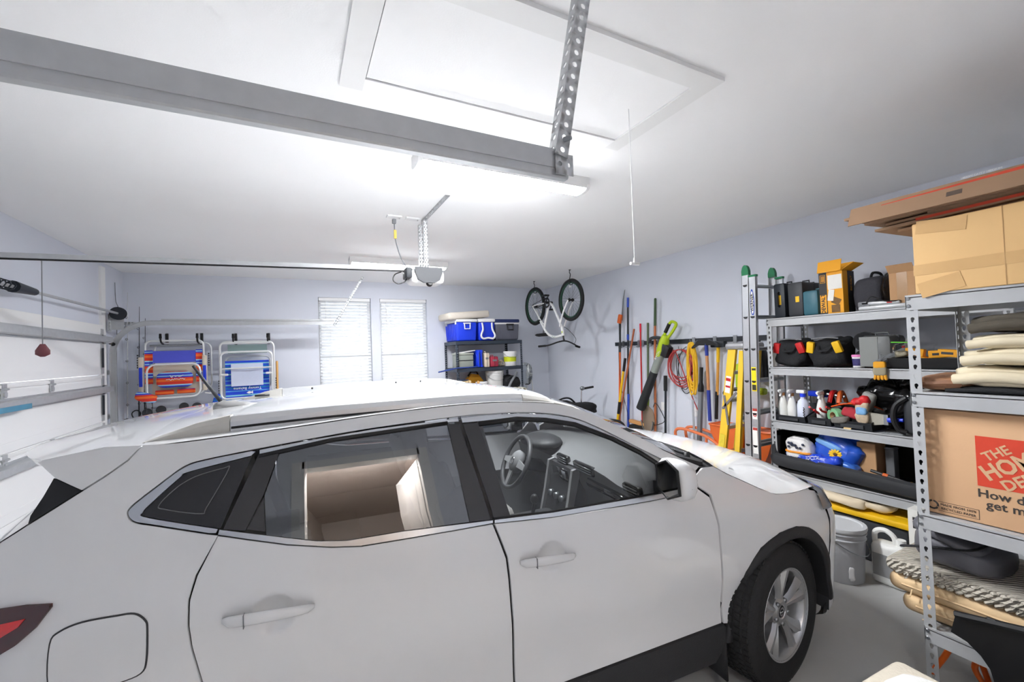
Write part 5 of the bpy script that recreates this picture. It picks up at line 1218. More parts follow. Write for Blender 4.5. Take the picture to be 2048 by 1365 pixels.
for s in (-.05, .05):
    part('chain_stay', MB().tube([P(BB[0]+.02, BB[1], s*.5), P(6.15, 2.475, s), P(RW[0], RW[1], s)], .010, 8), M_BFR, bk, 40, True)
    part('seat_stay', MB().tube([P(6.09, 2.12, s*.4), P(6.22, 2.28, s), P(RW[0], RW[1], s)], .009, 8), M_BFR, bk, 40, True)
    part('fork_blade', MB().tube(smooth_path([P(5.585, 2.055, s*.8), P(5.52, 2.16, s), P(5.42, 2.32, s), P(FW[0], FW[1], s)]), .013, 8), M_BFR, bk, 40, True)
part('head_tube', MB().cyl(P(HTa[0]+.008, HTa[1]+.02), P(HTb[0], HTb[1]-.01), .026, n=12), M_BFR, bk, 40, True)
part('badge', MB().sph(P(5.55, 1.965, -.024), (.004, .014, .018), 10, 6), MATS['lime_plastic'], bk, 40, True)
part('frame_mark', scribble(P(5.80, 1.905, -.0215), (0, 1, 0), (0, 0, 1), .10, .022, 7, .003, 4), mat('frame_decal', (110, 150, 110), .5), bk, 35, True)
part('stem', MB().cyl(P(HTb[0], HTb[1]-.005), P(5.545, 1.84), .014, n=10).tube([P(5.545, 1.85), P(5.53, 1.82)], .018, 8), M_BLACK, bk, 40, True)
hb = part('handlebar', MB().tube(smooth_path([P(5.66, 1.755, -.36), P(5.62, 1.765, -.24), P(5.555, 1.81, -.10), P(5.535, 1.825, 0), P(5.555, 1.81, .10), P(5.60, 1.765, .24), P(5.62, 1.735, .30)]), .012, 8), M_BLACK, bk, 40, True)
part('grip', MB().cyl(P(5.67, 1.752, -.39), P(5.645, 1.76, -.27), .017, n=10), M_RUB, hb, 40, True)
part('grip', MB().cyl(P(5.61, 1.742, .27), P(5.63, 1.72, .36), .018, n=10), M_RUB, hb, 40, True)
part('brake_cable', MB().tube(smooth_path([P(5.60, 1.76, .22), P(5.50, 1.85, .2), P(5.52, 1.98, .1), P(5.57, 2.05, .03)]), .004, 5), M_BLACK, bk, 40, True)
part('seat_post', MB().cyl(P(6.11, 2.06), P(6.145, 1.985), .013, n=10), M_STEEL, bk, 40, True)
sd = MB()
for y0, wd_ in ((6.27, .10), (6.20, .10), (6.10, .05), (6.00, .025)): pass
part('saddle', MB().loft([[P(y, 1.955+dz, x) for x, dz in ((-w_, 0), (-w_*.6, -.025), (0, -.03), (w_*.6, -.025), (w_, 0), (w_*.6, .02), (0, .025), (-w_*.6, .02))] for y, w_ in ((6.30, .05), (6.27, .10), (6.21, .105), (6.12, .06), (6.03, .03), (6.0, .015))]), M_RUB, bk, 50, True)
cr_ = part('chain_ring', MB().lathe([(.06, -.003), (.085, -.003), (.085, .003), (.06, .003)], 26, Matrix(((0, 0, 1), (1, 0, 0), (0, 1, 0))), P(BB[0], BB[1], -.045), True), M_BLACK, bk, 40, True)
part('bracket_shell', MB().cyl(P(BB[0], BB[1], -.06), P(BB[0], BB[1], .06), .022, n=12), M_BLACK, bk, 40, True)
part('chain', MB().tube([P(BB[0], BB[1]+.085, -.045), P(RW[0], RW[1]+.03, -.045), P(RW[0]+.03, RW[1], -.045), P(RW[0], RW[1]-.03, -.045), P(BB[0], BB[1]-.085, -.045)], .005, 4), M_BLACK, bk, 40, True)
for s in (-1, 1):
    q = P(BB[0]+.12*s, BB[1]-.10*s, .085*s)
    part('crank_arm', MB().tube([P(BB[0], BB[1], .065*s), q], .010, 6), M_BLACK, cr_, 40, True)
    part('pedal', MB().rbox((q[0]+.05*s, q[1], q[2]), (.09, .09, .025), .006, 1), M_BLACK, cr_, 40, True)
part('kickstand', MB().cyl(P(6.05, 2.44, -.05), P(6.28, 2.42, -.07), .008, n=6), M_BLACK, bk, 40, True)
for (yc, zc), nm in ((RW, 'rear wheel, by the far corner'), (FW, 'front wheel')):
    t = thing('ceiling_hook', 'black ceiling hook holding the bicycle %s' % nm, 'hook', (BX, yc, H), 0, 'ceiling hooks for the bicycle')
    R_ = zc+.335-H-.075
    part('screw_plate', MB().cyl((0, 0, 0), (0, 0, -.006), .018, n=12), M_BLACK, t)
    part('hook_wire', MB().tube(smooth_path([(0, .0, -.004), (0, .01, -.04), (.0, -.01, -.08), (-.03, -.01, R_), (.0, -.01, R_-.03), (.04, -.01, R_-.01), (.05, -.01, R_+.04)]), .006, 6), M_BLACK, t)
# folded push scooter / stroller in front of the right wall
sc_ = thing('push_cart', 'folded black cart with a chrome upright and black T grip', 'cart', (3.85, 5.4, 0))
part('upright', MB().cyl((3.98, 5.5, .5), (4.02, 5.5, 1.06), .011, n=10).cyl((3.90, 5.45, 0.02), (3.98, 5.5, .52), .016, n=10), M_CHROME, sc_, 40, True)
part('bell', MB().sph((4.02, 5.48, 1.07), (.04, .035, .035), 12, 8), M_STEEL, sc_, 40, True)
part('grip', MB().cyl((4.04, 5.47, 1.065), (4.19, 5.42, 1.085), .017, n=10), M_RUB, sc_, 40, True)
part('cover', MB().soft((3.86, 5.46, .80), (.66, .40, .14), .05, 6, rot(0, .18), 6, pw=.5), M_BLKCLOTH, sc_, 40, True)
part('frame', MB().tube(smooth_path([(3.5, 5.45, .90), (3.62, 5.42, .95), (3.75, 5.42, .93), (3.9, 5.45, .80)]), .014, 6), M_BLACK, sc_, 40, True)
part('deck', MB().rbox((3.86, 5.46, .42), (.5, .3, .66), .04, 2), M_BLKCLOTH, sc_, 40, True)
for y in (5.35, 5.57): part('caster', MB().lathe([(.02, -.015), (.06, -.015), (.06, .015), (.02, .015)], 16, rot(PI/2), (3.86, y, .061), True).cyl((3.86, y-.02, .061), (3.86, y+.02, .061), .02, n=8).bx(3.85, 3.87, y-.01, y+.01, .061, .12), M_BLACK, sc_, 40, True)
# orange storage case seen through the car windows
og = thing('orange_storage_case', 'orange box with a dark round badge standing beyond the car', 'machine', (.72, 4.9, 0))
part('casing', MB().rbox((0, 0, .62), (.5, .34, 1.24), .05, 3), M_ORG, og)
part('badge', MB().cyl((.0, -.172, 1.14), (.0, -.18, 1.14), .055, n=20), M_DKGREY, og)
part('base', MB().rbox((.0, 0, .03), (.56, .40, .06), .02, 2), M_BLACK, og)
# ============================================================ tool rail and garden tools on the right wall
tr = thing('tool_rail', 'black wall rail with metal tool clips', 'tool rail', (XR, 4.0, 1.74))
part('rail', MB().bx(XR-.025, XR, 2.60, 5.14, 1.715, 1.77), M_BLKMET, tr, world=True)
for y in (4.95, 4.80, 4.63, 4.545, 4.40, 4.25, 4.10, 3.68, 3.38, 3.12, 2.9):
    part('clip', MB().bx(XR-.03, XR-.024, y-.022, y+.022, 1.70, 1.785).tube([(XR-.03, y-.02, 1.70), (XR-.075, y-.03, 1.685), (XR-.10, y-.026, 1.69)], .004, 5).tube([(XR-.03, y+.02, 1.70), (XR-.075, y+.03, 1.685), (XR-.10, y+.026, 1.69)], .004, 5), M_STEEL, tr, world=True)
def wtool(name, label, cat, y): return thing(name, label, cat, (XR-.07, y, .4), 0, 'garden tools hung on the wall rail')
XT = XR-.07
M_ASH = M_WOOD
# pole saw
t = wtool('pole_saw', 'orange pole saw with a curved blade hung at the end of the rail', 'pole saw', 5.0)
part('pole', MB().cyl((XT, 5.07, .35), (XT, 4.985, 1.62), .016, n=10), M_ORG, t, world=True)
part('upper_pole', MB().cyl((XT, 4.985, 1.60), (XT, 4.95, 2.10), .014, n=10).cyl((XT, 4.975, 1.68), (XT, 4.972, 1.76), .019, n=10).cyl((XT-.02, 4.96, 1.8), (XT-.02, 4.95, 2.08), .008, n=8), M_DKGREY, t, world=True)
part('head', MB().rbox((XT-.01, 4.945, 2.12), (.04, .07, .14), .015, 2, rot(.3)), M_ORG, t, world=True)
bl2 = [(4.90, 2.09), (4.875, 2.25), (4.852, 2.40), (4.815, 2.55), (4.835, 2.53), (4.875, 2.41), (4.90, 2.26), (4.925, 2.10)]
part('saw_blade', MB().prism([(a, b) for a, b in bl2], 0, .003, Matrix(((0, 0, 1), (1, 0, 0), (0, 1, 0))), (XT, 0, 0)), M_STEEL, t, world=True)
part('rope', MB().tube(smooth_path([(XT-.03, 4.97, 1.75), (XT-.04, 4.97, 1.4), (XT-.05, 4.93, 1.1), (XT-.03, 4.85, .75), (XT-.03, 4.80, .45)]), .0035, 5), M_BLACK, t, world=True)
# blue extension pole
t = wtool('extension_pole', 'grey extension pole with blue collars hung beside the pole saw', 'pole', 4.8)
part('shaft', MB().cyl((XT, 4.88, .4), (XT, 4.765, 2.40), .014, n=10), M_BLKMET, t, world=True)
for a, b in (((XT, 4.772, 2.28), (XT, 4.764, 2.42)), ((XT, 4.80, 1.80), (XT, 4.796, 1.88)), ((XT, 4.875, .45), (XT, 4.84, 1.0))):
    part('blue_collar', MB().cyl(a, b, .0175, n=10), mat('collar_blue', (44, 76, 180), .4), t, world=True)
# long yellow lopper behind a wood handle
t = wtool('wooden_handle', 'slim reddish wooden tool handle leaning on the blue collared pole', 'tool handle', 4.7)  # bare tool handle: only shaft and ferrule are built, no head
part('shaft', MB().cyl((XT-.05, 5.04, .50), (XT-.03, 4.63, 1.95), .0135, n=10), mat('reddish_wood', (176, 96, 60), .6, 0, .1, 10), t, world=True)
part('ferrule', MB().cyl((XT-.052, 5.055, .45), (XT-.05, 5.035, .55), .016, n=10), M_STEEL, t, world=True)
t = wtool('lopper', 'yellow handled lopper leaning diagonally below the rail', 'lopper', 4.9)
part('handle', MB().cyl((XT-.08, 5.03, .52), (XT-.07, 4.83, 1.42), .019, .017, n=10), M_YEL, t, world=True)
part('grip', MB().cyl((XT-.07, 4.845, 1.34), (XT-.068, 4.80, 1.53), .02, n=10), M_BLACK, t, world=True)
part('collar', MB().cyl((XT-.078, 4.985, .70), (XT-.076, 4.95, .88), .022, n=10), M_BLACK, t, world=True)
# red broom
t = wtool('push_broom', 'thin red broom pole with a wooden brush head', 'broom', 4.55)
part('pole', MB().cyl((XT, 4.58, .62), (XT, 4.535, 1.98), .011, n=10), M_RED, t, world=True)
part('tip', MB().cyl((XT, 4.538, 1.90), (XT, 4.534, 2.02), .013, n=10), mat('red_tip', (226, 30, 60), .4), t, world=True)
part('brush_block', MB().rbox((XT-.01, 4.66, .60), (.07, .30, .05), .012, 2, rot(.08)), mat('beech_block', (206, 150, 92), .6), t, world=True)
part('bristles', MB().loft([[(XT-.045, 4.52, .58), (XT+.025, 4.52, .58), (XT+.025, 4.80, .56), (XT-.045, 4.80, .56)], [(XT-.06, 4.51, .50), (XT+.035, 4.51, .50), (XT+.035, 4.82, .48), (XT-.06, 4.82, .48)]]), mat('black_bristle', (36, 34, 32), .9, 0, .3, 90), t, world=True)
# shovel
t = wtool('round_shovel', 'round point shovel with a green handle and brown blade', 'shovel', 4.4)
part('handle', MB().cyl((XT-.02, 4.43, .95), (XT-.01, 4.38, 2.02), .016, n=10), mat('olive_handle', (92, 106, 78), .5), t, world=True)
part('socket', MB().cyl((XT-.02, 4.43, .96), (XT-.035, 4.435, .80), .02, .016, n=10), mat('lime_socket', (130, 160, 50), .5), t, world=True)
sh = []
for i, (z, w_, d) in enumerate(((.88, .02, 0), (.82, .085, .01), (.75, .11, .012), (.64, .112, .012), (.55, .085, .006), (.50, .04, 0))):
    sh.append([(XT-.05+d*abs(q)*2-.0, 4.435+w_*q, z) for q in (-1, -.5, 0, .5, 1)]+[(XT-.044+d*abs(q)*2, 4.435+w_*q, z) for q in (1, .5, 0, -.5, -1)])
part('blade', MB().loft(sh), mat('worn_bronze_steel', (150, 132, 114), .35, .5, .15), t, 40, world=True)
part('blade_edge', MB().tube([(XT-.05, 4.435-.112, .66), (XT-.05, 4.435-.085, .55), (XT-.052, 4.435, .49), (XT-.05, 4.435+.085, .55), (XT-.05, 4.435+.112, .66)], .009, 6), M_STEEL, t, world=True)
# rake with brown handle
t = wtool('garden_rake', 'long brown wooden handle with a dark green grip reaching above the rail', 'rake', 4.28)
part('handle', MB().cyl((XT, 4.345, .45), (XT, 4.26, 1.98), .0155, n=10), mat('rust_wood', (186, 108, 66), .6, 0, .12, 12), t, world=True)
part('grip', MB().cyl((XT, 4.26, 1.97), (XT, 4.235, 2.33), .0185, .017, n=10).sph((XT, 4.235, 2.33), .017, 8, 6), mat('dark_green_grip', (70, 92, 62), .6), t, world=True)
part('rake_head', MB().cyl((XT-.03, 4.20, .42), (XT-.03, 4.50, .42), .008, n=8), M_BLKMET, t, world=True)
for k in range(10): part('tine', MB().cyl((XT-.03, 4.21+k*.031, .42), (XT-.08, 4.21+k*.031, .37), .004, n=5), M_BLKMET, t, world=True)
# leaf blower
t = wtool('leaf_blower', 'lime and black cordless leaf blower with a long black tube', 'leaf blower', 4.1)
d = Vector((0, .56, -1.02)).normalized(); top = Vector((XT-.10, 3.91, 1.90))
def bp(s, o=0, x=0): n = Vector((0, 1, .55)).normalized(); return top+d*s+n*o+Vector((x, 0, 0))
part('nozzle', MB().tube([bp(.62), bp(.80), bp(1.22)], [.052, .056, .062], 16), mat('matte_black_tube', (34, 36, 38), .6), t, world=True)
part('clear_tube', MB().tube([bp(.36), bp(.64)], [.055, .052], 16), mat('grey_tube', (150, 158, 150), .3, .2), t, world=True)
part('body', MB().tube([bp(.10, .03), bp(.18, .02), bp(.30, .01), bp(.44)], [.045, .065, .068, .05], 12), M_LIME, t, world=True)
part('battery', MB().rbox(bp(.28, -.07), (.09, .10, .16), .015, 2, rot(.5)), M_BLACK, t, world=True)
part('motor_cover', MB().tube([bp(.20, -.02), bp(.36, -.02)], [.06, .05], 12), M_DKGREY, t, world=True)
part('handle', MB().tube(smooth_path([bp(.16, .06), bp(.05, .05), bp(-.08, .035), bp(-.11, -.02), bp(-.09, -.06), bp(.03, -.04), bp(.14, -.0)]), .019, 8), M_LIME, t, world=True)
part('grip', MB().tube([bp(-.06, .043), bp(.07, .055)], .023, 8), M_BLACK, t, world=True)
part('guard', MB().tube(smooth_path([bp(.16, .06), bp(.20, .17), bp(.26, .25), bp(.32, .24)]), [.022]*18+[.03], 8), M_DKGREY, t, world=True)
part('lettering', MB().text('RYOBI', .05, Matrix(((0, 0, -1), (-1, 0, 0), (0, 1, 0))) @ rot(0, 0, 1.0), bp(.37, .0, -.062)), M_WHITE, t, world=True)
# string trimmer shaft
t = wtool('string_trimmer', 'black string trimmer with a lime motor head standing on the floor', 'trimmer', 4.1)
part('shaft', MB().cyl((XT-.05, 4.12, .42), (XT-.05, 4.075, 1.15), .015, n=10), M_BLKMET, t, world=True)
part('top_collar', MB().cyl((XT-.05, 4.08, 1.10), (XT-.05, 4.07, 1.30), .024, n=10), M_BLACK, t, world=True)
part('motor', MB().soft((XT-.20, 4.02, .42), (.24, .26, .22), .02, 6, seed=4, pw=.6), M_BLACK, t, world=True)
part('lime_cover', MB().rbox((XT-.20, 4.17, .44), (.14, .09, .13), .03, 2, rot(.4)), M_LIME, t, world=True)
part('guard', MB().tube(smooth_path([(XT-.15, 4.12, .52), (XT-.22, 4.05, .585), (XT-.25, 3.93, .56), (XT-.2, 3.86, .48)]), .014, 6), M_GREYPL, t, world=True)
part('stand', MB().bx(XT-.30, XT-.08, 3.92, 4.14, 0, .36), M_DKGREY, t, world=True)
part('cable', MB().tube(smooth_path([(XT-.04, 4.32, .86), (XT-.04, 4.28, .92), (XT-.05, 4.2, .86), (XT-.05, 4.12, .70), (XT-.04, 4.3, .62), (XT-.04, 4.35, .66)]), .005, 5), M_BLACK, t, world=True)
# coiled cords
def coil(name, label, yc, zc, ry, rz_, m_, r, n, seed, x0, tail=None):
    random.seed(seed); t = wtool(name, label, 'cord', yc); pts = []
    for k in range(n):
        a0 = random.uniform(.85, 1.1); b0 = random.uniform(.8, 1.12); dy = random.uniform(-.02, .02)
        for i in range(12):
            a = PI/2+2*PI*i/12; pts.append((x0+random.uniform(-.012, .012)+.004*k-.02, yc+dy+ry*a0*math.cos(a), zc+rz_*b0*(math.sin(a)-1)))
    if tail: pts += tail
    part('loops', MB().tube(smooth_path(pts, 3), r, 6), m_, t, world=True)
    part('hook', MB().tube(smooth_path([(XR-.02, yc, zc+.03), (XR-.10, yc, zc-.005), (XR-.15, yc, zc-.005), (XR-.16, yc, zc+.04)]), .006, 6), M_STEEL, t, world=True)
    return t
coil('power_cable', 'coiled red and black extension cord hung beside the leaf blower', 3.80, 1.64, .18, .22, mat('brick_red_cable', (176, 62, 62), .5), .007, 7, 5, XR-.13, [(XR-.12, 3.68, 1.1), (XR-.11, 3.62, .95), (XR-.1, 3.58, .85)])
coil('power_cable', 'thin black extension cord tangled behind the red one', 3.76, 1.62, .12, .24, M_BLACK, .005, 3, 8, XR-.10)
coil('yellow_rope', 'bundle of bright yellow rope hung next to the red cord', 3.62, 1.72, .055, .31, mat('yellow_rope_fibre', (232, 182, 40), .7), .010, 9, 13, XR-.14)
# mattock and sledge
t = wtool('mattock', 'mattock with a black curved head and a blue ended wooden handle', 'mattock', 3.38)
part('head', MB().loft([[(XT-.10+x, y, z+dz) for x, dz in ((-.02, -h), (.02, -h), (.02, h), (-.02, h))] for y, z, h, x in ((3.58, 1.655, .008, 0), (3.50, 1.705, .022, 0), (3.42, 1.715, .034, 0), (3.36, 1.715, .034, 0), (3.28, 1.70, .02, 0), (3.21, 1.665, .008, 0))]), M_BLACK, t, 40, world=True)
part('handle', MB().cyl((XT-.10, 3.385, .82), (XT-.10, 3.385, 1.70), .018, n=10), mat('hickory', (196, 138, 92), .6, 0, .12, 10), t, world=True)
for a, b in ((.80, 1.16), (1.56, 1.70)): part('blue_sleeve', MB().cyl((XT-.10, 3.385, a), (XT-.10, 3.385, b), .0205, .021, n=10), mat('sleeve_blue', (44, 60, 150), .5), t, world=True)
t = wtool('sledge_hammer', 'yellow and black handled hammer hung beside the mattock', 'hammer', 3.33)
part('handle', MB().cyl((XT-.02, 3.335, 1.10), (XT-.02, 3.30, 1.50), .017, n=10), mat('amber_wood', (212, 150, 66), .55, 0, .1, 10), t, world=True)
part('yellow_sleeve', MB().cyl((XT-.02, 3.302, 1.48), (XT-.02, 3.29, 1.66), .0195, n=10), M_YEL, t, world=True)
part('black_grip', MB().cyl((XT-.02, 3.36, .82), (XT-.02, 3.335, 1.14), .0195, n=10), M_BLACK, t, world=True)
part('head', MB().rbox((XT-.02, 3.285, 1.69), (.07, .18, .075), .014, 2), M_BLKMET, t, world=True)
# steel bar with black grip
t = wtool('post_tool', 'square grey steel post tool with a black tapered grip', 'tool', 3.5)
part('bar', MB().loft([[(XT-.06+a, 3.60+b, .30), (XT-.06+a, 3.60+b, .30)] for a, b in ()] or [[(XT-.06-.02, y-.022, z), (XT-.06+.02, y-.022, z), (XT-.06+.02, y+.022, z), (XT-.06-.02, y+.022, z)] for y, z in ((3.60, .30), (3.52, 1.16))]), M_GREYPL, t, 20, world=True)
part('grip', MB().tube([(XT-.06, 3.522, 1.13), (XT-.06, 3.518, 1.20), (XT-.06, 3.515, 1.24), (XT-.06, 3.50, 1.42)], [.034, .032, .022, .021], 12), M_BLACK, t, world=True)
solo('metal_strip', MB().bx(XT-.065, XT-.06, 3.63, 3.66, .28, 1.02), M_ALU, 'bright narrow metal strip standing beside the steel post tool', 'metal bar', 'garden tools hung on the wall rail')
# black mower handle
t = thing('mower_handle', 'black bent tube handle of a mower rising above the bonnet', 'mower', (4.05, 4.9, 0))
part('tube', MB().tube(smooth_path([(4.0, 5.05, .05), (3.98, 5.05, .52), (4.0, 5.03, .62), (4.05, 4.85, .65), (4.12, 4.72, .62), (4.14, 4.68, .5), (4.14, 4.68, .05)], 6), .018, 8), M_BLACK, t, world=True)
part('deck', MB().rbox((4.0, 4.9, .12), (.4, .42, .2), .06, 3), M_DKGREY, t, world=True)
# wheelbarrow
wb = thing('wheelbarrow', 'orange wheelbarrow standing behind the yellow step ladder', 'wheelbarrow', (4.30, 3.1, 0))
tray = []
for z, k in ((.40, .6), (.55, .82), (.70, .98), (.78, 1.0)):
    tray.append([(4.305+.115*k*sx, 2.98+.36*k*sy, z) for sx, sy in ((-.8, -1), (.8, -1), (1, -.85), (1, .85), (.8, 1), (-.8, 1), (-1, .85), (-1, -.85))])
part('tray', MB().loft(tray), M_ORG, wb, 40, world=True)
part('rim', MB().tube(tray[3], .013, 6, True), M_ORG, wb, 40, world=True)
for x in (4.20, 4.38):
    part('handle', MB().tube(smooth_path([(x, 2.9, .38), (x, 3.3, .60), (x-.02, 3.5, .66), (x-.04, 3.70, .68), (x-.05, 3.78, .64), (x-.05, 3.77, .52)]), .018, 8), mat('orange_tube', (222, 118, 70), .4), wb, 40, world=True)
    part('stand_leg', MB().tube(smooth_path([(x, 3.38, .62), (x, 3.40, .1), (x, 3.38, .02), (x, 3.28, .02), (x, 3.2, .46)]), .014, 8), MATS['orange_tube'], wb, 40, world=True)
part('wheel', MB().lathe([(.13+.05*math.cos(a), .045*math.sin(a)) for a in [2*PI*i/10 for i in range(10)]], 28, Matrix(((0, 0, 1), (1, 0, 0), (0, 1, 0))), (4.29, 2.70, .18), True), M_RUB, wb, 60, world=True)
part('hub', MB().cyl((4.25, 2.70, .18), (4.33, 2.70, .18), .1, n=16), MATS['orange_tube'], wb, 40, world=True)
part('axle', MB().cyl((4.19, 2.70, .18), (4.38, 2.70, .18), .012, n=8), M_STEEL, wb, 40, world=True)
# yellow fibreglass step ladder
sl = thing('step_ladder', 'yellow fibreglass step ladder folded and leaning by the extension ladder', 'ladder', (4.1, 2.85, 0))
M_FIB = mat('yellow_fibreglass', (238, 196, 56), .45, 0, .05, 20)
for x in (3.90, 4.15):
    part('front_rail', MB().loft([[(x-.016, y-.042, z), (x+.016, y-.042, z), (x+.016, y+.042, z), (x-.016, y+.042, z)] for y, z in ((3.05, .0), (2.78, 1.64))]), M_FIB, sl, 20, world=True)
    part('rear_rail', MB().loft([[(x-.014, y-.026, z), (x+.014, y-.026, z), (x+.014, y+.026, z), (x-.014, y+.026, z)] for y, z in ((2.84, .0), (2.68, 1.62))]), M_FIB, sl, 20, world=True)
    part('foot', MB().rbox((x, 3.05, .03), (.05, .1, .06), .01, 1).rbox((x, 2.84, .03), (.045, .07, .06), .01, 1), M_RUB, sl, 20, world=True)
    part('spreader', MB().box((x-.022, 2.87, 1.02), (.006, .022, .30), rot(-.1)).box((x-.022, 2.83, 1.12), (.006, .022, .24), rot(.75)), M_STEEL, sl, 20, world=True)
for k in range(5):
    z = .28+k*.28; part('step', MB().box((4.025, 3.05-.165*z, z), (.25, .09, .03)), M_ALU, sl, 20, world=True)
for z in (.3, .62, .95, 1.25): part('rear_brace', MB().box((4.025, 2.84-.1*z, z), (.25, .02, .035)), M_ALU, sl, 20, world=True)
part('top_cap', MB().rbox((4.02, 2.735, 1.665), (.33, .22, .07), .03, 2), mat('grey_casting', (158, 158, 160), .4, .5, .15), sl, 40, world=True)
def yz_label(y, z, w_, h, x, m_, par, tilt=0.165): return part('warning_label', MB().box((x, y, z), (.002, w_, h), rot(tilt)), m_, par, 20, world=True)
M_PAPER = mat('white_label', (236, 234, 228), .7, 0, .02)
yz_label(2.838, 1.28, .055, .17, 3.88, M_PAPER, sl); yz_label(2.831, 1.33, .05, .03, 3.8785, M_RED, sl); yz_label(2.84, 1.26, .05, .02, 3.8785, M_RED, sl)
yz_label(2.938, .68, .055, .18, 3.88, mat('faded_yellow_label', (222, 196, 60), .7, 0, .2, 40), sl)
# lime items behind the step ladder
t = thing('hedge_trimmer', 'lime and black trimmer hung on the rail behind the step ladder', 'trimmer', (4.38, 2.9, 1.0))
part('body', MB().rbox((4.36, 2.82, 1.45), (.1, .16, .34), .03, 2), M_BLACK, t, world=True)
part('lime_cover', MB().rbox((4.34, 3.02, 1.32), (.07, .10, .30), .03, 2).rbox((4.33, 2.84, 1.18), (.09, .2, .07), .02, 2), M_LIME, t, world=True)
part('guard', MB().tube(smooth_path([(4.32, 2.95, 1.20), (4.24, 3.1, 1.18), (4.24, 3.14, 1.13), (4.3, 3.0, 1.07), (4.32, 2.9, 1.07)]), .02, 8), M_BLACK, t, world=True)
part('strap', MB().tube([(4.38, 2.82, 1.6), (4.40, 2.82, 1.72)], .01, 6), M_BLACK, t, world=True)
solo('crow_bar', MB().tube([(4.30, 2.98, .42), (4.28, 2.86, .9), (4.27, 2.81, 1.08)], [.03, .028, .02], 8), mat('pale_steel_bar', (170, 178, 184), .4, .5), 'pale steel bar leaning behind the step ladder', 'bar')
# aluminium extension ladder
el = thing('extension_ladder', 'tall aluminium extension ladder with green end caps beside the grey shelf', 'ladder', (3.95, 2.50, 0))
M_GCAP = mat('green_end_cap', (30, 122, 78), .45)
LX = (3.73, 4.16)
for (y0, y1, zt, nm) in ((2.575, 2.50, 2.36, 'base'), (2.50, 2.435, 2.31, 'fly')):
    for xi, x in enumerate(LX):
        k = 1 if xi == 0 else -1
        part('side_rail', MB().loft([[(x, y-.034, z), (x, y+.034, z), (x+.006*k, y+.034, z), (x+.006*k, y+.03, z), (x+.006*k, y-.03, z), (x+.006*k, y-.034, z)] for y, z in ((y0, .03), (y1, zt))]).loft([[(x, y+e, z), (x+.028*k, y+e, z), (x+.028*k, y+e+.004, z), (x, y+e+.004, z)] for y, z, e in ((y0, .03, -.034), (y1, zt, -.034))]).loft([[(x, y+e, z), (x+.028*k, y+e, z), (x+.028*k, y+e+.004, z), (x, y+e+.004, z)] for y, z, e in ((y0, .03, .03), (y1, zt, .03))]), M_ALU, el, 20, world=True)
        if nm == 'base': part('end_cap', MB().loft([[(x+dx*k, y1-.034+.068*i/8, zt+.055*math.sin(PI*i/8)**.6) for dx in (-.003, .032)]+[(x+dx*k, y1-.034+.068*i/8, zt-.04) for dx in (.032, -.003)] for i in range(9)]), M_GCAP, el, 40, world=True)
        else: part('end_cap', MB().bx(min(x-.003*k, x+.031*k), max(x-.003*k, x+.031*k), y1-.037, y1+.037, zt-.015, zt+.004), M_GCAP, el, 20, world=True)
    for k in range(8 if nm == 'base' else 7):
        z = .16+k*.295; t_ = z/zt; y = y0+(y1-y0)*t_
        part('rung', MB().cyl((LX[0]-.002, y, z), (LX[1]+.002, y, z), .017, n=10), M_ALU, el, 40, world=True)
        part('rung_end', MB().prism([(.02*math.cos(a), .02*math.sin(a)) for a in [PI+PI*i/8 for i in range(9)]], 0, .004, Matrix(((0, 0, -1), (1, 0, 0), (0, 1, 0))), (LX[0]-.0015, y, z+.006)), M_BLACK, el, 20, world=True)
part('maker_badge', MB().sph((LX[0]-.001, 2.443, 2.06), (.0015, .020, .125), 20, 8), mat('badge_blue', (36, 70, 170), .4), el, 60, world=True)
part('badge_field', MB().sph((LX[0]-.002, 2.443, 2.06), (.0015, .0135, .105), 20, 8), M_PAPER, el, 60, world=True)
part('badge_lettering', MB().text('WERNER', .04, Matrix(((0, 0, -1), (0, 1, 0), (1, 0, 0))), (LX[0]-.0042, 2.443, 2.06), bold=.0008), M_BLACK, el, 20, world=True)
for z, h, m_ in ((1.36, .22, mat('caution_yellow', (240, 214, 20), .6, 0, .05)), (1.04, .09, M_PAPER), (.80, .24, M_PAPER)):
    yy = 2.5-(.065)*z/2.31
    part('warning_label', MB().bx(LX[0]-.0022, LX[0]-.0005, yy-.022, yy+.022, z-h/2, z+h/2), m_, el, 20, world=True)
for z in (1.08, .905): part('label_header', MB().bx(LX[0]-.003, LX[0]-.001, 2.5-.065*z/2.31-.021, 2.5-.065*z/2.31+.021, z-.012, z+.012), mat('danger_red', (176, 60, 50), .6), el, 20, world=True)
part('label_symbol', MB().lathe([(.011, 0), (.018, 0), (.018, .001), (.011, .001)], 18, frame_to((-1, 0, 0)), (LX[0]-.0025, 2.47, 1.035), True), M_RED, el, 20, world=True)
for p_, s_ in (((LX[0]-.003, 2.462, 1.285), (.001, .036, .05)), ((LX[0]-.003, 2.46, 1.45), (.001, .036, .02))): part('label_print', MB().box(p_, s_), mat('label_ink', (50, 48, 30), .7), el, 20, world=True)
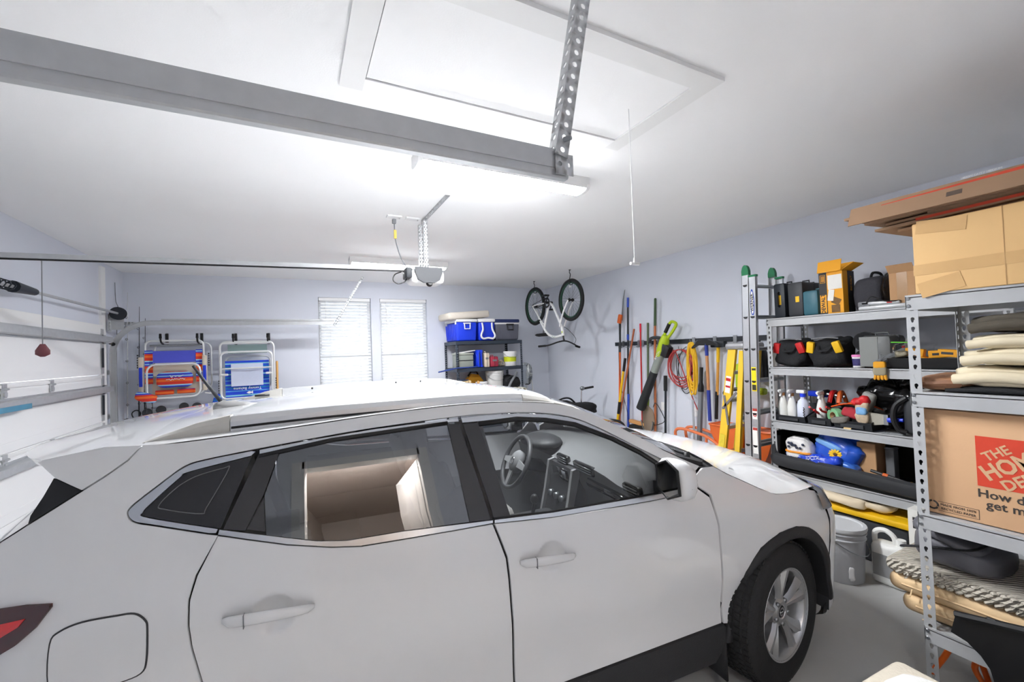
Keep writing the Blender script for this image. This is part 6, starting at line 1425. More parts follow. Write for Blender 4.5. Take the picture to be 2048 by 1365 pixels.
# ============================================================ grey shelf against the right wall
M_RACK = mat('light_grey_shelf_paint', (178, 180, 182), .45, .15, .06, 20)
def rack(name, label, x0, x1, y0, y1, levels, top, wire):
    t = thing(name, label, 'shelf', ((x0+x1)/2, (y0+y1)/2, 0))
    for x, ax in ((x0, 1), (x1, -1)):
        for y, ay in ((y0, 1), (y1, -1)):
            mb = perf_angle(MB(), (x, y, 0), (x, y, top), .042, .045, KEY, .002, (ax, 0, 0), (0, ay, 0))
            part('post', mb, M_RACK, t, 0, world=True)
    for z in levels:
        for x, k in ((x0-.003, 1), (x1-.003, 1)):
            b = part('beam', MB().bx(x, x+.006, y0+.002, y1-.002, z-.072, z).bx(x, x+.03, y0+.002, y1-.002, z-.014, z-.010), M_RACK, t, 20, world=True)
        for y in (y0-.003, y1-.003): part('beam', MB().bx(x0, x1, y, y+.006, z-.072, z), M_RACK, t, 20, world=True)
        for yy in (y0+.01, y1-.01):
            for dz in (.018, .052): part('rivet', MB().cyl((x0-.004, yy, z-dz), (x0-.008, yy, z-dz), .009, .006, 8), M_STEEL, t, 40, world=True)
        if wire:
            n = int((x1-x0)/.028)
            for i in range(n): part('deck_wire', MB().cyl((x0+.02+i*.028, y0+.01, z-.006), (x0+.02+i*.028, y1-.01, z-.006), .003, n=5, caps=False), M_STEEL, t, 40, world=True)
            for f in (.2, .5, .8): part('cross_wire', MB().cyl((x0+.01, y0+(y1-y0)*f, z-.012), (x1-.01, y0+(y1-y0)*f, z-.012), .003, n=5, caps=False), M_STEEL, t, 40, world=True)
        else: part('shelf_board', MB().bx(x0+.01, x1-.01, y0+.01, y1-.01, z-.016, z-.001), M_RACK, t, 20, world=True)
    return t
AX0, AX1, AY0, AY1 = 3.83, 4.405, .89, 2.385
rack('storage_rack', 'grey boltless storage rack full of tools beside the extension ladder', AX0, AX1, AY0, AY1, (1.905, 1.47, .992, .545), 1.91, True)
A1, A2, A3, A4 = 1.906, 1.471, .993, .546
M_TEAL = mat('teal_plastic', (52, 102, 116), .45, 0, .05); M_TAGY = mat('yellow_sticker', (240, 190, 30), .6)
t = case('tool_case', 'black tool case with a yellow label stood nearest the extension ladder', (4.05, 2.29, A1), (.34, .10, .31), M_BLKMET, rz=0)
part('sticker', MB().box((-.171, -.0, .16), (.002, .034, .085)), M_TAGY, t); part('handle', MB().tube([(-.17, -.0, .10), (-.19, 0, .11), (-.19, 0, .22), (-.17, 0, .23)], .008, 6), M_BLACK, t)
t = case('tool_case', 'charcoal tool case with a small orange sticker between the black and teal cases', (4.06, 2.155, A1), (.36, .13, .30), M_DKGREY)
part('sticker', MB().box((-.181, -.02, .15), (.002, .03, .05)), M_TAGY, t)
t = case('tool_case', 'low teal tool case standing beside the yellow carton', (4.02, 2.03, A1), (.30, .12, .21), M_TEAL)
t = case('tool_case', 'long black tool case lying behind the teal case', (4.20, 1.98, A1), (.28, .10, .27), M_BLACK)
# yellow carton
M_DWY = mat('carton_yellow', (240, 168, 32), .6, 0, .04); M_DWB = mat('carton_black', (46, 46, 48), .6)
t = thing('tool_carton', 'open yellow and black DEWALT carton with paper labels', 'carton', (3.955, 1.875, A1))
part('box', MB().bx(-.075, .10, -.085, .085, 0, .34), M_DWY, t)
part('front_band', MB().bx(-.0762, -.075, .028, .0852, 0, .34), M_DWB, t)
part('side_band', MB().bx(-.0, .10, -.0862, -.085, 0, .34), M_DWB, t)
part('flap', MB().box((-.085, .0, .385), (.004, .17, .095), rot(0, .25)), M_DWY, t)
part('flap', MB().box((.0, -.12, .365), (.16, .10, .004), rot(-.5)), M_DWY, t)
part('flap', MB().box((.09, 0, .38), (.004, .17, .09), rot(0, .5)), M_DWY, t)
VY = Matrix(((0, 0, -1), (0, 1, 0), (1, 0, 0)))          # lettering running up a face that looks towards -x
HX_ = Matrix(((0, 0, -1), (-1, 0, 0), (0, 1, 0)))         # lettering reading level on a face that looks towards -x
part('name_plate', MB().bx(-.0768, -.0761, .034, .080, .012, .158), M_DWY, t)
part('lettering', MB().text('DEWALT', .040, VY, (-.0772, .057, .085), bold=.001), M_DWB, t)
part('print_block', MB().bx(-.0768, -.0761, .038, .076, .255, .258).bx(-.0768, -.0761, .038, .076, .318, .321).bx(-.0768, -.0761, .038, .041, .255, .321).bx(-.0768, -.0761, .073, .076, .255, .321), M_DWY, t)
for k in range(3): part('print_line', MB().bx(-.0768, -.0761, .046+.008*k, .050+.008*k, .265, .312), M_DWY, t)
part('lettering', MB().text('DEWALT', .030, Matrix(((0, -1, 0), (0, 0, -1), (1, 0, 0))), (.05, -.0866, .24)), M_DWY, t)
part('paper_label', MB().box((-.0765, -.03, .255), (.0015, .10, .115)), M_PAPER, t)
part('paper_tag', MB().box((-.0785, .0, .15), (.0015, .042, .09), rot(.15)), M_PAPER, t)
part('tool_picture', MB().box((-.0765, -.035, .10), (.0012, .06, .05), rot(.5)).box((-.0765, -.03, .04), (.0012, .06, .06)), mat('print_brown', (120, 86, 40), .6, 0, .4, 60), t)
t = thing('duffel', 'soft charcoal tool bag slumped on the top shelf beside the carton', 'bag', (4.10, 1.655, A1))
part('shell', MB().soft((0, 0, .13), (.36, .20, .27), .018, 5, seed=7, pw=.4), mat('charcoal_fabric', (58, 58, 64), .85, 0, .1, 40, .2, 120), t)
part('handle', MB().tube(smooth_path([(-.1, 0, .25), (-.06, 0, .30), (.06, 0, .30), (.1, 0, .25)]), .01, 6), M_BLKCLOTH, t)
solo('clear_dome', MB().sph((4.05, 1.545, 2.055), (.14, .05, .145), 20, 12), glass('clear_dome_plastic', (.86, .88, .9), 1.5, .02), 'clear plastic dome cover standing beside the cardboard box', 'cover')
t = thing('power_planer', 'flat grey benchtop tool base with a black cable', 'power tool', (3.98, 1.54, A1))
part('base', MB().rbox((0, 0, .018), (.24, .30, .034), .012, 2), mat('light_grey_casting', (198, 200, 202), .4, .2), t)
part('rail', MB().rbox((-.06, .02, .05), (.08, .24, .03), .01, 2, rot(.05)), mat('silver_guard', (176, 178, 180), .4, .4), t)
part('knob', MB().rbox((-.07, .12, .05), (.06, .08, .045), .012, 2), M_GREYPL, t)
part('red_mark', MB().box((-.102, -.04, .05), (.003, .03, .012)), M_RED, t)
part('cable', MB().tube(smooth_path([(-.1, .1, .06), (-.12, .06, .10), (-.11, -.02, .06), (-.09, -.1, .055)]), .005, 5), M_BLACK, t)
def cardbox(name, label, c, size, rz=0, flaps=(), tape=True, m_=None, group=None):
    t = thing(name, label, 'box', c, rz, group); x, y, z = size; m_ = m_ or M_CARD
    part('carton', MB().rbox((0, 0, z/2), size, .004, 1), m_, t)
    if tape: part('tape', MB().bx(-x/2-.0008, x/2+.0008, -.03, .03, z*.0, z+.0008), mat('packing_tape', (176, 136, 92), .25), t)
    for M3, p, s in flaps: part('flap', MB().box(p, s, M3), m_, t)
    return t
cardbox('cardboard_box', 'small open cardboard box on the top shelf of the tool rack', (4.0, 1.43, A1+.0), (.20, .15, .26), flaps=[(rot(.35), (0, -.09, .30), (.2, .004, .10)), (rot(0, .9), (-.12, 0, .285), (.07, .15, .004))])
# second shelf
def toolbag(label, c, accent, seed):
    t = thing('tool_bag', label, 'bag', c)
    part('shell', MB().soft((0, 0, .115), (.28, .25, .23), .035, 9, seed=seed, n=14, pw=.5), M_BLKCLOTH, t)
    for y in (-.10, .10): part('corner_panel', MB().rbox((-.140, y, .165), (.035, .055, .095), .008, 2, rot(y*2.2, -.25)), accent, t)
    part('zip', MB().tube(smooth_path([(-.12, -.1, .235), (-.13, 0, .245), (-.12, .1, .235)]), .006, 5), M_GREYPL, t)
    part('carry_strap', MB().tube(smooth_path([(-.08, -.06, .22), (-.16, -.04, .15), (-.165, .03, .14), (-.08, .06, .22)]), .012, 6, flat=.3), M_BLKCLOTH, t)
    return t
toolbag('black tool bag with red corner panels', (4.03, 2.235, A2), M_RED, 21)
toolbag('black tool bag with yellow corner panels', (4.03, 1.955, A2), M_YEL, 22)
t = thing('camp_roll', 'rolled black mat standing behind the small tub', 'mat', (4.12, 1.73, A2))
part('roll', MB().cyl((.08, .03, .19), (-.14, -.02, .2), .075, n=20).cyl((.1, .0, .07), (-.1, .0, .07), .07, n=18), M_BLKCLOTH, t)
part('strap', MB().tube([(-.06+.0*math.cos(a), .005+.078*math.cos(a), .195+.078*math.sin(a)) for a in [i*PI/8 for i in range(16)]], .006, 5, True), M_GREYPL, t)
t = thing('wipes_tub', 'small white tub with a pink lid and dark label', 'tub', (3.92, 1.73, A2))
part('tub', MB().lathe([(0, 0), (.034, 0), (.04, .085), (.0, .085)], 22), M_WHITE, t)
part('label_band', MB().lathe([(.0358, .015), (.0398, .07)], 22), mat('tub_label_ink', (60, 56, 110), .5, 0, .5, 90), t)
part('lid', MB().lathe([(0, .1), (.04, .1), (.043, .095), (.043, .083), (0, .083)], 22), mat('pink_lid', (226, 130, 190), .4), t)
t = case('drawer_box', 'tall grey metal drawer box on the second shelf', (4.02, 1.61, A2), (.26, .20, .245), mat('grey_drawer_steel', (104, 106, 106), .5, .2), 'box')
part('front_panel', MB().bx(-.132, -.130, -.02, .095, .01, .235), mat('grey_drawer_front', (128, 130, 128), .5, .2), t)
t = thing('grease_gun', 'grey caulking tool lying at the shelf edge over the glove', 'tool', (3.86, 1.545, A2))
part('tube', MB().tube([(.10, -.09, .13), (0, .0, .06), (-.05, .04, .03)], [.022, .024, .016], 10), M_GREYPL, t)
part('point', MB().cyl((.10, -.09, .12), (.12, -.11, .26), .022, .003, n=8), M_STEEL, t)
part('red_button', MB().sph((.09, -.085, .155), .012, 8, 6), M_RED, t)
t = thing('work_glove', 'yellow palmed work glove clipped over the shelf beam', 'glove', (3.81, 1.55, 1.40))
part('cuff', MB().soft((0, 0, .10), (.035, .075, .05), .006, 20, seed=3, pw=.5), mat('glove_yellow', (226, 160, 40), .8), t)
part('palm', MB().soft((0, 0, .055), (.03, .08, .07), .005, 20, seed=4, pw=.5), mat('glove_grey', (150, 142, 120), .85), t)
for k in range(4): part('finger', MB().soft((0, -.03+k*.02, .012), (.02, .018, .05), .002, 20, rot((k-1.5)*.12), k, 6, .6), MATS['glove_yellow'], t)
part('clip', MB().tube([(0.004, 0, .12), (.012, 0, .175), (.03, 0, .172)], .003, 5), M_STEEL, t)
t = thing('parts_tray', 'black parts tray on the second shelf', 'tray', (3.98, 1.33, A2))
part('tray', MB().loft([[(-.12, -.17, 0), (.12, -.17, 0), (.12, .17, 0), (-.12, .17, 0)], [(-.14, -.19, .075), (.14, -.19, .075), (.14, .19, .075), (-.14, .19, .075)], [(-.13, -.18, .075), (.13, -.18, .075), (.13, .18, .075), (-.13, .18, .075)], [(-.11, -.16, .01), (.11, -.16, .01), (.11, .16, .01), (-.11, .16, .01)]]), M_BLACK, t, 20)
for i, (y, z, a, r_) in enumerate(((1.395, .17, .3, .1), (1.33, .10, .9, -.2), (1.27, .155, -.1, .15), (1.22, .16, .2, 0))):
    t = thing('screw_box', ['yellow screw box tilted at the tray end nearest the grey drawer box', 'yellow screw box standing on edge in the tray', 'yellow screw box lying on top of the others', 'yellow screw box overhanging the tray end'][i], 'box', (3.95, y, A2+z-.055), 0, 'yellow screw boxes in the tray', rot(a*.5, 0, r_))
    part('carton', MB().rbox((0, 0, 0), (.06, .10, .05), .003, 1), M_DWY, t)
    part('window_print', MB().box((-.0305, 0, 0), (.001, .06, .016)), M_DKGREY, t)
t = thing('zip_bag', 'clear zip bag of hardware with a green seal', 'bag', (3.90, 1.455, A2+.075))
part('film', MB().soft((0, 0, .05), (.06, .10, .12), .012, 14, seed=5, pw=.6), MATS['clear_film'], t)
part('seal', MB().cyl((-.02, -.06, .11), (-.02, .05, .115), .004, n=5), mat('seal_green', (110, 210, 70), .4), t)
part('hardware', MB().soft((0, 0, .03), (.05, .08, .05), .014, 30, seed=6, pw=.7), mat('mixed_screws', (150, 140, 120), .5, .4, .4, 90), t)
# third shelf: bottles and bins
def spray(label, y, body, neck, trig, x=3.93):
    t = thing('spray_bottle', label, 'bottle', (x, y, A3+.009), 0, 'cleaning bottles on the tool rack')
    part('bottle', MB().loft([[(rx*c, ry*s, z) for c, s in [(math.cos(a), math.sin(a)) for a in [2*PI*i/14 for i in range(14)]]] for rx, ry, z in ((.04, .034, 0), (.043, .037, .01), (.043, .037, .11), (.036, .03, .15), (.022, .02, .19), (.014, .014, .21))]), body, t)
    part('collar', MB().cyl((0, 0, .205), (0, 0, .23), .017, n=12), neck, t)
    part('trigger_head', MB().rbox((-.012, 0, .247), (.085, .026, .035), .01, 2).cyl((-.055, 0, .25), (-.065, 0, .25), .009, n=8).box((-.03, 0, .22), (.012, .016, .045), rot(0, .4)), trig, t)
    return t
M_BOT = mat('milky_bottle', (236, 236, 232), .4, 0, .02); M_COP = mat('copper_collar', (196, 136, 80), .4)
spray('white spray bottle with a copper collar at the rack end', 2.33, M_BOT, M_COP, M_WHITE)
spray('white spray bottle with a copper collar beside the bleach jug', 2.255, M_BOT, M_COP, M_WHITE, 3.935)
t = thing('cleaner_jug', 'white jug with a blue collar and spray nozzle', 'bottle', (3.93, 2.16, A3+.009), 0, 'cleaning bottles on the tool rack')
part('bottle', MB().loft([[(.05*k*c, .045*k*s, z) for c, s in [(math.cos(a), math.sin(a)) for a in [2*PI*i/14 for i in range(14)]]] for k, z in ((.95, 0), (1, .01), (1, .13), (.85, .165), (.4, .19), (.4, .21))]), mat('bluish_white_bottle', (216, 222, 240), .4), t)
part('collar', MB().cyl((0, 0, .205), (0, 0, .235), .022, n=12), M_BLUE, t)
part('nozzle', MB().rbox((0, .01, .25), (.05, .07, .03), .008, 2), M_WHITE, t)
part('label_print', scribble((-.045, -.026, .075), (0, 0, 1), (0, 1, 0), .09, .012, 12, .003, 9), M_BLACK, t)
t = spray('tall white spray bottle with a white trigger beside the tool bin', 2.03, M_BOT, M_WHITE, M_WHITE, 3.96)
t = thing('nozzle_head', 'blue spray head lying behind the bottles', 'nozzle', (4.1, 2.12, A3+.20))
part('barrel', MB().rbox((0, 0, .03), (.05, .16, .05), .012, 2), M_BLUE, t)
part('post', MB().cyl((0, 0, -.199), (0, 0, .01), .02, n=10), M_GREYPL, t)
def bin_(label, y0, y1, h=.075, zf=.06):
    t = thing('open_bin', label, 'bin', (3.99, (y0+y1)/2, A3), 0, 'black open bins on the tool rack'); w_ = (y1-y0)/2-.004
    part('tray', MB().loft([[(-.14, -w_, 0), (.14, -w_, 0), (.14, w_, 0), (-.14, w_, 0)], [(-.155, -w_, zf), (.15, -w_, .14), (.15, w_, .14), (-.155, w_, zf)], [(-.145, -w_+.006, zf), (.144, -w_+.006, .14), (.144, w_-.006, .14), (-.145, w_-.006, zf)], [(-.13, -w_+.008, .008), (.13, -w_+.008, .008), (.13, w_-.008, .008), (-.13, w_-.008, .008)]]), mat('black_bin', (40, 42, 46), .45, 0, .05), t, 20)
    part('label_slot', MB().bx(-.158, -.15, -w_*.6, w_*.6, .012, zf*.65), M_DKGREY, t)
    return t
bin_('black open bin holding the cleaning bottles', 2.10, 2.375, zf=.05)
bin_('black open bin full of snips below the tall spray bottle', 1.905, 2.085)
bin_('black open bin with gloves beside the garbage bag', 1.63, 1.89)
for i, (x, y, z, mm, a) in enumerate(((3.90, 2.03, .09, M_RED, .5), (3.93, 1.96, .10, M_RED, -.4))):
    t = thing('hand_snips', 'red handled snips %s' % ('leaning out of the bin beside the spray bottle' if i == 0 else 'crossed over the tape roll'), 'snips', (x, y, A3+z), 0, 'red handled snips in the bin', rot(a, .5, 0))
    for s in (-1, 1): part('handle', MB().tube(smooth_path([(0, .008*s, 0), (-.05, .03*s, 0), (-.10, .022*s, 0)]), .009, 6), mm, t)
    part('jaw', MB().loft([[(0, -.012, -.004), (0, .012, -.004), (0, .012, .004), (0, -.012, .004)], [(.09, -.003, -.002), (.09, .003, -.002), (.09, .003, .002), (.09, -.003, .002)]]), M_STEEL, t)
t = thing('tape_roll', 'pale green roll of tape standing in the bin', 'tape', (3.90, 1.90, A3+.085), 0, None, rot(0, 0, 1.15))
part('roll', MB().lathe([(.03, -.024), (.058, -.024), (.06, 0), (.058, .024), (.03, .024)], 26, rot(PI/2), (0, 0, 0), True), mat('mint_tape', (128, 188, 140), .3), t, 60)
part('core', MB().lathe([(.028, -.024), (.031, -.024), (.031, .024), (.028, .024)], 26, rot(PI/2), (0, 0, 0), True), M_CARD, t, 60)
t = thing('clamp', 'orange and black spring clamps heaped behind the bins', 'clamp', (4.10, 1.99, A3+.15))
for k in range(3): part('jaw_arm', MB().tube(smooth_path([(-.08, -.06+k*.07, .02), (-.03, -.05+k*.06, .10), (.04, -.04+k*.05, .09), (.07, -.05+k*.05, .0)]), .018, 6), (M_ORG, M_RED, M_BLACK)[k], t)
part('spring', MB().cyl((-.02, -.08, .07), (-.02, .1, .09), .014, n=10), M_STEEL, t)
part('case_below', MB().rbox((0, .0, -.075), (.14, .26, .15), .02, 2), M_BLACK, t)
t = thing('strap_bundle', 'bright orange ratchet strap lying across the bins', 'strap', (4.02, 1.78, A3+.145))
part('webbing', MB().tube(smooth_path([(-.05, .18, .0), (-.02, .08, .03), (.02, 0, .015), (-.02, -.08, .03), (.02, -.14, .0)]), .022, 6, flat=.35).tube(smooth_path([(.0, .15, .02), (.03, .02, .04), (.0, -.1, .02)]), .02, 6, flat=.3), mat('hivis_orange', (244, 92, 30), .7), t)
part('buckle', MB().rbox((-.02, .10, .03), (.03, .05, .02), .004, 1), M_STEEL, t)
t = thing('garden_gloves', 'red and grey garden gloves draped over a bin', 'glove', (3.90, 1.78, A3+.06))
part('red_glove', MB().soft((0.0, 0, .05), (.08, .14, .07), .022, 14, rot(.3, .3), 8, pw=.6), mat('red_glove_knit', (170, 50, 60), .9), t)
part('grey_glove', MB().soft((-.05, .07, .0), (.06, .12, .05), .016, 14, rot(-.2), 9, pw=.6), mat('grey_glove_knit', (120, 116, 110), .9), t)
solo('price_tag', MB().box((3.836, 1.79, 1.0), (.004, .05, .03), rot(.2, .3)), mat('tan_tag', (226, 196, 140), .7), 'small tan tag hanging at the bin edge', 'tag')
solo('garbage_bag', MB().soft((4.13, 1.60, A3+.205), (.28, .32, .39), .085, 10, seed=14, n=18, pw=.6), mat('shiny_black_film', (14, 14, 15), .18, 0, .0), 'shiny crumpled black garbage bag on the third shelf', 'bag', smooth=60)
t = thing('wood_filler_bag', 'red and clear bag of fasteners hanging over the bin', 'bag', (3.86, 1.695, A3+.05))
part('pouch', MB().soft((0, 0, .09), (.05, .085, .18), .02, 16, seed=3, pw=.7), mat('kraft_mix', (196, 176, 150), .5, 0, .35, 60), t)
part('red_top', MB().soft((.0, .015, .175), (.05, .09, .06), .03, 18, seed=5, pw=.8), mat('bag_red', (206, 40, 44), .4), t)
part('blue_label', MB().soft((-.012, 0, .10), (.045, .07, .06), .004, 12, seed=6, pw=.5), mat('label_blue_white', (120, 170, 214), .5, 0, .3, 40), t)
t = thing('paint_brush', 'broad grey paint brush with a blue handle', 'brush', (3.885, 1.60, A3+.10), 0, None, rot(0, 0, .0))
part('bristles', MB().loft([[(-.012, .07, -.06), (.012, .07, -.06), (.012, .07, .04), (-.012, .07, .04)], [(-.010, -.03, -.04), (.010, -.03, -.04), (.010, -.03, .03), (-.010, -.03, .03)]]), mat('grey_bristle', (176, 172, 160), .9, 0, .3, 80, stretch=(1, 10, 1)), t)
part('ferrule', MB().bx(-.012, .012, -.055, -.028, -.042, .032), M_STEEL, t)
part('handle', MB().tube(smooth_path([(0, -.05, -.005), (0, -.09, .0), (0, -.14, .004)]), [.02]*6+[.014]*7, 8), M_BLUE, t)
t = thing('fuel_can', 'charcoal carrying case with a big loop handle at the rack end', 'case', (3.99, 1.40, A3))
part('body', MB().rbox((.0, -.04, .14), (.24, .20, .27), .03, 3), M_DKGREY, t)
part('loop_handle', MB().tube(smooth_path([(-.12, .03, .27), (-.13, .09, .21), (-.135, .105, .12), (-.13, .08, .04), (-.12, .04, .02)]), .02, 8), M_BLACK, t)
part('cap', MB().cyl((0, -.04, .275), (0, -.04, .30), .03, n=14), M_BLACK, t)
solo('oil_jug', MB().rbox((4.02, 1.73, A3+.15), (.16, .09, .28), .025, 3, rot(.35)), mat('grey_jug', (150, 150, 146), .5), 'grey plastic jug leaning against the garbage bag', 'jug')
# bottom shelf
t = thing('storage_tote', 'long black storage tote lying open on the lowest shelf', 'tote', (4.06, 1.81, A4))
part('floor', MB().bx(-.22, .30, -.52, .55, 0, .02), M_BLACK, t)
part('front_lip', MB().tube(smooth_path([(-.24, -.52, .07), (-.245, 0, .09), (-.245, .5, .10), (-.20, .565, .14), (-.17, .575, .30)]), .035, 8, flat=1.6), mat('soft_black_tote', (44, 45, 48), .6), t)
part('back_wall', MB().bx(.28, .30, -.52, .55, 0, .36), M_BLACK, t)
for y in (-.525, .555): part('end_wall', MB().loft([[(-.22, y, 0), (.30, y, 0), (.30, y, .36), (-.19, y, .34)], [(-.22, y+.015, 0), (.30, y+.015, 0), (.30, y+.015, .36), (-.19, y+.015, .34)]]), M_BLACK, t)
t = thing('seed_bag', 'white bag of lawn food with blue and orange bands', 'bag', (3.93, 2.20, A4+.09))
part('pouch', MB().soft((0, 0, .105), (.14, .20, .20), .022, 13, seed=11, n=14, pw=.55), mat('bag_white', (226, 224, 222), .5, 0, .05), t)
part('blue_band', MB().soft((-.004, 0, .045), (.145, .205, .085), .020, 13, seed=11, n=12, pw=.5), mat('band_blue', (28, 70, 190), .45), t)
part('orange_band', MB().soft((-.006, 0, .092), (.148, .21, .022), .012, 13, seed=11, n=12, pw=.45), mat('band_orange', (236, 150, 50), .45), t)
for k in range(9): part('paw_print', MB().sph((-.080+.004*(k % 3), .055-.022*(k % 4)-.05*(k//6), .135+.016*((k*2) % 3)), (.008, .013, .011), 8, 5), mat('print_navy', (40, 48, 70), .5), t)
for k in range(2): part('small_print', scribble((-.092, .0, .062-.018*k), (0, 1, 0), (0, 0, 1), .09, .01, 12, .002, 5+k), M_WHITE, t)
part('crimp', MB().soft((0, 0, .205), (.07, .12, .03), .014, 16, seed=3, pw=.6), MATS['bag_white'], t)
t = thing('soil_bag', 'large blue bird seed bag with a sunflower print', 'bag', (4.0, 1.94, A4+.06))
part('pouch', MB().soft((.02, 0, .16), (.20, .34, .30), .05, 9, rot(.35), 16, 16, pw=.55), mat('glossy_blue_bag', (36, 84, 190), .3, 0, .12, 12), t)
part('pale_swirl', MB().soft((-.075, .03, .22), (.05, .20, .05), .008, 9, rot(.35), 4, pw=.6), mat('pale_blue_print', (120, 170, 226), .4), t)
sfl = part('sunflower_print', MB().sph((-.105, -.025, .155), (.006, .016, .014), 12, 6), mat('seed_brown', (90, 60, 30), .6), t)
for k in range(12):
    a = 2*PI*k/12; part('petal', MB().sph((-.104, -.025+.034*math.cos(a), .155+.026*math.sin(a)), (.005, .018, .009), 8, 5, rot(a)), mat('petal_yellow', (244, 196, 40), .5), sfl)
t = thing('treat_bag', 'crumpled blue bag with white print and a green corner', 'bag', (3.88, 2.01, A4+.10))
part('pouch', MB().soft((0, 0, .04), (.12, .28, .09), .034, 13, rot(-.25), 19, 14, pw=.6), mat('royal_blue_film', (34, 70, 200), .3, 0, .1), t)
part('green_corner', MB().soft((-.03, .12, .0), (.09, .09, .03), .008, 10, rot(.6, .5), 3, pw=.5), mat('leaf_green', (90, 180, 60), .4), t)
for k in range(3): part('print_line', scribble((-.072, .035, .085-.022*k), (0, 1, -.2), (0, 0, 1), .10, .014, 9, .003, 7+k), M_WHITE, t)
t = thing('foil_bag', 'blue and silver snack bag beside the small carton', 'bag', (3.92, 1.84, A4+.07))
part('pouch', MB().soft((0, 0, .045), (.10, .16, .09), .02, 9, rot(.3), 23, pw=.55), mat('steel_blue_film', (60, 110, 200), .25, .1, .2, 30), t)
part('silver_edge', MB().soft((-.03, .05, .03), (.05, .08, .04), .01, 12, seed=2, pw=.6), mat('silver_film', (200, 204, 206), .3, .6), t)
cardbox('cardboard_box', 'narrow upright cardboard box in the black tote', (4.05, 1.735, A4+.021), (.16, .125, .31), tape=False)
t = thing('pruning_saw', 'slim black hand tool with an orange collar lying in the tote', 'tool', (3.90, 1.57, A4+.12))
part('handle', MB().tube([(0, .11, .02), (0, .0, .0), (0, -.03, -.005)], .012, 8), M_BLACK, t)
part('collar', MB().cyl((0, .035, .006), (0, .005, .001), .014, n=10), M_ORG, t)
part('shaft', MB().tube([(0, 0, 0), (0, -.12, -.02)], .008, 6), M_BLACK, t)
part('ring', MB().tube([(0, -.13+.01*math.cos(a), -.02+.01*math.sin(a)) for a in [i*PI/5 for i in range(10)]], .003, 5, True), mat('brass', (200, 160, 60), .3, .9), t)
t = thing('pipe_section', 'short grey downpipe standing in the tote', 'pipe', (4.10, 1.625, A4+.021))
part('pipe', MB().rbox((0, 0, .14), (.08, .06, .28), .012, 2), M_GREYPL, t); part('bead', MB().rbox((0, 0, .27), (.086, .066, .02), .008, 1), M_GREYPL, t)
t = thing('hinge_pack', 'small silver hinge pack lying on the shelf wires', 'hardware', (3.90, 1.68, A4))
part('plate', MB().rbox((0, 0, .006), (.09, .16, .008), .003, 1), M_ALU, t)
for k in range(7): part('leaf_fold', MB().cyl((-.03, -.06+k*.02, .018), (.03, -.06+k*.02, .018), .009, n=8), M_STEEL, t)
t = thing('bolt_pack', 'crinkled clear bag of galvanised brackets on the shelf wires', 'hardware', (3.90, 1.51, A4))
part('brackets', MB().soft((0, 0, .03), (.10, .18, .055), .02, 22, seed=8, pw=.6), mat('zinc_mix', (150, 152, 154), .35, .7, .4, 80), t)
part('film', MB().soft((0, 0, .034), (.12, .20, .066), .014, 14, seed=9, pw=.6), MATS['clear_film'], t)
# below: floor items
t = bucket('utility_bucket', 'grey five gallon bucket with a lid standing on the floor', (3.46, 1.70, 0), .148, .37, mat('light_grey_pail', (176, 178, 182), .45, 0, .04), lid=mat('grey_pail_lid', (190, 192, 194), .4, 0, .04))
part('paint_drip', MB().soft((-.09, -.105, .08), (.02, .04, .10), .012, 16, rot(0, 0, .7), 3, pw=.6), mat('white_drip', (226, 226, 226), .6), t)
t = thing('chemical_jug', 'white handled jug with a grey label beside the grey bucket', 'jug', (3.62, 1.47, 0))
part('jug', MB().rbox((0, 0, .14), (.13, .19, .28), .03, 3), M_BOT, t)
part('handle', MB().tube(smooth_path([(0, .085, .24), (0, .085, .33), (0, .03, .36), (0, -.02, .33), (0, -.03, .27)]), .017, 8), M_BOT, t)
part('cap', MB().cyl((0, -.06, .275), (0, -.06, .325), .026, n=14), M_BOT, t)
part('label_print', MB().bx(-.0662, -.065, -.075, .08, .06, .21), mat('jug_label', (150, 150, 150), .6, 0, .1, 30), t)
t = thing('yellow_tote', 'black tote with a yellow lid under the grey rack', 'tote', (4.02, 1.72, 0))
part('tub', MB().rbox((0, 0, .165), (.40, .56, .33), .04, 2, taper=.88), M_DKGREY, t)
part('lid', MB().rbox((0, 0, .355), (.44, .60, .05), .018, 2), M_YEL, t)
part('rib', MB().rbox((-.10, 0, .378), (.03, .5, .012), .005, 1).rbox((.05, 0, .378), (.03, .5, .012), .005, 1), M_YEL, t)
t = thing('drop_cloth', 'crumpled cream canvas drop cloth lying on the yellow lid', 'cloth', (4.0, 1.78, .386))
part('canvas', MB().soft((0, .02, .045), (.38, .48, .07), .035, 8, seed=12, n=14, pw=.55), mat('cream_canvas', (222, 206, 178), .9, 0, .06, 12), t)
part('fold', MB().soft((-.12, .08, .05), (.22, .34, .06), .03, 9, rot(.1, .1), 15, pw=.5), MATS['cream_canvas'], t)
t = thing('white_carton', 'white printed carton standing behind the jug', 'box', (3.80, 1.33, 0))
part('carton', MB().bx(-.08, .08, -.075, .075, 0, .52), M_PAPER, t)
part('print', MB().box((-.081, .02, .42), (.001, .06, .05)).box((-.081, .04, .46), (.001, .02, .02)).box((-.081, -.03, .34), (.001, .04, .06)), mat('print_black', (60, 58, 56), .6, 0, .5, 90), t)
solo('plywood_offcut', MB().bx(4.24, 4.35, 1.98, 2.33, .0, .46), mat('plywood', (170, 110, 74), .7, 0, .12, 10), 'brown plywood offcut standing under the grey rack', 'wood')
solo('black_case', MB().rbox((3.90, 2.13, .16), (.2, .2, .32), .03, 2), M_BLACK, 'black hard case under the rack beside the yellow tote', 'case')
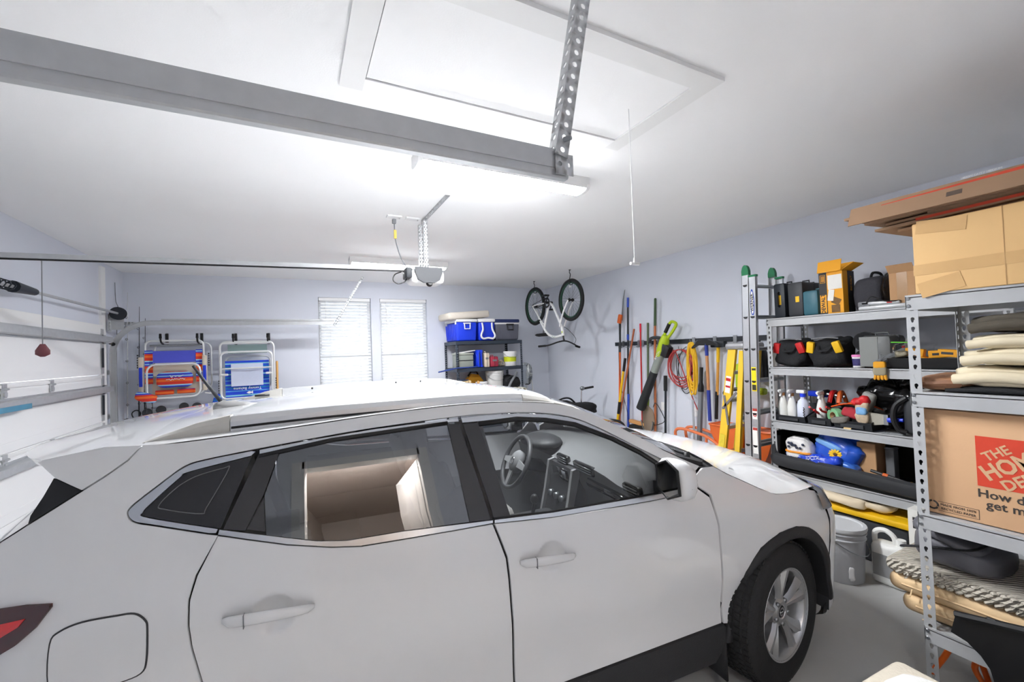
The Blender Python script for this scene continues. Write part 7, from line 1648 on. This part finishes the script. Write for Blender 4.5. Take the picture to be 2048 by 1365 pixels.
# ============================================================ near grey shelf and the floor beside it
BX0, BX1, BY0, BY1 = 2.62, 3.22, -.27, .95
B1, B2, B3, B4 = 1.897, 1.438, .866, .335
rack('storage_rack', 'grey boltless storage rack holding cardboard boxes and folded clothes', BX0, BX1, BY0, BY1, (1.896, 1.437, .865, .334), 1.93, False)
# cardboard box on top
M_CARD2 = mat('tan_cardboard', (214, 176, 122), .8, 0, .05, 4, .06, 30)
t = thing('moving_box', 'large taped tan cardboard box on top of the near rack', 'box', (2.86, .60, B1))
part('carton', MB().rbox((0, -.13, .165), (.50, .88, .33), .006, 2), M_CARD2, t)
part('tape', MB().bx(-.2512, -.25, -.57, .311, .085, .135), mat('glossy_tape', (206, 168, 116), .22), t)
part('tape', MB().box((-.251, .21, .30), (.0015, .17, .06), rot(.12)), MATS['glossy_tape'], t); part('tape', MB().box((-.251, .22, .03), (.0015, .15, .07), rot(-.25)), MATS['glossy_tape'], t)
part('seam', MB().bx(-.2515, -.25, .02, .0225, 0, .33), mat('card_seam', (198, 160, 110), .8), t)
# flattened printed boxes
random.seed(4)
M_KRAFT = mat('kraft_edge', (150, 120, 94), .85, 0, .08, 10); M_HDR = mat('box_print_red', (196, 70, 44), .7, 0, .06)
for i in range(6):
    z = B1+.338+.022*i; y1 = (.98, 1.06, 1.02, 1.09, 1.12, 1.16)[i]; tl_ = (.0, .01, .015, .02, .03, .035)[i]
    x0 = (2.66, 2.63, 2.64, 2.60, 2.57, 2.56)[i]
    t = thing('flat_box', ['flattened carton lying directly on the tan box', 'flattened carton second up from the tan box', 'flattened carton in the middle of the stack with a red edge', 'flattened carton fourth up from the tan box', 'flattened carton just under the top one with red print', 'topmost flattened carton of the stack with red lettering edge'][i], 'box', (x0, 0, z), 0, 'flattened cartons on the tan box')
    R_ = rot(-.02, -.02-.01*i, 0)
    part('sheet', MB().box((.28, (y1-.45)/2, .007), (.56, y1+.45, .012), R_), M_KRAFT, t)
    part('red_print', MB().box((-.0005, (y1-.16-.45)/2, .008), (.003, y1-.16+.45, .0125), R_), M_HDR if i in (1, 3, 4, 5) else M_KRAFT, t)
    if i == 5:
        part('lettering', MB().text('HEAVY DUTY MEDIUM', .012, HX_, (-.0035, .66, .022)), M_WHITE, t)
t = thing('box_flap', 'drooping brown carton flap with a dark barcode block', 'box', (2.55, 0, B1+.42))
part('sheet', MB().box((0, .45, 0), (.004, 1.36, .10), rot(0, .42)), M_KRAFT, t)
part('barcode', MB().box((-.004, .74, -.005), (.002, .05, .022), rot(0, .42)).box((-.004, .82, -.008), (.002, .07, .012), rot(0, .42)), mat('grey_ink', (90, 76, 66), .8), t)
# clothes
M_CREAM = mat('cream_cotton', (216, 204, 176), .9, 0, .05, 14, .1, 90); M_OLIVE = mat('olive_brown_cloth', (84, 78, 68), .92, 0, .1, 14, .15, 90)
for i, (z, h, mm, y1, lab, cat) in enumerate(((.0, .03, M_BLKCLOTH, .86, 'black folded garment at the bottom of the clothes pile', 'clothes'), (.032, .085, M_CREAM, .83, 'cream folded trousers lying on the black garment', 'clothes'), (.12, .075, M_CREAM, .80, 'cream folded trousers in the middle of the clothes pile', 'clothes'), (.195, .065, M_CREAM, .78, 'cream folded trousers under the olive jacket', 'clothes'), (.262, .075, M_OLIVE, .77, 'olive brown folded jacket on top of the clothes pile', 'clothes'))):
    t = thing('folded_clothes', lab, cat, (2.90, .45, B2+z), 0, 'folded clothes on the near rack')
    L_ = y1+.05
    part('fold', MB().soft((-.0, y1-.45-L_/2, h/2), (.50, L_, h), h*.34, 6, seed=30+i, n=13, pw=.3), mm, t, 60)
    part('fold_edge', MB().tube(smooth_path([(-.24, y1-.47, h*.3), (-.25, y1-.60, h*.5), (-.245, y1-.8, h*.35), (-.25, y1-1.0, h*.5)]), h*.30, 8), mm, t, 60)
t = thing('leather_item', 'brown leather garment end sticking out beside the rack post', 'clothes', (2.80, .885, B2))
part('leather', MB().soft((0, -.03, .035), (.30, .17, .07), .02, 6, seed=44, pw=.4), mat('brown_leather', (150, 108, 78), .55, 0, .12, 8), t)
part('hem', MB().tube([(-.14, .04, .03), (-.15, -.05, .04), (-.14, -.1, .04)], .014, 6), mat('brown_leather_hem', (130, 90, 64), .55), t)
# moving box with red logo
t = thing('moving_box', 'brown moving box with a large red store logo on the near rack', 'box', (2.89, .36, B3))
part('carton', MB().rbox((0, 0, .245), (.46, 1.14, .487), .005, 2), mat('printed_cardboard', (204, 164, 126), .82, 0, .05, 5, .06, 40), t)
XF = -.2308
yl, zl = .395, .386           # logo top left corner in box space
part('logo_square', MB().bx(XF, -.23, yl-.222, yl, zl-.218, zl), mat('logo_red', (206, 66, 42), .7, 0, .05, 60), t)
M_LOGO = mat('logo_knockout', (206, 168, 130), .8, 0, .04)
RL = HX_ @ rot(0, 0, math.radians(33))
def lp(u, v): return (XF-.0004, yl-u, zl-.218+v)
part('logo_lettering', MB().text('THE', .052, RL, lp(.062, .150), sx=.95, bold=.0012), M_LOGO, t)
part('logo_lettering', MB().text('HOME', .086, RL, lp(.108, .108), sx=.86, bold=.0028), M_LOGO, t)
part('logo_lettering', MB().text('DEPOT', .060, RL, lp(.155, .062), sx=.98, bold=.0018), M_LOGO, t)
M_INK = mat('box_ink', (64, 58, 54), .8)
part('slogan', MB().text('How doers', .050, HX_, (XF, .283, .135), bold=.0007), M_INK, t)
part('slogan', MB().text('get more done', .050, HX_, (XF, .222, .092), bold=.0007), M_INK, t)
part('recycle_mark', MB().tube([(XF, .548+.018*math.cos(a), .040+.018*math.sin(a)) for a in [math.radians(d_) for d_ in (80, 60, 30, 0, -30)]], .0042, 5).tube([(XF, .548+.018*math.cos(a), .040+.018*math.sin(a)) for a in [math.radians(d_) for d_ in (-45, -70, -100, -130, -150)]], .0042, 5).tube([(XF, .548+.018*math.cos(a), .040+.018*math.sin(a)) for a in [math.radians(d_) for d_ in (-165, 170, 145, 120, 100)]], .0042, 5), M_INK, t)
part('recycle_text', MB().text('MADE FROM 100%', .0145, HX_, (XF, .463, .047)).text('RECYCLED PAPER', .0145, HX_, (XF, .463, .029)), M_INK, t)
part('recycle_frame', MB().bx(XF, -.2302, .395, .530, .0585, .0600).bx(XF, -.2302, .395, .530, .0165, .0180).bx(XF, -.2302, .395, .3968, .0165, .06), M_INK, t)
for y in (.50, .30, .08): part('slot', MB().bx(-.2, .2, y-.004, y+.0, .487, .4885), mat('dark_slot', (70, 54, 40), .9), t)
# lower level: bag, cushions
t = thing('leather_bag', 'dark grey leather bag with a flap lying on the seat pads', 'bag', (2.88, .90, B4+.245))
part('bag', MB().soft((0, -.02, .075), (.34, .30, .15), .02, 5, rot(.15), 51, pw=.55), mat('slate_leather', (92, 92, 98), .38, 0, .1, 10), t, 60)
part('flap', MB().soft((-.03, .0, .155), (.30, .26, .05), .015, 6, rot(.3), 52, pw=.5), MATS['slate_leather'], t, 60)
part('strap', MB().tube(smooth_path([(-.16, .16, .06), (-.175, .05, .10), (-.17, -.1, .14), (-.12, -.16, .19)]), .014, 6, flat=.4), M_BLKCLOTH, t)
t = thing('grey_shoe', 'pale grey shoe lying behind the leather bag', 'shoe', (3.0, .93, B4+.395))
part('upper', MB().soft((0, 0, .045), (.22, .10, .08), .012, 9, rot(0, 0, .5), 6, pw=.6), mat('pale_grey_suede', (166, 168, 172), .8), t)
part('sole', MB().soft((0, 0, .008), (.23, .105, .022), .003, 9, rot(0, 0, .5), 6, pw=.5), M_WHITE, t)
M_WOOLG = mat('grey_wool', (128, 128, 126), .95, 0, .12, 50, .4, 130); M_WOOLC = mat('cream_rib', (196, 178, 144), .95, 0, .08, 40, .4, 100)
for i, (y, z, mm, h, lab) in enumerate(((.58, .26, M_WOOLC, .075, 'cream rolled cushion under the grey wool cushions'), (.58, .335, M_WOOLG, .10, 'grey wool cushion beside the leather bag'), (.46, .436, M_WOOLG, .075, 'grey wool cushion topmost of its pile'))):
    t = thing('wool_cushion', lab, 'cushion', (2.98, y, B4+z), 0, 'cushions on the near rack')
    part('pad', MB().soft((0, -.16, h/2), (.36, .50, h), h*.12, 9, seed=60+i, pw=.42), mm, t, 60)
    part('piping', MB().tube(smooth_path([(-.17, .07, h*.5), (-.18, -.1, h*.5), (-.175, -.35, h*.5)]), .006, 5), mm, t)
def knit():
    m = mat('chunky_knit', (206, 198, 184), .95, 0, .06, 20); nt = m.node_tree; b = nt.nodes['Principled BSDF']
    w = nt.nodes.new('ShaderNodeTexWave'); w.inputs['Scale'].default_value = 22; w.inputs['Distortion'].default_value = 3; w.bands_direction = 'DIAGONAL'
    tc = [n for n in nt.nodes if n.type == 'TEX_COORD'][0]; bp_ = nt.nodes.new('ShaderNodeBump'); bp_.inputs['Strength'].default_value = .9; bp_.inputs['Distance'].default_value = .02
    nt.links.new(tc.outputs['Object'], w.inputs['Vector']); nt.links.new(w.outputs['Fac'], bp_.inputs['Height']); nt.links.new(bp_.outputs[0], b.inputs['Normal'])
    return m
M_KNIT = knit(); M_TANP = mat('tan_pad_cloth', (222, 192, 150), .9, 0, .05, 12, .1, 80)
def pad(label, z, h, y1, m_, seed, x0=2.668):
    t = thing('seat_pad', label, 'cushion', (x0+.27, .4, B4+z), 0, 'seat pads on the near rack'); L_ = 1.2
    part('pad', MB().rbox((0, y1-.4-L_/2, h/2), (.52, L_, h), h*.42, 4), m_, t, 60)
    part('piping', MB().tube([(-.26, y1-.46, h*.5), (-.26, y1-.9, h*.5), (-.26, y1-1.55, h*.5)], .005, 5), m_, t)
    part('tie', MB().tube(smooth_path([(-.265, y1-.50, h*.4), (-.285, y1-.50, h*.1), (-.28, y1-.49, -.0)]), .003, 5), m_, t)
    return t
pad('tan seat pad lowest of the pads hanging out of the rack', .001, .085, 1.06, M_TANP, 1)
pad('tan seat pad between the knitted pad and the lowest pad', .087, .085, 1.11, M_TANP, 2)
t = pad('knitted cream pad lying on top of the tan pads', .173, .07, 1.12, M_KNIT, 3)
for r_ in range(4):
    for k in range(36):
        part('knit_loop', MB().sph((-.252, .66-.031*k+(.0155 if r_ % 2 else 0), .011+.0155*r_), (.011, .019, .0105), 8, 5, rot(.5 if r_ % 2 else -.5)), M_KNIT, t, 60)
# curved black plastic part leaning on the rack front
t = thing('plastic_liner', 'curved black plastic fender liner leaning on the rack front', 'car part', (2.53, .55, 0))
pts = [(.81, .49), (.83, .40), (.78, .385), (.74, .35), (.715, .31), (.70, .24), (.695, .15), (.69, .0), (-.1, .0), (-.1, .62), (.25, .60), (.55, .545)]
part('shell', MB().prism([(y-.55, z) for y, z in pts], 0, .012, Matrix(((0, 0, 1), (1, 0, 0), (0, 1, 0))), (0, 0, 0)), M_BLACK, t, 20)
part('top_lip', MB().tube([(-.008, .26, .49), (-.01, .0, .545), (-.01, -.3, .60), (-.01, -.6, .62)], .014, 6), M_BLACK, t)
part('tab', MB().rbox((-.01, .15, .515), (.012, .03, .03), .004, 1), M_BLACK, t)
# orange hose below
t = thing('orange_hose', 'orange air hose looped on the floor under the near rack', 'hose', (2.85, .75, 0))
part('loops', MB().tube(smooth_path([(2.78, .99, .03), (2.74, .93, .15), (2.75, .89, .245), (2.80, .86, .26), (2.84, .83, .15), (2.82, .80, .05), (2.76, .83, .16), (2.78, .79, .235), (2.84, .72, .26), (2.9, .68, .14), (2.86, .62, .03), (2.80, .70, .14), (2.84, .66, .24), (2.92, .55, .12), (2.9, .4, .015)], 6), .012, 8), mat('hose_orange', (244, 110, 30), .4), t, 60, True)
part('fitting', MB().cyl((2.9, .42, .015), (2.9, .36, .014), .013, n=8), mat('brass', (200, 160, 60), .3, .9), t, 40, True)
# folded rugs in front
M_RUG = mat('cream_rug', (206, 198, 182), .95, 0, .08, 30, .5, 90)
for i in range(3):
    t = thing('folded_rug', ['cream folded rug at the bottom of the rug stack', 'cream folded rug in the middle of the rug stack', 'cream folded rug topmost beside the rack post'][i], 'rug', (2.0, .70, .001+.115*i), math.radians(-3))
    part('rug', MB().rbox((0, .0, .057), (.47, .44+.01*i, .113), .035, 3), M_RUG, t, 60)
    part('hem', MB().tube([(-.225, .21, .06), (0, .222, .06), (.225, .21, .06)], .012, 6), M_RUG, t)
t = thing('printed_towel', 'white towel with grey floral print crumpled on the rugs', 'towel', (1.97, .66, .347), math.radians(-8))
part('cloth', MB().soft((0, 0, .035), (.30, .30, .07), .035, 10, seed=71, n=14, pw=.5), mat('white_terry', (228, 228, 226), .95, 0, .04, 40, .4, 140), t, 60)
random.seed(9)
for k in range(9):
    x, y = random.uniform(-.12, .12), random.uniform(-.1, .13)
    part('floral_print', MB().tube(smooth_path([(x+random.uniform(-.03, .03), y+random.uniform(-.03, .03), .086-.3*(x*x+y*y)) for _ in range(4)], 4), .003, 5), mat('grey_print', (110, 110, 112), .9), t)
